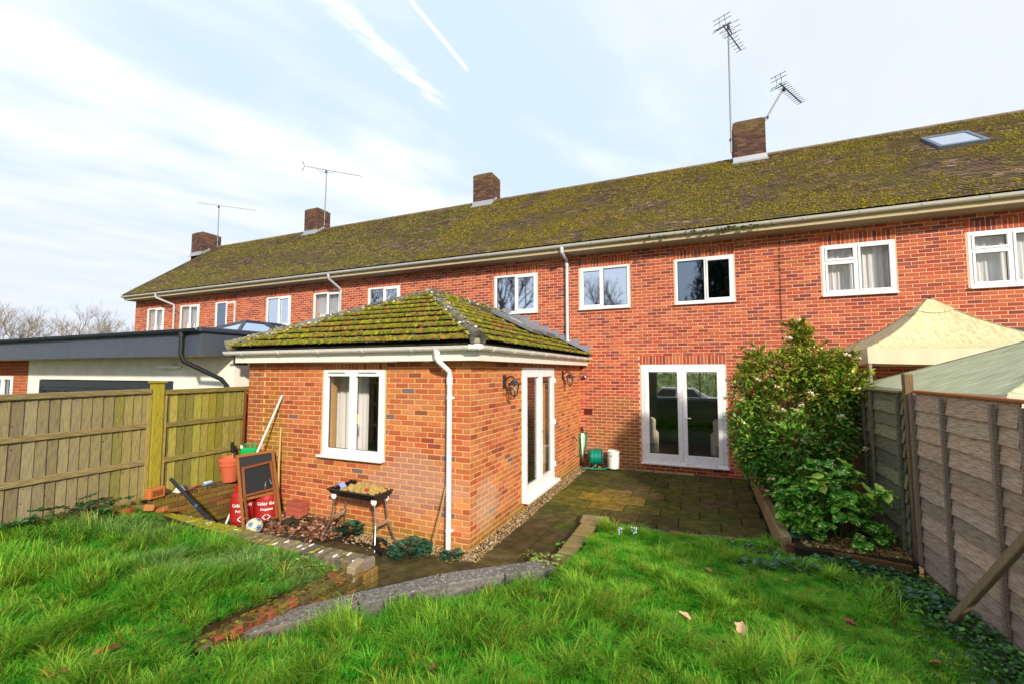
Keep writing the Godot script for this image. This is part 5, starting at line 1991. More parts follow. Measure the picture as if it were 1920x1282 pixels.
func bare_tree(called: String, label: String, base: Vector3, h: float, seed_: int, col: Color, group: String, depth := 5, thick := 1.0) -> void:
	var t := thing(called, label, "tree", base, group)
	var r2 := RandomNumberGenerator.new()
	r2.seed = seed_
	var tr := MB.new()
	tr.col = col
	var th := h * 0.22
	tr.tube([Vector3(0, -0.2, 0), Vector3(h * 0.01, th * 0.5, 0), Vector3(0, th, h * 0.01)], [h * 0.03 * thick, h * 0.024 * thick, h * 0.02 * thick], 8)
	loc("trunk", tr, M.bark, t)
	var cr := MB.new()
	cr.col = col
	for i in 5:
		var a := TAU * i / 5 + r2.randf()
		twig(cr, Vector3(0, th * r2.randf_range(0.75, 1.0), 0), Vector3(cos(a) * 0.62, r2.randf_range(0.7, 1.1), sin(a) * 0.62).normalized(), h * 0.3, h * 0.0125 * thick, depth - 1, r2)
	loc("crown", cr, M.bark, t)


func build_trees() -> void:
	var spots := [[-57.5, -7.2, 9.3, "leftmost of the three bare winter trees beyond the flat roof"], [-56.0, -10.2, 8.3, "middle bare winter tree beyond the flat roof, lowest crown"], [-55.0, -13.4, 9.7, "bare winter tree beyond the flat roof nearest the end house"]]
	for i in 3:
		var s: Array = spots[i]
		bare_tree("bare_tree", s[3], Vector3(s[0], 0, s[1]), s[2], 50 + i, K(164, 150, 136), "bare trees on the skyline", 6, 0.8)
	# trees behind the photographer, seen in the upstairs panes
	var back := [[-23.5, 42.0, 21.0, 71], [-13.5, 44.0, 15.5, 72], [14.0, 45.0, 17.0, 73], [-45.0, 40.0, 20.0, 74]]
	for i in back.size():
		var b: Array = back[i]
		bare_tree("garden_tree", ["bare tree mirrored in the window above the extension", "bare tree mirrored in the wide upstairs window", "bare tree mirrored in the right house windows", "bare tree mirrored in the far left windows"][i], Vector3(b[0], 0, b[1]), b[2], b[3], K(70, 62, 54), "trees mirrored in the panes", 6, 1.2)
	var t := thing("evergreen_tree", "dark evergreen tree mirrored in the dark upstairs window", "tree", Vector3(1.5, 0, 38))
	var tr := MB.new()
	tr.col = K(84, 66, 52)
	tr.tube([Vector3(0, -0.2, 0), Vector3(0.1, 9, 0), Vector3(0, 17, 0)], [0.4, 0.28, 0.05], 8)
	loc("trunk", tr, M.bark, t)
	var xs := []
	var cs := []
	for i in 5200:
		var h := rng.randf_range(2.5, 18.0)
		var r := (18.5 - h) * 0.32 * sqrt(rng.randf()) * (0.8 + 0.3 * sin(h * 3.0))
		var a := rng.randf() * TAU
		var s := rng.randf_range(0.25, 0.6)
		xs.append(rot(t.position + Vector3(cos(a) * r, h, sin(a) * r), Vector3(rng.randf() * 6, rng.randf() * 6, 0), Vector3(s, 1, s * 1.8)))
		cs.append(vary(K(52, 66, 44), 0.3))
	many("crown", leaf_mesh(0.5, 1.0), M.leaf, xs, cs, t)
	# beyond the far window of the sitting room: hedge and parked car
	var hg := thing("front_hedge", "green hedge glimpsed through the sitting room", "hedge", Vector3(0, 0, -24))
	xs = []
	cs = []
	for i in 2600:
		var s := rng.randf_range(0.12, 0.3)
		xs.append(rot(Vector3(rng.randf_range(-9, 7), rng.randf_range(0.1, 2.6), -24 + rng.randf_range(-0.6, 0.6)), Vector3(rng.randf() * 6, rng.randf() * 6, 0), Vector3(s, 1, s * 1.5)))
		cs.append(vary(K(110, 132, 58), 0.3))
	many("foliage", leaf_mesh(0.5, 1.0), M.leaf, xs, cs, hg)
	var car := thing("parked_car", "white car parked beyond the sitting room window", "car", Vector3(-0.9, 0, -15.0))
	var body := MB.new()
	body.col = K(236, 238, 242)
	var prof := PackedVector2Array([Vector2(-2.1, 0.3), Vector2(2.1, 0.3), Vector2(2.12, 0.7), Vector2(1.95, 0.86), Vector2(1.1, 0.95), Vector2(-1.95, 0.95), Vector2(-2.12, 0.8)])
	body.prism(at(Vector3(0, 0, -0.85)), prof, 1.7)
	loc("body", body, M.satin, car)
	var cab := MB.new()
	cab.col = K(236, 238, 242)
	cab.prism(at(Vector3(0, 0, -0.7)), PackedVector2Array([Vector2(-1.8, 0.95), Vector2(1.15, 0.95), Vector2(0.45, 1.42), Vector2(-1.2, 1.45)]), 1.4)
	loc("cabin", cab, M.satin, car)
	for e in [[-1.55, -0.45], [-0.35, 0.8]]:
		var wn := MB.new()
		wn.col = K(30, 34, 40)
		wn.prism(at(Vector3(0, 0, 0.702)), PackedVector2Array([Vector2(e[0], 0.98), Vector2(e[1], 0.98), Vector2(minf(e[1], 0.4), 1.36), Vector2(maxf(e[0], -1.15), 1.38)]), 0.006)
		loc("side_window", wn, M.satin, car)
	for x in [-1.3, 1.3]:
		for z in [-0.8, 0.8]:
			var wh := MB.new()
			wh.col = K(28, 28, 30)
			wh.lathe(Transform3D(Basis.from_euler(Vector3(PI / 2, 0, 0)), Vector3(x, 0.32, z)), [Vector2(0.0, -0.1), Vector2(0.3, -0.1), Vector2(0.32, -0.07), Vector2(0.32, 0.07), Vector2(0.3, 0.1), Vector2(0.0, 0.1)], 18)
			loc("wheel", wh, M.rubber, car)


func leaf_mesh(w: float, l: float, fold := 0.12) -> ArrayMesh:
	# lies in xz, stalk at the origin, tip along +z
	var mb := MB.new()
	var rows := [[0.0, 0.0, 0.0], [0.25, 0.8, 0.02], [0.55, 1.0, 0.02], [0.82, 0.55, -0.02], [1.0, 0.0, -0.08]]
	for i in 4:
		var a: Array = rows[i]
		var b: Array = rows[i + 1]
		for s in [-1.0, 1.0]:
			var p := [Vector3(0, a[2] * l, a[0] * l), Vector3(s * a[1] * w / 2, a[2] * l + fold * w * a[1], a[0] * l), Vector3(s * b[1] * w / 2, b[2] * l + fold * w * b[1], b[0] * l), Vector3(0, b[2] * l, b[0] * l)]
			for q in [[0, 1, 2], [0, 2, 3]]:
				var x: Vector3 = p[q[0]]
				var y: Vector3 = p[q[1]]
				var z: Vector3 = p[q[2]]
				if (y - x).cross(z - x).length() < 1e-9:
					continue
				if (y - x).cross(z - x).y > 0.0:
					mb.tri(x, y, z)
				else:
					mb.tri(x, z, y)
	return mb.mesh()


func leaf_at(p: Vector3, out: Vector3, s: float, spread := 0.7) -> Transform3D:
	var z := (out + Vector3(rng.randf_range(-1, 1), rng.randf_range(-1, 0.8), rng.randf_range(-1, 1)) * spread).normalized()
	var y := (Vector3.UP + out * 0.6 + Vector3(rng.randf_range(-1, 1), 0, rng.randf_range(-1, 1)) * 0.5).normalized()
	var x := y.cross(z)
	if x.length() < 0.05:
		x = Vector3.RIGHT
	x = x.normalized()
	y = z.cross(x)
	return Transform3D(Basis(x * s, y * s, z * s), p)


func build_shrubs() -> void:
	# flowering evergreen shrub
	var t := thing("flowering_shrub", "tall evergreen shrub with pinkish white flower heads beside the French doors", "shrub", Vector3(1.35, 0.2, 2.5))
	var cl := [[1.25, 0.75, 3.0, 0.55], [0.95, 0.95, 2.2, 0.5], [1.55, 1.3, 2.9, 0.6], [0.85, 1.5, 2.4, 0.52], [1.3, 1.75, 2.5, 0.6], [1.8, 1.95, 2.5, 0.5], [0.72, 1.9, 2.6, 0.38], [1.1, 2.3, 2.5, 0.42], [1.55, 2.4, 2.45, 0.45], [1.98, 2.25, 2.5, 0.34], [0.85, 2.5, 2.5, 0.22], [1.5, 2.75, 2.4, 0.26], [1.5, 3.0, 2.4, 0.16], [1.22, 0.6, 3.45, 0.36], [0.75, 1.1, 3.0, 0.4], [1.2, 1.25, 3.35, 0.42], [0.88, 0.7, 2.3, 0.36], [2.1, 2.5, 2.55, 0.16], [1.95, 1.6, 2.7, 0.34], [0.62, 1.35, 2.75, 0.32], [0.72, 0.95, 2.7, 0.3], [1.2, 0.45, 3.7, 0.28], [1.75, 1.3, 2.9, 0.42], [1.15, 0.85, 3.5, 0.36], [1.95, 2.0, 2.75, 0.36], [1.7, 2.3, 2.6, 0.36], [2.12, 2.1, 2.7, 0.26], [0.66, 2.25, 2.7, 0.22]]
	var st := MB.new()
	st.col = K(104, 82, 60)
	var tips := []
	for c in cl:
		var p := Vector3(c[0], c[1], c[2])
		var b := Vector3(1.35 + rng.randf_range(-0.2, 0.2), 0.18, 2.6 + rng.randf_range(-0.3, 0.3))
		st.tube([b, b.lerp(p, 0.5) + Vector3(0, 0.15, 0), p], [0.022, 0.014, 0.006], 6)
		for k in 15:
			var d := Vector3(rng.randf_range(-1, 1), rng.randf_range(-0.1, 1.2), rng.randf_range(-1, 1)).normalized()
			var e: Vector3 = p + d * (c[3] * rng.randf_range(0.85, 1.12) + rng.randf_range(0.0, 0.12))
			st.col = K(132, 86, 58)
			st.tube([p, p.lerp(e, 0.5) + Vector3(0, 0.03, 0), e], [0.006, 0.004, 0.002], 5)
			tips.append([e, d])
	put("stem", st, M.bark, t)
	var xs := []
	var cs := []
	for i in 23000:
		var c: Array = pick(cl)
		if rng.randf() > c[3] * c[3] * 5.0 + 0.15:
			continue
		var d := Vector3(rng.randfn(), rng.randfn(), rng.randfn()).normalized()
		var r := pow(rng.randf(), 0.4)
		var bump := 0.86 + 0.28 * fine.get_noise_3d(d.x * 1.5 + c[0], d.y * 1.5 + c[1], d.z * 1.5)
		var p: Vector3 = Vector3(c[0], c[1], c[2]) + d * c[3] * r * bump
		if p.y < 0.24:
			continue
		xs.append(leaf_at(p, d, rng.randf_range(0.7, 1.25)))
		var up := clampf((p.y - 1.1) / 1.6, 0.0, 1.0)
		var g := K(84, 136, 50).lerp(K(164, 168, 58), up * rng.randf_range(0.3, 1.0))
		if rng.randf() < 0.08 + 0.16 * up:
			g = K(164, 156, 62)
		cs.append(vary(g, 0.2))
	for e in tips:
		for k in 11:
			xs.append(leaf_at(e[0] - e[1] * rng.randf() * 0.14 + Vector3(rng.randf_range(-1, 1), rng.randf_range(-1, 0.5), rng.randf_range(-1, 1)) * 0.03, e[1], rng.randf_range(0.7, 1.2)))
			cs.append(vary(K(136, 142, 50) if e[0].y > 1.8 else K(96, 132, 48), 0.2))
	many("foliage", leaf_mesh(0.036, 0.075), M.gloss_leaf, xs, cs, t)
	var fl := MB.new()
	for k in 26:
		var d := Vector3(rng.randf_range(-1, 1), rng.randf_range(-0.1, 0.7), rng.randf_range(-1, 1)) * 0.035
		fl.col = pick([K(244, 226, 194), K(232, 196, 160), K(246, 234, 212), K(214, 156, 120)])
		fl.ball(rot(d, Vector3.ZERO, Vector3.ONE * rng.randf_range(0.005, 0.009)), 4, 6)
	var flower := fl.mesh()
	var n := 0
	for e in tips:
		if e[1].z > 0.0 and e[1].y > -0.2 and rng.randf() < (0.8 if e[0].y < 2.1 else 0.25) and n < 46:
			n += 1
			var o := loc("flower_head", flower, M.gloss_leaf, t)
			o.transform = Transform3D(Basis.from_euler(Vector3(rng.randf(), rng.randf() * 6, 0)).scaled(Vector3.ONE * rng.randf_range(0.7, 1.5)), e[0] + Vector3(0, 0.02, 0.02) - t.position)
	# spotted laurel in front of it
	var l := thing("spotted_laurel", "low laurel bush with large yellow spotted glossy leaves before the lap fence", "shrub", Vector3(1.6, 0.2, 4.0))
	var ls := MB.new()
	ls.col = K(92, 98, 56)
	var lt := []
	for i in 44:
		var a := rng.randf() * TAU
		var k := rng.randf_range(0.1, 1.0)
		var e := Vector3(1.5 + cos(a) * 0.62 * k, rng.randf_range(0.42, 1.16) - k * 0.1, 3.95 + sin(a) * 0.42 * k)
		var b := Vector3(1.58 + cos(a) * 0.08, 0.19, 3.95 + sin(a) * 0.08)
		ls.tube([b, b.lerp(e, 0.55) + Vector3(cos(a), 0.3, sin(a)) * 0.06, e], [0.011, 0.008, 0.004], 6)
		lt.append([e, (e - Vector3(1.52, 0.35, 3.92)).normalized()])
		if i % 2 == 0:
			lt.append([b.lerp(e, 0.7) + Vector3(cos(a) * 0.08, 0.02, sin(a) * 0.08), Vector3(cos(a), 0.1, sin(a))])
	for q in [[1.12, 0.35, 4.15], [1.25, 0.3, 4.3], [1.95, 0.34, 4.22], [2.02, 0.42, 4.12], [1.72, 0.26, 4.38], [1.38, 0.45, 4.32], [1.85, 0.5, 4.26]]:
		lt.append([Vector3(q[0], q[1], q[2]), Vector3(q[0] - 1.58, 0.1, q[2] - 3.92).normalized()])
		ls.tube([Vector3(1.58, 0.2, 3.98), Vector3(q[0], q[1] - 0.03, q[2])], [0.008, 0.004], 5)
	put("stem", ls, M.bark, l)
	var shapes := []
	for v in 7:
		var mb := MB.new()
		var w := 0.042 + 0.006 * (v % 3)
		var green: Color = [K(74, 150, 44), K(98, 176, 50), K(62, 132, 42), K(126, 194, 58), K(160, 206, 66), K(84, 158, 46), K(180, 212, 84)][v]
		var nx := 5
		var nz := 9
		var f := func(i: int, j: int) -> Vector3:
			var z := float(j) / nz
			var half := w * pow(sin(PI * pow(z, 0.85)), 0.85) * (1.0 + 0.05 * sin(z * 40.0))
			var u := (float(i) / nx - 0.5) * 2.0
			return Vector3(u * half, 0.012 * absf(u) - 0.03 * z * z + 0.003 * sin(z * 18.0 + u * 3.0), z * 0.125)
		for j in nz:
			for i in nx:
				mb.col = green
				if rng.randf() < 0.24:
					mb.col = green.lerp(K(244, 240, 136), rng.randf_range(0.4, 0.9))
				mb.quado(f.call(i, j), f.call(i + 1, j), f.call(i + 1, j + 1), f.call(i, j + 1), Vector3.UP)
		shapes.append(mb.mesh())
	var made := 0
	var jx := []
	var jc := []
	for e in lt:
		for k in 8:
			var a := TAU * k / 8.0 + rng.randf()
			var side := Vector3(cos(a), rng.randf_range(-0.75, 0.35), sin(a))
			var dir: Vector3 = (side + Vector3(0.0, -0.15, 0.25) + e[1] * 0.5).normalized()
			var tr := leaf_at(e[0] - e[1] * rng.randf() * 0.07, dir, rng.randf_range(1.0, 1.6), 0.45)
			if made < 300:
				made += 1
				var o := MeshInstance3D.new()
				o.name = "leaf"
				o.mesh = shapes[rng.randi() % 7 if e[0].y > 0.75 else [0, 1, 2, 3, 5][rng.randi() % 5]]
				l.add_child(o, true)
				o.set_surface_override_material(0, M.gloss_leaf)
				o.transform = Transform3D(tr.basis, tr.origin - l.position)
			else:
				jx.append(tr)
				jc.append(Color.WHITE)
	if jx.size():
		many("foliage", shapes[2], M.gloss_leaf, jx, jc, l)


# ---------------------------------------------------------------- roof aerials

func yagi(t: Node3D, p: Vector3, dir: Vector3, len: float, n: int, elem: float, grid: bool, pitch := 0.0) -> void:
	var mb := MB.new()
	mb.col = K(128, 130, 134)
	var d := (dir.normalized() + Vector3(0, pitch, 0)).normalized()
	var s := d.cross(Vector3.UP).normalized()
	var u := s.cross(d)
	mb.bar(p - d * len * 0.35, p + d * len * 0.65, 0.028, 0.028)
	put("boom", mb, M.galv, t)
	for i in n:
		var e := MB.new()
		e.col = K(138, 140, 144)
		var q := p - d * len * 0.3 + d * len * 0.95 * i / (n - 1)
		e.tube([q - s * elem * (1.0 - 0.3 * i / n), q + s * elem * (1.0 - 0.3 * i / n)], 0.008, 6)
		put("element", e, M.galv, t)
	if grid:
		var g := MB.new()
		g.col = K(120, 122, 126)
		var q := p - d * len * 0.36
		for k in [-2, -1, 1, 2]:
			g.tube([q + u * 0.1 * k - s * elem * 1.3 - d * 0.05 * absf(k), q + u * 0.1 * k + s * elem * 1.3 - d * 0.05 * absf(k)], 0.009, 6)
		for k in [-1.0, 1.0]:
			g.tube([q - u * 0.22 + s * elem * 0.4 * k - d * 0.1, q + s * elem * 0.4 * k, q + u * 0.22 + s * elem * 0.4 * k - d * 0.1], 0.008, 6)
		put("reflector", g, M.galv, t)


func build_aerials() -> void:
	var specs := [
		["tall mast aerial on the chimney of the main house, highest of all", [Vector3(0.99, 9.0, -3.64), Vector3(1.02, 13.05, -3.66)], Vector3(1.04, 12.75, -3.6), Vector3(0.43, 0, -0.9), 1.3, 9, 0.2, true, -0.12],
		["short slanted arm aerial at the right of the main chimney", [Vector3(1.94, 9.9, -3.85), Vector3(2.48, 10.85, -3.95)], Vector3(2.58, 10.78, -4.0), Vector3(0.55, 0, -0.84), 1.35, 13, 0.17, true, -0.1],
		["straight mast aerial with long boom on the third chimney from the right", [Vector3(-16.1, 9.1, -4.1), Vector3(-16.05, 11.75, -4.1)], Vector3(-16.1, 11.8, -4.1), Vector3(0.66, 0, -0.75), 2.5, 20, 0.07, true, 0.0],
		["leftmost aerial with long thin boom on the lowest chimney", [Vector3(-23.75, 9.0, -4.1), Vector3(-23.75, 11.2, -4.1)], Vector3(-23.8, 11.25, -4.1), Vector3(0.66, 0, -0.75), 2.7, 20, 0.07, false, 0.0],
	]
	for s in specs:
		var m: Array = s[1]
		var t := thing("roof_aerial", s[0], "TV aerial", m[0], "television aerials on the chimneys")
		var mb := MB.new()
		mb.col = K(150, 152, 156)
		mb.tube(m, 0.026, 8)
		put("mast", mb, M.galv, t)
		yagi(t, s[2], s[3], s[4], s[5], s[6], s[7], s[8])
		var c := MB.new()
		c.col = K(70, 70, 74)
		c.box(at(m[1] + Vector3(0, -0.05, 0.02)), Vector3(0.08, 0.12, 0.08), 0.01)
		c.box(at(m[0].lerp(m[1], 0.1) + Vector3(0, 0, -0.03)), Vector3(0.1, 0.05, 0.12), 0.01)
		put("clamp", c, M.satin, t)
		if s[7] and s[5] == 20:
			var br := MB.new()
			br.col = K(138, 140, 144)
			br.tube([s[2] - Vector3(0.66, 0, -0.75) * 0.35, s[2] - Vector3(0.5, 0.14, -0.55) * 0.5, s[2] + Vector3(0.0, -0.16, 0.0), s[2] + Vector3(0.5, -0.14, -0.55) * 0.5, s[2] + Vector3(0.66, 0, -0.75) * 0.4], 0.012, 6)
			put("cradle", br, M.galv, t)
		if s[5] == 9:
			yagi(t, s[2] + Vector3(0, 0.28, -0.1), Vector3(0.3, 0, -0.9), 0.5, 3, 0.34, false)


# ---------------------------------------------------------------- things in the corner by the fence

func rod(called: String, a: Vector3, b: Vector3, r: float, col: Color, m: Material, label: String, category: String) -> Node3D:
	var t := thing(called, label, category, a)
	var mb := MB.new()
	mb.col = col
	mb.tube([Vector3.ZERO, (b - a) * 0.5, b - a], r, 10)
	loc("shaft", mb, m, t)
	return t


func build_corner_things() -> void:
	# two red gas cylinders with their lettering
	var specs := [[Vector3(-6.56, 0.0, 6.3), "front red gas cylinder standing behind the chalkboard"], [Vector3(-6.3, 0.0, 6.08), "rear red gas cylinder between the chalkboard and extension wall"]]
	for i in 2:
		var t := thing("gas_cylinder", specs[i][1], "gas cylinder", specs[i][0], "red gas cylinders in the corner")
		var mb := MB.new()
		mb.col = K(168, 44, 42)
		mb.lathe(Transform3D(), [Vector2(0.0, 0.03), Vector2(0.13, 0.035), Vector2(0.165, 0.07), Vector2(0.17, 0.12), Vector2(0.17, 0.38), Vector2(0.16, 0.45), Vector2(0.12, 0.5), Vector2(0.04, 0.52), Vector2(0.0, 0.52)], 28)
		loc("body", mb, M.satin, t)
		var ft := MB.new()
		ft.col = K(176, 38, 34)
		ft.lathe(Transform3D(), [Vector2(0.125, 0.0), Vector2(0.135, 0.0), Vector2(0.135, 0.05), Vector2(0.125, 0.05)], 24)
		loc("foot_ring", ft, M.satin, t)
		var co := MB.new()
		co.col = K(190, 40, 34)
		co.lathe(Transform3D(), [Vector2(0.105, 0.49), Vector2(0.11, 0.49), Vector2(0.105, 0.6), Vector2(0.1, 0.6), Vector2(0.1, 0.49)], 20)
		loc("collar", co, M.satin, t)
		var va := MB.new()
		va.col = K(190, 160, 90)
		va.tube([Vector3(0, 0.51, 0), Vector3(0, 0.58, 0)], 0.02, 8)
		loc("valve", va, M.metal, t)
		# words on the side turned to the camera
		var yaw := atan2(EYE.x - t.position.x, EYE.z - t.position.z) - 0.06
		for line in [["Calor Gas", 0.32, 0.062], ["Propane", 0.235, 0.046]]:
			var sf := SystemFont.new()
			sf.font_names = PackedStringArray(["Droid Sans"])
			sf.font_weight = 700
			var x0 := 0.0
			var wide := 0.0
			for ch in line[0]:
				wide += {"l": 0.3, "r": 0.42, " ": 0.3, "C": 0.66, "G": 0.72}.get(ch, 0.58) * line[2]
			x0 = -wide / 2
			for ch in line[0]:
				var adv: float = {"l": 0.3, "r": 0.42, " ": 0.3, "C": 0.66, "G": 0.72}.get(ch, 0.58) * line[2]
				if ch != " ":
					var tm := TextMesh.new()
					tm.font = sf
					tm.text = ch
					tm.font_size = 64
					tm.pixel_size = line[2] / 64.0
					tm.depth = 0.002
					var o := loc("letter", tm, M.plain, t)
					var a := yaw + (x0 + adv / 2) / 0.17
					o.transform = Transform3D(Basis(Vector3.UP, a), Vector3(sin(a) * 0.171, line[1], cos(a) * 0.171))
				x0 += adv
		for sgn in [-1.0, 1.0]:
			var dm := MB.new()
			dm.col = K(250, 246, 244)
			for k in [-1.0, 1.0]:
				dm.bar(Vector3(sgn * 0.055, 0.12, 0.168), Vector3(sgn * 0.01, 0.12 + 0.04 * k, 0.1725), 0.004, 0.009, Vector3.UP)
			var o := loc("diamond_mark", dm, M.plain, t)
			o.rotation.y = yaw
	var bin := MB.new()
	bin.col = K(52, 60, 52)
	bin.lathe(Transform3D(), [Vector2(0.0, 0.0), Vector2(0.15, 0.0), Vector2(0.155, 0.02), Vector2(0.13, 0.92), Vector2(0.12, 0.95), Vector2(0.0, 0.95)], 20)
	lone("upturned_bin", bin, M.satin, "dark upturned bin behind the chalkboard holding up the green can", "bin", Vector3(-6.78, 0.0, 6.05))
	# chalkboard sandwich frame leaning back
	var A := Vector3(-6.2, 0.0, 6.53)
	var B := Vector3(-5.95, 0.06, 6.12)
	var D := Vector3(-6.62, 1.05, 6.38)
	var Cc := Vector3(-6.37, 1.08, 5.97)
	var ct := thing("chalkboard_sign", "wooden framed blackboard sign leaning in front of the gas cylinders", "chalkboard", Vector3(-6.3, 0, 6.25))
	var nrm := (B - A).cross(D - A).normalized()
	if nrm.z < 0.0:
		nrm = -nrm
	var P := func(u: float, v: float, off: float) -> Vector3:
		return A.lerp(B, u).lerp(D.lerp(Cc, u), v) + nrm * off
	for e in [[[0.0, 0.0], [0.0, 1.0]], [[1.0, 0.0], [1.0, 1.0]], [[0.02, 0.98], [0.98, 0.98]], [[0.04, 0.4], [0.96, 0.4]]]:
		var m := MB.new()
		m.col = vary(K(150, 96, 46), 0.07)
		m.bar(P.call(e[0][0], e[0][1], 0.0), P.call(e[1][0], e[1][1], 0.0), 0.042, 0.024, nrm, 0.004)
		put("frame_rail", m, M.wood, ct)
	var bd := MB.new()
	bd.col = K(44, 44, 46)
	bd.quado(P.call(0.03, 0.4, -0.004), P.call(0.97, 0.4, -0.004), P.call(0.97, 0.97, -0.004), P.call(0.03, 0.97, -0.004), nrm)
	put("board", bd, M.plain, ct)
	# the second, folded leg frame in front with its own board
	for e in [[[0.1, 0.42], [0.12, 0.82]], [[0.92, 0.42], [0.9, 0.84]], [[0.1, 0.8], [0.92, 0.83]], [[0.06, 0.44], [0.96, 0.45]], [[0.12, 0.0], [0.1, 0.46]], [[0.9, 0.05], [0.92, 0.46]]]:
		var m := MB.new()
		m.col = vary(K(132, 76, 38), 0.07)
		m.bar(P.call(e[0][0], e[0][1], 0.035), P.call(e[1][0], e[1][1], 0.035), 0.036, 0.02, nrm, 0.004)
		put("leg_rail", m, M.wood, ct)
	bd = MB.new()
	bd.col = K(34, 34, 38)
	bd.quado(P.call(0.12, 0.46, 0.03), P.call(0.9, 0.47, 0.03), P.call(0.89, 0.8, 0.03), P.call(0.13, 0.79, 0.03), nrm)
	put("inner_board", bd, M.plain, ct)
	var wire := MB.new()
	wire.col = K(150, 150, 150)
	wire.tube([P.call(0.66, 0.47, 0.04), P.call(0.7, 0.56, 0.06), P.call(0.8, 0.6, 0.05), P.call(0.86, 0.52, 0.045)], 0.003, 5)
	put("wire", wire, M.metal, ct)
	# poles and tools
	rod("white_pole", Vector3(-6.74, 0.02, 6.43), Vector3(-6.335, 1.95, 5.85), 0.016, K(238, 236, 232), M.satin, "long white pole leaning against the extension behind the chalkboard", "pole")
	var dp := rod("dark_pole", Vector3(-6.72, 0.05, 6.62), Vector3(-6.98, 0.82, 7.1), 0.024, K(44, 50, 64), M.satin, "dark blue pole leaning on the low brick wall", "pole")
	var jn := MB.new()
	jn.col = K(60, 110, 150)
	jn.tube([Vector3(-0.26, 0.77, 0.48) * 0.42, Vector3(-0.26, 0.77, 0.48) * 0.46], 0.027, 10)
	loc("joint", jn, M.satin, dp)
	var sp := thing("garden_spade", "spade with pale wooden shaft standing against the wall right of the chalkboard", "spade", Vector3(-6.17, 0.05, 6.02))
	var sh := MB.new()
	sh.col = K(206, 176, 108)
	sh.tube([Vector3(0.0, 0.25, -0.02), Vector3(-0.08, 0.8, -0.08), Vector3(-0.17, 1.38, -0.17)], 0.017, 8)
	loc("shaft", sh, M.wood, sp)
	var so := MB.new()
	so.col = K(70, 64, 62)
	so.tube([Vector3(0.0, 0.3, -0.02), Vector3(0.015, 0.05, -0.01)], [0.021, 0.014], 8)
	loc("socket", so, M.satin, sp)
	var bl := MB.new()
	bl.col = K(96, 66, 50)
	bl.box(rot(Vector3(0.02, -0.03, 0.0), Vector3(-0.1, 0.6, 0)), Vector3(0.15, 0.22, 0.006), 0.002)
	loc("blade", bl, M.satin, sp)
	var pk := MB.new()
	pk.col = K(132, 74, 48)
	pk.bar(Vector3.ZERO, Vector3(0.02, 1.5, -0.02), 0.05, 0.022, Vector3.BACK, 0.004)
	lone("red_plank", pk, M.wood, "reddish narrow plank upright between the fence end and extension", "plank", Vector3(-7.24, 0.52, 5.87))
	# stacked terracotta pots on the low wall
	var pt := thing("terracotta_pot", "terracotta flowerpots nested in a stack on the low wall by the fence", "flowerpot", Vector3(-7.17, 0.54, 6.1))
	var pm := MB.new()
	pm.col = K(196, 98, 70)
	pm.lathe(Transform3D(), [Vector2(0.0, 0.0), Vector2(0.105, 0.0), Vector2(0.15, 0.26), Vector2(0.165, 0.26), Vector2(0.17, 0.31), Vector2(0.158, 0.31), Vector2(0.15, 0.27), Vector2(0.13, 0.2)], 28)
	loc("pot", pm, M.plain, pt)
	pm = MB.new()
	pm.col = K(206, 106, 78)
	pm.lathe(Transform3D(), [Vector2(0.155, 0.3), Vector2(0.165, 0.33), Vector2(0.178, 0.335), Vector2(0.182, 0.39), Vector2(0.17, 0.39), Vector2(0.16, 0.33), Vector2(0.1, 0.24), Vector2(0.0, 0.24)], 28)
	loc("inner_pot", pm, M.plain, pt)
	var br := thing("hand_fork", "hand tool with black grip standing in the terracotta pots", "hand tool", Vector3(-7.16, 0.79, 6.08))
	var bm := MB.new()
	bm.col = K(30, 30, 32)
	bm.tube([Vector3(0.0, 0.2, 0.0), Vector3(-0.005, 0.26, 0), Vector3(-0.02, 0.38, 0)], [0.02, 0.03, 0.022], 10)
	loc("grip", bm, M.rubber, br)
	bm = MB.new()
	bm.col = K(190, 140, 100)
	bm.tube([Vector3(0.015, -0.05, 0), Vector3(0.0, 0.21, 0)], 0.014, 8)
	loc("shank", bm, M.wood, br)
	# green can
	var gc := thing("green_can", "bright green plastic can with handle above the chalkboard", "can", Vector3(-6.78, 0.955, 6.05), "", 0.5)
	var gm := MB.new()
	gm.col = K(0, 160, 84)
	gm.box(at(Vector3(0, 0.075, 0)), Vector3(0.27, 0.15, 0.17), 0.035)
	loc("tank", gm, M.satin, gc)
	gm = MB.new()
	gm.col = K(0, 148, 78)
	gm.tube([Vector3(-0.09, 0.14, 0), Vector3(-0.08, 0.205, 0), Vector3(0.06, 0.205, 0), Vector3(0.08, 0.14, 0)], 0.016, 8)
	loc("handle", gm, M.satin, gc)
	gm = MB.new()
	gm.col = K(226, 226, 220)
	gm.tube([Vector3(-0.12, 0.14, 0.02), Vector3(-0.13, 0.19, 0.02)], 0.02, 8)
	loc("cap", gm, M.satin, gc)
	# odds and ends on top of the low wall
	var rg := MB.new()
	rg.col = K(236, 228, 208)
	rg.grid(func(u, v): return Vector3((u - 0.5) * 0.16, 0.075 * sin(u * PI) * sin(v * PI) * (1.0 + 0.5 * sin(u * 17.0 + v * 11.0)), (v - 0.5) * 0.14), 14, 12, true)
	lone("crumpled_rag", rg, M.cloth, "crumpled white rag on the low brick wall", "rag", Vector3(-7.24, 0.545, 6.82))
	var tw := thing("red_trowel", "red handled trowel lying on the low brick wall edge", "trowel", Vector3(-7.2, 0.555, 6.66), "", 0.35)
	var tm2 := MB.new()
	tm2.col = K(196, 66, 52)
	tm2.tube([Vector3(0, 0.012, -0.02), Vector3(0, 0.014, -0.14)], 0.014, 8)
	loc("handle", tm2, M.satin, tw)
	tm2 = MB.new()
	tm2.col = K(186, 150, 120)
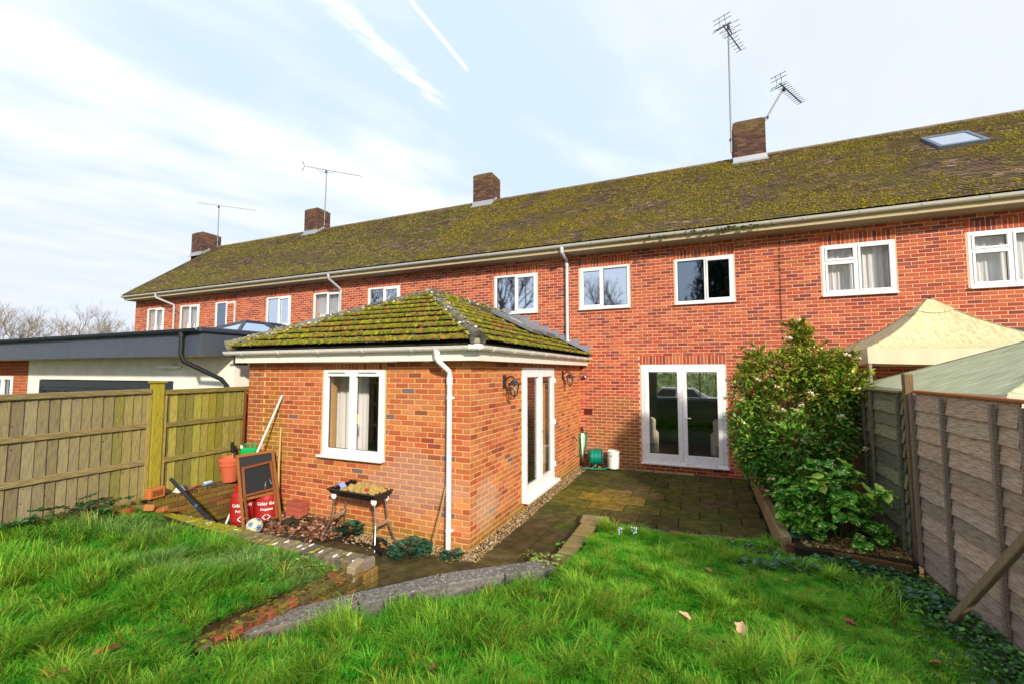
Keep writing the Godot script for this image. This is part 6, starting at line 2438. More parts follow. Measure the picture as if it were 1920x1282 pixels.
	tm2.prism(Transform3D(Basis(Vector3.RIGHT, Vector3.BACK, Vector3.DOWN), Vector3(0, 0.008, 0)), PackedVector2Array([Vector2(-0.035, 0.0), Vector2(0.035, 0.0), Vector2(0.03, 0.1), Vector2(0.0, 0.16), Vector2(-0.03, 0.1)]), 0.003)
	loc("blade", tm2, M.galv, tw)
	var bs := thing("blue_brush", "small blue and white scrubbing brush on the low brick wall", "brush", Vector3(-7.22, 0.55, 6.42), "", 0.2)
	var bb := MB.new()
	bb.col = K(84, 140, 190)
	bb.box(at(Vector3(0, 0.012, 0)), Vector3(0.07, 0.024, 0.17), 0.01)
	loc("base", bb, M.satin, bs)
	bb = MB.new()
	bb.col = K(228, 232, 232)
	bb.box(at(Vector3(0, 0.04, 0)), Vector3(0.055, 0.035, 0.13), 0.012)
	loc("bristles", bb, M.cloth, bs)
	# stack of spare bricks against the wall
	for i in 4:
		var k := MB.new()
		k.col = vary(K(186, 98, 78), 0.06)
		k.box(Transform3D(), Vector3(0.3, 0.068, 0.16), 0.006)
		lone("spare_brick", k, M.brick, ["lowest brick of the small stack against the extension wall", "second lowest brick of the small wall side stack", "second brick from the top of the small stack", "topmost brick of the small stack among dead leaves"][i], "brick", Vector3(-5.83 + 0.006 * i, 0.085 + 0.071 * i, 5.94), "spare bricks stacked by the wall", [0.02, -0.03, 0.04, -0.02][i])
	# football
	var fb := thing("football", "cream football with blue stars lying by the chalkboard feet", "football", Vector3(-5.94, 0.13, 6.56), "", 0.4)
	var bmesh := MB.new()
	bmesh.col = K(226, 216, 176)
	bmesh.ball(Transform3D(Basis().scaled(Vector3.ONE * 0.112), Vector3.ZERO), 16, 24)
	loc("shell", bmesh, M.satin, fb)
	var g := (1.0 + sqrt(5.0)) / 2.0
	for a in [-1.0, 1.0]:
		for b in [-g, g]:
			for q in [Vector3(0, a, b), Vector3(a, b, 0), Vector3(b, 0, a)]:
				var d: Vector3 = q.normalized()
				var s := MB.new()
				s.col = K(40, 104, 176)
				var sx := d.cross(Vector3(0.3, 1, 0.2)).normalized()
				var sy := d.cross(sx)
				var pts := []
				for k in 10:
					var r := 0.068 if k % 2 == 0 else 0.032
					pts.append((d * 0.112 + sx * cos(TAU * k / 10) * r + sy * sin(TAU * k / 10) * r).normalized() * 0.1135)
				for k in 10:
					s.quado(d * 0.1138, pts[k], pts[k].lerp(pts[(k + 1) % 10], 0.5).normalized() * 0.1138, pts[(k + 1) % 10], d)
				loc("star", s, M.satin, fb)
	# heap of dead leaves
	var xs := []
	var cs := []
	for i in 3600:
		var x := rng.randf_range(-6.4, -4.75)
		var z := rng.randf_range(5.84, 6.75)
		if z > 6.75 - 0.5 * smoothstep(-5.6, -4.6, x):
			continue
		var h := 0.11 * smoothstep(6.65, 5.9, z) * smoothstep(-4.5, -5.3, x) * (0.7 + 0.6 * fine.get_noise_2d(x * 1.5, z * 1.5))
		var s := rng.randf_range(0.035, 0.08)
		xs.append(rot(Vector3(x, 0.015 + h * rng.randf_range(0.6, 1.0) + rng.randf() * 0.02, z), Vector3(rng.randf_range(-0.6, 0.6), rng.randf() * TAU, rng.randf_range(-0.6, 0.6)), Vector3(s, s, s)))
		cs.append(vary(pick([K(132, 92, 70), K(108, 72, 54), K(160, 120, 94), K(84, 56, 42), K(172, 138, 110), K(66, 46, 36)]), 0.18))
	var hp := many("dead_leaves", leaf_mesh(0.7, 1.0, 0.3), M.dry_leaf, xs, cs)
	hp.set_meta("label", "heap of brown dead leaves along the foot of the extension wall")
	var mound := MB.new()
	mound.col = K(66, 48, 36)
	mound.grid(func(u, v):
		var x := lerpf(-6.5, -4.55, u)
		var z := lerpf(6.75, 5.83, v)
		return Vector3(x, -0.006 + 0.095 * smoothstep(6.65, 5.9, z) * smoothstep(-4.5, -5.3, x) * (0.7 + 0.6 * fine.get_noise_2d(x * 1.5, z * 1.5)), z), 24, 12)
	put("leaf_mould", mound, M.soil, hp).set_meta("kind", "stuff")
	for e in [[Vector3(-5.35, 0.03, 6.52), Vector3(0.3, 0.035, 0.13), 0.2, "long flat dark sheet of mossy felt by the dead leaves"], [Vector3(-5.65, 0.1, 6.2), Vector3(0.13, 0.06, 0.09), 0.7, "small crumpled dark green cloth in the dead leaves"]]:
		var m := MB.new()
		m.col = K(58, 58, 44)
		var sz: Vector3 = e[1]
		m.grid(func(u, v): return Vector3((u - 0.5) * 2.0 * sz.x, sz.y * (0.4 + 0.6 * sin(u * PI) * sin(v * PI) + 0.3 * sin(u * 13.0 + v * 5.0)), (v - 0.5) * 2.0 * sz.z), 16, 10, true)
		lone("wet_felt", m, M.cloth, e[3], "cloth", e[0], "", e[2])


# ---------------------------------------------------------------- things along the walls

func build_wall_things() -> void:
	build_lantern(Vector3(-2.846, 2.13, 4.75), "larger looking black wall lantern left of the side French door")
	build_lantern(Vector3(-2.846, 2.2, 1.62), "black wall lantern between the side door and main house")
	# barbecue
	var t := thing("barbecue_tray", "black trough barbecue on thin chrome legs in front of the extension", "barbecue", Vector3(-4.42, 0, 6.13), "", -0.04)
	var mb := MB.new()
	mb.col = K(40, 36, 36)
	var w := 0.43
	var d := 0.18
	var yb := 0.6
	var yt := 0.7
	for e in [[Vector3(-w, yt, d), Vector3(w, yt, d), Vector3(w - 0.04, yb, d - 0.07), Vector3(-w + 0.04, yb, d - 0.07)], [Vector3(-w, yt, -d), Vector3(w, yt, -d), Vector3(w - 0.04, yb, -d + 0.07), Vector3(-w + 0.04, yb, -d + 0.07)], [Vector3(w, yt, d), Vector3(w, yt, -d), Vector3(w - 0.04, yb, -d + 0.07), Vector3(w - 0.04, yb, d - 0.07)], [Vector3(-w, yt, d), Vector3(-w, yt, -d), Vector3(-w + 0.04, yb, -d + 0.07), Vector3(-w + 0.04, yb, d - 0.07)], [Vector3(-w + 0.04, yb, d - 0.07), Vector3(w - 0.04, yb, d - 0.07), Vector3(w - 0.04, yb, -d + 0.07), Vector3(-w + 0.04, yb, -d + 0.07)]]:
		mb.quado(e[0], e[1], e[2], e[3], (e[0] + e[2]) / 2 - Vector3(0, 0.68, 0))
	loc("trough", mb, M.satin, t)
	var rim := MB.new()
	rim.col = K(52, 46, 44)
	for e in [[Vector3(-w, yt, d), Vector3(w, yt, d)], [Vector3(w, yt, d), Vector3(w, yt, -d)], [Vector3(w, yt, -d), Vector3(-w, yt, -d)], [Vector3(-w, yt, -d), Vector3(-w, yt, d)]]:
		rim.tube(e, 0.014, 8)
	loc("rim", rim, M.satin, t)
	for s in [[-1.0, 1.0], [1.0, 1.0], [-1.0, -1.0], [1.0, -1.0]]:
		var lg := MB.new()
		lg.col = K(196, 198, 204)
		var foot := Vector3(s[0] * 0.47 + (0.0 if s[0] > 0 else -0.02), 0.0, s[1] * 0.2)
		lg.tube([Vector3(s[0] * 0.36, 0.62, s[1] * 0.1), Vector3(s[0] * 0.4, 0.32, s[1] * 0.12), Vector3(s[0] * 0.41, 0.28, s[1] * 0.125), foot], 0.011, 8)
		loc("leg", lg, M.metal, t)
		var pd := MB.new()
		pd.col = K(236, 236, 240)
		pd.lathe(Transform3D(Basis.from_euler(Vector3(PI / 2 * s[1], 0, 0)), Vector3(s[0] * 0.365, 0.6, s[1] * 0.12)), [Vector2(0.045, -0.008), Vector2(0.048, 0.0), Vector2(0.04, 0.01), Vector2(0.0, 0.012)], 16)
		loc("leg_bracket", pd, M.satin, t)
	for s in [-1.0, 1.0]:
		var cb := MB.new()
		cb.col = K(226, 228, 232)
		cb.box(at(Vector3(s * 0.41, 0.3, 0)), Vector3(0.014, 0.045, 0.25), 0.004)
		loc("cross_bar", cb, M.metal, t)
	var sk := MB.new()
	sk.col = K(196, 164, 104)
	sk.grid(func(u, v): return Vector3(lerpf(-0.22, 0.4, u), 0.7 + 0.085 * pow(sin(u * PI) * sin(v * PI), 0.6) + 0.014 * sin(u * 31.0 + v * 9.0) + 0.014 * sin(v * 27.0 - u * 14.0), lerpf(0.16, -0.16, v)), 36, 20)
	lone("straw_sack", sk, M.canvas, "tan straw like sacking heaped in the barbecue", "sacking", Vector3(-4.42, 0, 6.13), "", -0.04)
	var gl := MB.new()
	gl.col = K(26, 26, 30)
	gl.grid(func(u, v): return Vector3(lerpf(-0.33, -0.05, u), 0.71 + 0.08 * sin(u * PI) * sin(v * PI) + 0.012 * sin(u * 19.0 + v * 13.0), lerpf(0.04, -0.15, v)), 16, 12)
	lone("black_cloth", gl, M.cloth, "black cloth crumpled at the back of the barbecue", "cloth", Vector3(-4.42, 0.01, 6.13))
	gl = MB.new()
	gl.col = K(150, 160, 220)
	gl.grid(func(u, v): return Vector3(lerpf(-0.34, -0.2, u), 0.715 + 0.05 * sin(u * PI) + 0.01 * sin(v * 15.0), lerpf(0.14, 0.04, v)), 8, 8)
	lone("blue_packet", gl, M.satin, "pale blue packet in the left end of the barbecue", "packet", Vector3(-4.42, 0.01, 6.13))
	gl = MB.new()
	gl.col = K(200, 40, 34)
	gl.ball(rot(Vector3.ZERO, Vector3(0, 0.4, 0), Vector3(0.035, 0.018, 0.025)))
	lone("red_cap_piece", gl, M.satin, "small red lid on the sacking in the barbecue", "lid", Vector3(-4.18, 0.755, 6.26))
	# worn shoes on the paving
	for i in 2:
		var s := thing("black_shoe", ["black shoe lying sole up in front of the barbecue leg", "dark green shoe leaning behind the black one"][i], "shoe", [Vector3(-3.88, 0.02, 6.36), Vector3(-4.0, 0.03, 6.18)][i], "", [0.9, 1.2][i])
		var m := MB.new()
		m.col = [K(34, 36, 42), K(48, 56, 50)][i]
		m.grid(func(u, v):
			var z := lerpf(-0.15, 0.15, u)
			var r := 0.05 * pow(sin(clampf(u * 0.92 + 0.05, 0.0, 1.0) * PI), 0.5) * (0.85 + 0.2 * sin(u * 5.0))
			return Vector3(cos(v * TAU) * r, 0.032 + sin(v * TAU) * 0.03 * (0.7 + 0.5 * u), z), 14, 14, true)
		loc("upper", m, M.rubber, s)
		m = MB.new()
		m.col = [K(22, 22, 26), K(30, 34, 32)][i]
		m.lathe(Transform3D(Basis().scaled(Vector3(0.4, 1, 1.2)), Vector3(0, 0.045, 0)), [Vector2(0.132, 0.0), Vector2(0.134, 0.012), Vector2(0.12, 0.018), Vector2(0.0, 0.02)], 20)
		loc("sole", m, M.rubber, s)
	var bc := MB.new()
	bc.col = K(150, 112, 52)
	bc.grid(func(u, v): return Vector3((u - 0.5) * 0.1, 0.03 + 0.03 * sin(u * PI) + 0.008 * sin(v * 17.0), (v - 0.5) * 0.3), 8, 14, true)
	lone("brown_bark_strip", bc, M.cloth, "strip of brown bark lying across the shoes", "bark", Vector3(-3.93, 0.03, 6.25), "", 0.8)
	var bam := thing("bamboo_cane", "thin bamboo cane leaning beside the white downpipe", "cane", Vector3(-3.24, 0.0, 6.12))
	var bmm := MB.new()
	bmm.col = K(190, 158, 96)
	bmm.tube([Vector3.ZERO, Vector3(0.04, 0.45, -0.13), Vector3(0.05, 0.88, -0.28)], 0.011, 8)
	loc("cane", bmm, M.wood, bam)
	# umbrella, hose reel, bucket by the house wall
	var um := thing("furled_umbrella", "green and white furled umbrella standing in the corner with its handle up", "umbrella", Vector3(-2.76, 0.03, 0.22), "", 0.0)
	for i in 8:
		var m := MB.new()
		m.col = K(20, 138, 88) if i % 2 else K(234, 234, 224)
		var prof := [[0.08, 0.016], [0.3, 0.065], [0.55, 0.115], [0.7, 0.14], [0.78, 0.08]]
		for k in 4:
			for j in 2:
				var f := func(a: int, q: int) -> Vector3:
					var an := TAU * (i + a / 2.0) / 8.0
					var r: float = prof[q][1] * (0.62 if a == 1 else 1.0)
					return Vector3(cos(an) * r + 0.02 * prof[q][0], prof[q][0], -sin(an) * r)
				m.quado(f.call(j, k), f.call(j + 1, k), f.call(j + 1, k + 1), f.call(j, k + 1), Vector3(cos(TAU * (i + 0.5) / 8.0), 0, -sin(TAU * (i + 0.5) / 8.0)))
		loc("gore", m, M.cloth, um)
	var uh := MB.new()
	uh.col = K(36, 34, 34)
	uh.tube([Vector3(0.0, 0.0, 0), Vector3(0.02, 0.8, 0)], 0.007, 6)
	uh.tube([Vector3(0.02, 0.78, 0), Vector3(0.015, 0.93, 0)], [0.02, 0.024], 8)
	loc("handle", uh, M.rubber, um)
	um.rotation.z = 0.06
	um.rotation.x = -0.1
	var rl := thing("hose_reel", "turquoise garden hose wound on a reel by the house wall", "hose reel", Vector3(-2.42, 0.05, 0.36), "", 0.35)
	for i in 11:
		var h := MB.new()
		h.col = vary(K(0, 150, 128), 0.1)
		var pts := []
		for k in 25:
			var a := TAU * k / 24.0
			var r := 0.155 + 0.012 * (i % 3)
			pts.append(Vector3(-0.11 + i * 0.022 + 0.004 * sin(a), 0.24 + sin(a) * r, cos(a) * r))
		h.tube(pts, 0.012, 6, false)
		loc("hose_turn", h, M.satin, rl)
	for x in [-0.14, 0.15]:
		var fl := MB.new()
		fl.col = K(40, 168, 150)
		fl.lathe(Transform3D(Basis.from_euler(Vector3(0, 0, -PI / 2)), Vector3(x, 0.24, 0)), [Vector2(0.0, -0.005), Vector2(0.06, -0.006), Vector2(0.19, -0.004), Vector2(0.195, 0.0), Vector2(0.19, 0.004), Vector2(0.06, 0.006), Vector2(0.0, 0.005)], 24)
		loc("flange", fl, M.satin, rl)
		var st := MB.new()
		st.col = K(110, 112, 116)
		var o := 0.03 * signf(x)
		st.tube([Vector3(x + o, 0.0, -0.18), Vector3(x + o, 0.24, 0), Vector3(x + o, 0.0, 0.18)], 0.01, 8)
		st.tube([Vector3(x + o, 0.24, 0.0), Vector3(x + o * 1.2, 0.5, -0.06)], 0.009, 8)
		loc("stand", st, M.metal, rl)
	var bar := MB.new()
	bar.col = K(120, 122, 126)
	bar.tube([Vector3(-0.175, 0.5, -0.06), Vector3(0.185, 0.5, -0.06)], 0.01, 8)
	loc("carry_bar", bar, M.metal, rl)
	var tail := MB.new()
	tail.col = K(0, 146, 124)
	tail.tube([Vector3(0.0, 0.1, 0.17), Vector3(-0.1, 0.02, 0.24), Vector3(-0.25, 0.014, 0.26), Vector3(-0.36, 0.014, 0.16), Vector3(-0.1, 0.014, 0.3), Vector3(0.2, 0.014, 0.28), Vector3(0.3, 0.016, 0.1), Vector3(0.27, 0.2, 0.02)], 0.011, 6)
	loc("loose_hose", tail, M.satin, rl)
	var bu := thing("white_bucket", "white enamel bucket with lid ring beside the hose reel", "bucket", Vector3(-1.99, 0.05, 0.34))
	var b2 := MB.new()
	b2.col = K(228, 230, 230)
	b2.lathe(Transform3D(), [Vector2(0.0, 0.0), Vector2(0.125, 0.0), Vector2(0.13, 0.01), Vector2(0.14, 0.36), Vector2(0.14, 0.41), Vector2(0.132, 0.41), Vector2(0.125, 0.1), Vector2(0.0, 0.1)], 28)
	loc("body", b2, M.satin, bu)
	for y in [0.34, 0.4]:
		var rg := MB.new()
		rg.col = K(206, 206, 202)
		rg.lathe(at(Vector3(0, y, 0)), [Vector2(0.139, -0.008), Vector2(0.148, 0.0), Vector2(0.139, 0.008)], 28)
		loc("rim", rg, M.satin, bu)
	var hb := MB.new()
	hb.col = K(90, 90, 92)
	var hp := []
	for k in 13:
		var a := PI * k / 12.0
		hp.append(Vector3(cos(a) * 0.148, 0.36 - sin(a) * 0.09, sin(a) * 0.13))
	hb.tube(hp, 0.004, 6)
	loc("handle", hb, M.metal, bu)
	var lug := MB.new()
	lug.col = K(60, 56, 56)
	lug.ball(rot(Vector3(-0.03, 0.3, 0.137), Vector3.ZERO, Vector3(0.014, 0.018, 0.008)))
	loc("lug", lug, M.satin, bu)
	# small floodlight with sensor, and the outside tap
	var se := thing("security_light", "small security light on the main wall near the extension corner", "security light", Vector3(-2.76, 2.19, 0.0))
	var s2 := MB.new()
	s2.col = K(70, 66, 62)
	s2.tube([Vector3(0, 0, 0.0), Vector3(0.01, 0.0, 0.07)], 0.018, 8)
	s2.box(rot(Vector3(0.04, 0.01, 0.09), Vector3(0.3, 0.5, 0)), Vector3(0.1, 0.07, 0.05), 0.012)
	loc("housing", s2, M.satin, se)
	s2 = MB.new()
	s2.col = K(206, 206, 196)
	s2.ball(rot(Vector3(0.055, 0.008, 0.118), Vector3.ZERO, Vector3(0.028, 0.024, 0.012)))
	loc("lens", s2, M.satin, se)
	var tp := thing("garden_tap", "outside tap on the extension side wall near the umbrella", "tap", Vector3(-2.85, 0.78, 0.86))
	var t2 := MB.new()
	t2.col = K(86, 84, 88)
	t2.tube([Vector3(0, 0, 0), Vector3(0.08, 0.0, 0), Vector3(0.1, -0.02, 0), Vector3(0.1, -0.07, 0)], 0.013, 8)
	loc("spout", t2, M.metal, tp)
	t2 = MB.new()
	t2.col = K(60, 58, 62)
	t2.tube([Vector3(0.06, 0.0, 0), Vector3(0.06, 0.055, 0)], 0.008, 6)
	t2.box(at(Vector3(0.06, 0.06, 0)), Vector3(0.014, 0.012, 0.07), 0.004)
	loc("handle", t2, M.metal, tp)
	# armchairs inside the sitting room
	for i in 2:
		var a := thing("cream_armchair", ["cream armchair just inside the left French door leaf", "cream armchair just inside the right French door leaf"][i], "armchair", [Vector3(-1.66, 0.165, -1.35), Vector3(0.72, 0.165, -1.45)][i], "armchairs seen through the French doors", [0.25, -0.25][i])
		for e in [["seat", Vector3(0, 0.27, 0), Vector3(0.6, 0.42, 0.75)], ["backrest", Vector3(0, 0.62, 0.36), Vector3(0.85, 0.72, 0.22)], ["arm", Vector3(-0.4, 0.34, 0), Vector3(0.2, 0.62, 0.85)], ["arm", Vector3(0.4, 0.34, 0), Vector3(0.2, 0.62, 0.85)]]:
			var m := MB.new()
			m.col = K(232, 222, 200)
			m.box(at(e[1]), e[2], 0.06)
			loc(e[0], m, M.plain, a)


# ---------------------------------------------------------------- plants and fallen leaves on the ground, grass

func round_leaf() -> ArrayMesh:
	# heart shaped, with a paler ring
	var mb := MB.new()
	for k in 12:
		var a0 := TAU * k / 12
		var a1 := TAU * (k + 1) / 12
		var f := func(a: float, r: float) -> Vector3:
			var q := r * (1.0 - 0.35 * exp(-pow(wrapf(a - PI * 1.5, -PI, PI) / 0.35, 2.0)))
			return Vector3(cos(a) * q * 0.5, 0.05 * r * r - 0.02 * sin(a * 5.0) * r, -sin(a) * q * 0.55 + 0.45)
		mb.col = K(150, 170, 160)
		mb.quado(f.call(a0, 0.0), f.call(a0, 0.35), f.call(a1, 0.35), f.call(a1, 0.0), Vector3.UP)
		mb.col = K(245, 255, 250)
		mb.quado(f.call(a0, 0.35), f.call(a0, 0.6), f.call(a1, 0.6), f.call(a1, 0.35), Vector3.UP)
		mb.col = K(160, 182, 168)
		mb.quado(f.call(a0, 0.6), f.call(a0, 1.0), f.call(a1, 1.0), f.call(a1, 0.6), Vector3.UP)
	return mb.mesh()


func clump(called: String, label: String, category: String, p: Vector3, r: float, h: float, n: int, size: float, mesh: Mesh, cols: Array, group := "") -> void:
	var t := thing(called, label, category, p, group)
	var st := MB.new()
	st.col = K(96, 84, 52)
	var xs := []
	var cs := []
	for i in n:
		var a := rng.randf() * TAU
		var k := sqrt(rng.randf())
		var e := Vector3(cos(a) * r * k, h * (1.0 - 0.65 * k * k) * rng.randf_range(0.55, 1.1), sin(a) * r * k)
		xs.append(leaf_at(p + e, Vector3(cos(a), 0.15, sin(a)).normalized(), size * rng.randf_range(0.7, 1.25), 0.35))
		cs.append(vary(pick(cols), 0.15))
		if i % 3 == 0:
			st.tube([Vector3(e.x * 0.3, -0.01, e.z * 0.3), Vector3(e.x * 0.8, e.y * 0.7, e.z * 0.8), e], 0.0025, 4, false)
	loc("stems", st, M.bark, t, "stuff")
	many("foliage", mesh, M.gloss_leaf, xs, cs, t)


func build_lawn_plants() -> void:
	var rl := round_leaf()
	var blue := [K(64, 104, 84), K(78, 118, 96), K(52, 90, 70), K(92, 128, 104)]
	clump("cyclamen_plant", "large clump of marbled cyclamen leaves beside the downpipe foot", "cyclamen", Vector3(-3.5, 0.0, 6.2), 0.26, 0.15, 170, 0.075, rl, blue, "cyclamen by the extension wall")
	clump("cyclamen_plant", "small cyclamen clump right of the downpipe at the wall corner", "cyclamen", Vector3(-2.93, 0.0, 6.1), 0.11, 0.09, 46, 0.065, rl, blue, "cyclamen by the extension wall")
	clump("cyclamen_plant", "cyclamen clump between dead leaves and the barbecue legs", "cyclamen", Vector3(-4.72, 0.0, 6.0), 0.17, 0.16, 70, 0.08, rl, blue, "cyclamen by the extension wall")
	var spots := [[Vector3(0.5, 0, 5.35), 0.16, "pale cyclamen rosette in the lawn, left of the pair"], [Vector3(0.92, 0, 5.1), 0.2, "pale cyclamen rosette in the lawn, right of the pair"], [Vector3(1.45, 0, 4.62), 0.24, "cyclamen leaves at the foot of the shrub bed"], [Vector3(1.85, 0, 4.75), 0.22, "cyclamen leaves at the foot of the lap fence post"], [Vector3(0.62, 0, 4.6), 0.16, "cyclamen leaves by the corner of the bed wall"], [Vector3(1.85, 0, 5.5), 0.2, "cyclamen leaves beside the timber prop foot"], [Vector3(1.12, 0.2, 4.22), 0.13, "blue green cyclamen leaves on the bed edge"]]
	for s in spots:
		var p: Vector3 = s[0]
		if p.y == 0.0:
			p.y = lawn_y(p.x, p.z) + 0.02
		clump("cyclamen_plant", s[2], "cyclamen", p, s[1], 0.09, int(s[1] * 300), 0.06, rl, [K(92, 136, 100), K(116, 154, 122), K(76, 116, 80)], "cyclamen in the right lawn")
	# white spring flowers
	var fl := thing("spring_flowers", "two pale blue flower heads in the far end of the right lawn", "flowers", Vector3(-1.05, lawn_y(-1.05, 4.95), 4.95))
	for k in 2:
		var m := MB.new()
		for i in 16:
			m.col = pick([K(166, 186, 200), K(140, 166, 186), K(196, 208, 214)])
			m.ball(rot(Vector3(k * 0.16 + rng.randf_range(-0.03, 0.03), 0.13 + rng.randf_range(-0.035, 0.05), -k * 0.1 + rng.randf_range(-0.03, 0.03)), Vector3(rng.randf(), rng.randf(), 0), Vector3(0.011, 0.007, 0.011)), 4, 6)
		m.col = K(70, 110, 50)
		m.tube([Vector3(k * 0.16, 0, -k * 0.1), Vector3(k * 0.16, 0.14, -k * 0.1)], 0.004, 5)
		loc("flower_head", m, M.gloss_leaf, fl)
	# ivy and clover running along the right fence
	var xs := []
	var cs := []
	for i in 5200:
		var z := rng.randf_range(4.5, 9.0)
		var reach := 0.35 + 0.75 * smoothstep(6.5, 4.6, z) + 0.25 * fine.get_noise_2d(z, 1.0)
		var x := 2.2 - absf(rng.randfn(0.0, 0.5)) * reach
		if z < 5.2 and rng.randf() < 0.3:
			x = rng.randf_range(0.0, 2.1)
			z = rng.randf_range(4.35, 4.75)
		var s := rng.randf_range(0.022, 0.05)
		xs.append(leaf_at(Vector3(x, lawn_y(x, z) + rng.randf_range(0.02, 0.09), z), Vector3(rng.randf_range(-1, 1), 0.2, rng.randf_range(-1, 1)).normalized(), s, 0.3))
		cs.append(vary(pick([K(58, 96, 46), K(74, 122, 54), K(46, 78, 48), K(92, 138, 60), K(66, 92, 70)]), 0.2))
	var iv := many("ivy_cover", leaf_mesh(0.85, 1.0, 0.1), M.gloss_leaf, xs, cs)
	iv.set_meta("label", "ivy and clover creeping from the lap fence into the right lawn")
	# small weeds on the left lawn edge and by the kerb
	xs = []
	cs = []
	for i in 2600:
		var x := -4.1 + rng.randfn(0.0, 0.42)
		var z := 7.5 + absf(rng.randfn(0.0, 0.35))
		if x > -3.55 - (z - 7.36) * 0.14:
			continue
		xs.append(leaf_at(Vector3(x, lawn_y(x, z) + rng.randf_range(0.01, 0.05), z), Vector3(rng.randf_range(-1, 1), 0.2, rng.randf_range(-1, 1)).normalized(), rng.randf_range(0.016, 0.034), 0.3))
		cs.append(vary(pick([K(104, 132, 58), K(84, 116, 50), K(124, 142, 66), K(92, 104, 50)]), 0.18))
	var cv := many("creeping_weeds", leaf_mesh(0.9, 1.0, 0.1), M.gloss_leaf, xs, cs)
	cv.set_meta("label", "small leaved weeds creeping over the corner of the left lawn")
	clump("leafy_weed", "pale green ferny weed growing over the kerb end", "weed", Vector3(-1.66, 0.08, 6.1), 0.22, 0.14, 120, 0.06, leaf_mesh(0.5, 1.0), [K(132, 156, 78), K(116, 144, 64), K(150, 168, 90)])
	clump("leafy_weed", "tiny bright weed between the bricks of the edging strip", "weed", Vector3(-1.78, 0.0, 5.25), 0.06, 0.07, 26, 0.05, leaf_mesh(0.6, 1.0), [K(96, 170, 56), K(84, 150, 48)])
	clump("leafy_weed", "tuft of weed in the path near the kerb end", "weed", Vector3(-2.05, 0.0, 5.75), 0.09, 0.09, 26, 0.06, leaf_mesh(0.3, 1.0), [K(120, 140, 60), K(108, 130, 50)])
	# bramble against the left fence
	var bt := thing("bramble_bush", "dark green bramble sprawling at the foot of the left fence", "bramble", Vector3(-7.05, 0.5, 8.1))
	var bm := MB.new()
	bm.col = K(112, 70, 56)
	xs = []
	cs = []
	for i in 16:
		var a := rng.randf_range(-1.4, 1.9)
		var l := rng.randf_range(0.25, 0.55)
		var b := Vector3(rng.randf_range(-0.1, 0.1), -0.05, rng.randf_range(-0.3, 0.3))
		var e := b + Vector3(cos(a) * 0.35 * l, l * rng.randf_range(0.35, 0.75), -sin(a) * l * 0.9)
		var mid := b.lerp(e, 0.55) + Vector3(0, 0.1, 0)
		bm.tube([b, mid, e], 0.005, 5)
		for k in 16:
			var q := rng.randf_range(0.25, 1.0)
			var p := b.lerp(mid, q * 2.0) if q < 0.5 else mid.lerp(e, q * 2.0 - 1.0)
			xs.append(leaf_at(bt.position + p, Vector3(rng.randf_range(-1, 1), 0.1, rng.randf_range(-1, 1)).normalized(), rng.randf_range(0.05, 0.09), 0.3))
			cs.append(vary(pick([K(48, 84, 52), K(60, 98, 58), K(38, 66, 44), K(78, 110, 66)]), 0.18))
	loc("cane", bm, M.bark, bt)
	many("foliage", leaf_mesh(0.62, 1.0, 0.15), M.gloss_leaf, xs, cs, bt)
	# single fallen leaves
	var fallen := [
		[-0.2, 6.78, 0.1, "pale curled fallen leaf in the middle of the right lawn"], [0.24, 6.8, 0.12, "brown fallen leaf right of the pale curled one"], [0.66, 6.78, 0.12, "reddish fallen leaf farther right in the right lawn"], [0.9, 6.85, 0.1, "dark purplish fallen leaf beside the reddish one"], [1.52, 6.7, 0.08, "small pinkish fallen leaf near the bottom right corner"], [0.0, 5.66, 0.08, "brown fallen leaf higher up in the right lawn"], [-0.35, 7.6, 0.08, "fallen leaf at the bottom edge below the pale one"],
		[-3.78, 9.26, 0.13, "large orange brown fallen leaf in the left lawn"], [-4.15, 9.2, 0.07, "small pale fallen leaf left of the large orange leaf"], [-4.95, 8.1, 0.08, "pinkish fallen leaf in the middle of the left lawn"], [-4.45, 8.2, 0.06, "small tan fallen leaf in the left lawn"], [-1.75, 8.35, 0.06, "tan fallen leaf in the bottom middle of the lawn"], [-3.75, 9.5, 0.09, "dark curled fallen leaf below the large orange leaf"], [0.75, 5.6, 0.09, "brown leaf by the pale cyclamen rosette"], [1.1, 6.3, 0.1, "brown fallen leaf between the reddish leaf and the lap fence"], [-0.75, 6.3, 0.09, "brown fallen leaf at the left of the right lawn"], [0.4, 6.25, 0.08, "tan fallen leaf above the brown one in the right lawn"], [0.12, 7.15, 0.1, "dark fallen leaf below the brown one in the right lawn"]]
	for f in fallen:
		var m := MB.new()
		var c: Color = pick([K(150, 96, 66), K(164, 116, 84), K(124, 80, 56), K(172, 130, 98)])
		if "dark" in f[3]: c = K(104, 78, 84)
		if "orange" in f[3]: c = K(168, 98, 62)
		if "pale" in f[3]: c = K(216, 176, 136)
		if "reddish" in f[3]: c = K(164, 92, 70)
		m.col = c
		var lobes := []
		for k in 20:
			var a := TAU * k / 20
			lobes.append(0.5 * (0.82 + 0.13 * cos(a * 5.0) + 0.07 * sin(a * 9.0)) * (0.75 + 0.3 * absf(sin(a))))
		var s: float = f[2] * 1.0
		for k in 20:
			var a0 := TAU * k / 20
			var a1 := TAU * (k + 1) / 20
			var p0 := Vector3(cos(a0) * lobes[k] * s, s * (0.75 * pow(absf(cos(a0)), 2.0) + 0.35 * maxf(0.0, sin(a0))) * lobes[k], sin(a0) * lobes[k] * s * 1.2)
			var p1 := Vector3(cos(a1) * lobes[(k + 1) % 20] * s, s * (0.75 * pow(absf(cos(a1)), 2.0) + 0.35 * maxf(0.0, sin(a1))) * lobes[(k + 1) % 20], sin(a1) * lobes[(k + 1) % 20] * s * 1.2)
			m.quado(Vector3.ZERO, p0, (p0 + p1) / 2, p1, Vector3.UP)
		m.col = c * 0.8
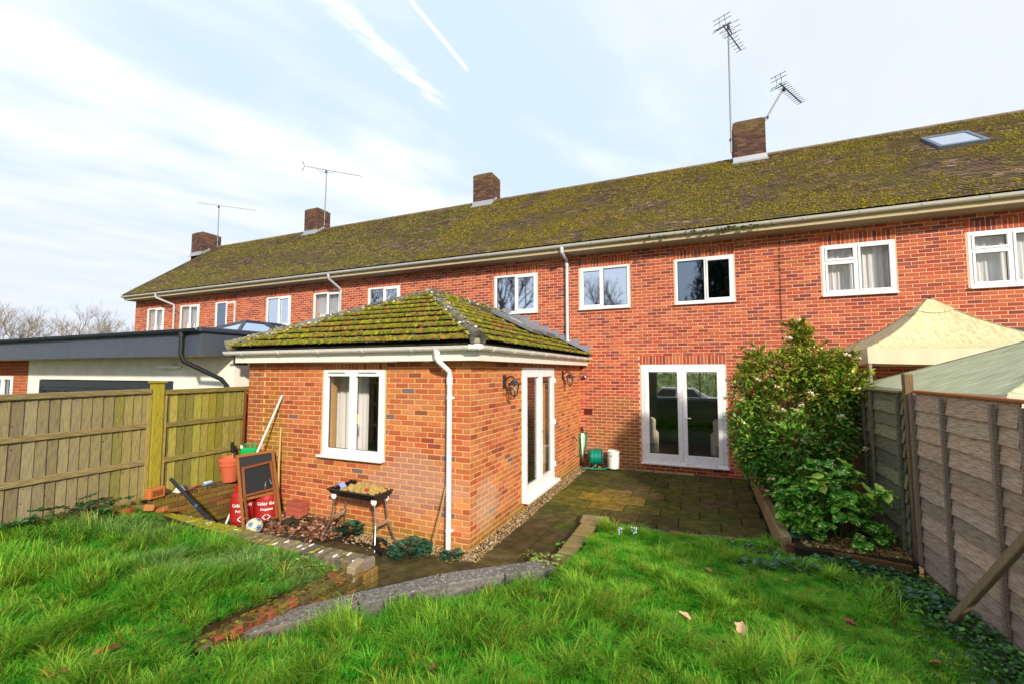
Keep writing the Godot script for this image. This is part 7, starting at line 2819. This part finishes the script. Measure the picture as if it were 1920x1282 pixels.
		m.tube([Vector3(0, 0, 0.3 * s), Vector3(0, 0.03, 0.75 * s)], 0.0025, 4)
		var o := lone("fallen_leaf", m, M.dry_leaf, f[3], "fallen leaf", Vector3(f[0], lawn_y(f[0], f[1]) + 0.035, f[1]), "fallen leaves on the lawns", rng.randf() * TAU)
		o.rotation.x = rng.randf_range(0.1, 0.6)
		o.rotation.z = rng.randf_range(-0.4, 0.4)


func blade(mb: MB, a: Vector3, b: Vector3, c: Vector3, up: Vector3) -> void:
	# faces the way its soft normal points
	if (b - a).cross(c - a).dot(up) > 0.0:
		mb.trin(a, b, c, up, up, up)
	else:
		mb.trin(a, c, b, up, up, up)


func blade_tuft(seed_: int, n: int, h: float, lean: float, spread: float, w: float) -> ArrayMesh:
	var r := RandomNumberGenerator.new()
	r.seed = seed_
	var mb := MB.new()
	for i in n:
		var a := r.randf() * TAU
		var b := Vector3(cos(a), 0, sin(a)) * spread * sqrt(r.randf())
		var g := a + r.randf_range(-0.9, 0.9)
		var d := Vector3(cos(g), 0, sin(g))
		var hh := h * r.randf_range(0.55, 1.15)
		var ll := lean * hh * r.randf_range(0.4, 1.3)
		var side := Vector3(-d.z, 0, d.x) * w * 0.5 * r.randf_range(0.7, 1.2)
		var k := r.randf_range(0.82, 1.0)
		mb.col = Color(k, k, k)
		var p := [b, b + d * ll * 0.18 + Vector3(0, hh * 0.5, 0), b + d * ll * 0.55 + Vector3(0, hh * 0.86, 0), b + d * ll + Vector3(0, hh * 0.92, 0)]
		var up := (d * -0.6 + Vector3.UP).normalized()
		for j in 2:
			var s0: Vector3 = side * [1.0, 0.9][j]
			var s1: Vector3 = side * [0.9, 0.62][j]
			blade(mb, p[j] - s0, p[j] + s0, p[j + 1] + s1, up)
			blade(mb, p[j] - s0, p[j + 1] + s1, p[j + 1] - s1, up)
		blade(mb, p[2] - side * 0.62, p[2] + side * 0.62, p[3], up)
	return mb.mesh()


func build_grass() -> void:
	for e in [[LEFT_LAWN, "left_lawn_grass", "long tufted grass of the raised left lawn", 0], [RIGHT_LAWN, "right_lawn_grass", "bright green grass of the right lawn", 1]]:
		var poly := PackedVector2Array()
		for q in e[0]: poly.append(q)
		var lo := Vector2(INF, INF)
		var hi := -lo
		for p in poly:
			lo = lo.min(p)
			hi = hi.max(p)
		var sets := [[], [], [], [], []]
		var cols := [[], [], [], [], []]
		var area := (hi.x - lo.x) * (hi.y - lo.y)
		for i in int(area * 2100):
			var x := rng.randf_range(lo.x, hi.x)
			var z := rng.randf_range(lo.y, hi.y)
			var p := Vector3(x, 0, z)
			if z > 9.9 or not Geometry2D.is_point_in_polygon(Vector2(x, z), poly):
				continue
			p.y = lawn_y(x, z) - 0.006
			if not in_view(p) and not in_view(p + Vector3(0, 0.15, 0)):
				continue
			var far := p.distance_to(EYE)
			if rng.randf() > clampf(1.5 - far * 0.12, 0.45, 1.0):
				continue
			var n := fn.get_noise_2d(x * 3.0, z * 3.0)
			var n2 := fine.get_noise_2d(x * 1.2, z * 1.2)
			if n2 < -0.24 and rng.randf() < 0.6 or e[3] == 0 and x > -4.4 and z < 7.9 and rng.randf() < 0.45:
				continue
			if e[3] == 1 and x > 1.4 and rng.randf() < 0.55:
				continue
			var s := 0.62 + 0.8 * n + 0.45 * n2
			if e[3] == 0:
				s = 0.92 + 0.95 * n + 0.5 * n2
			else:
				s += 0.3 * smoothstep(6.4, 8.0, z + 0.25 * -x) - 0.12 * smoothstep(0.4, 1.8, x)
			if e[3] == 0:
				s *= lerpf(0.4, 1.0, smoothstep(7.3, 7.75, z)) * lerpf(0.7, 1.0, smoothstep(-3.5, -4.0, x + (z - 7.36) * 0.14))
			else:
				s *= lerpf(0.6, 1.0, smoothstep(0.15, 0.5, absf(z - 8.45 + (x + 3.52) * 1.21)))
			s = clampf(s, 0.25, 1.9) * rng.randf_range(0.8, 1.2)
			var k := rng.randi() % 3
			if s > 0.95 and rng.randf() < 0.6:
				k = 3 + rng.randi() % 2
			# long grass lies over in shared directions
			var yaw := 4.0 * fn.get_noise_2d(x * 1.2 + 30.0, z * 1.2) + rng.randfn(0.0, 0.7)
			sets[k].append(Transform3D(Basis.from_euler(Vector3(rng.randf_range(-0.15, 0.15), yaw, rng.randf_range(-0.15, 0.15))).scaled_local(Vector3(1.0, s, 1.0)), p))
			var c := K(82, 184, 44).lerp(K(156, 206, 70), clampf(0.5 + 1.4 * n2 + 0.5 * n, 0.0, 1.0))
			if e[3] == 0 and z < 8.6:
				c = c.lerp(K(166, 204, 136), clampf(0.3 + fn.get_noise_2d(x * 2.0 + 7.0, z * 2.0), 0.0, 0.7))
			if rng.randf() < 0.05 + 0.4 * clampf(fn.get_noise_2d(x * 4.0 + 50.0, z * 4.0), 0.0, 1.0):
				c = K(186, 176, 70)
			cols[k].append(vary(c, 0.14))
		var root := Node3D.new()
		root.name = e[1]
		add_child(root)
		root.set_meta("kind", "stuff")
		root.set_meta("label", e[2])
		for k in 5:
			var m := blade_tuft(100 + k, 11 if k < 3 else 9, 0.085 if k < 3 else 0.15, 0.75 if k < 3 else 1.3, 0.03 if k < 3 else 0.018, 0.0042 if k < 3 else 0.0056)
			many("grass_tufts", m, M.grass, sets[k], cols[k], root)
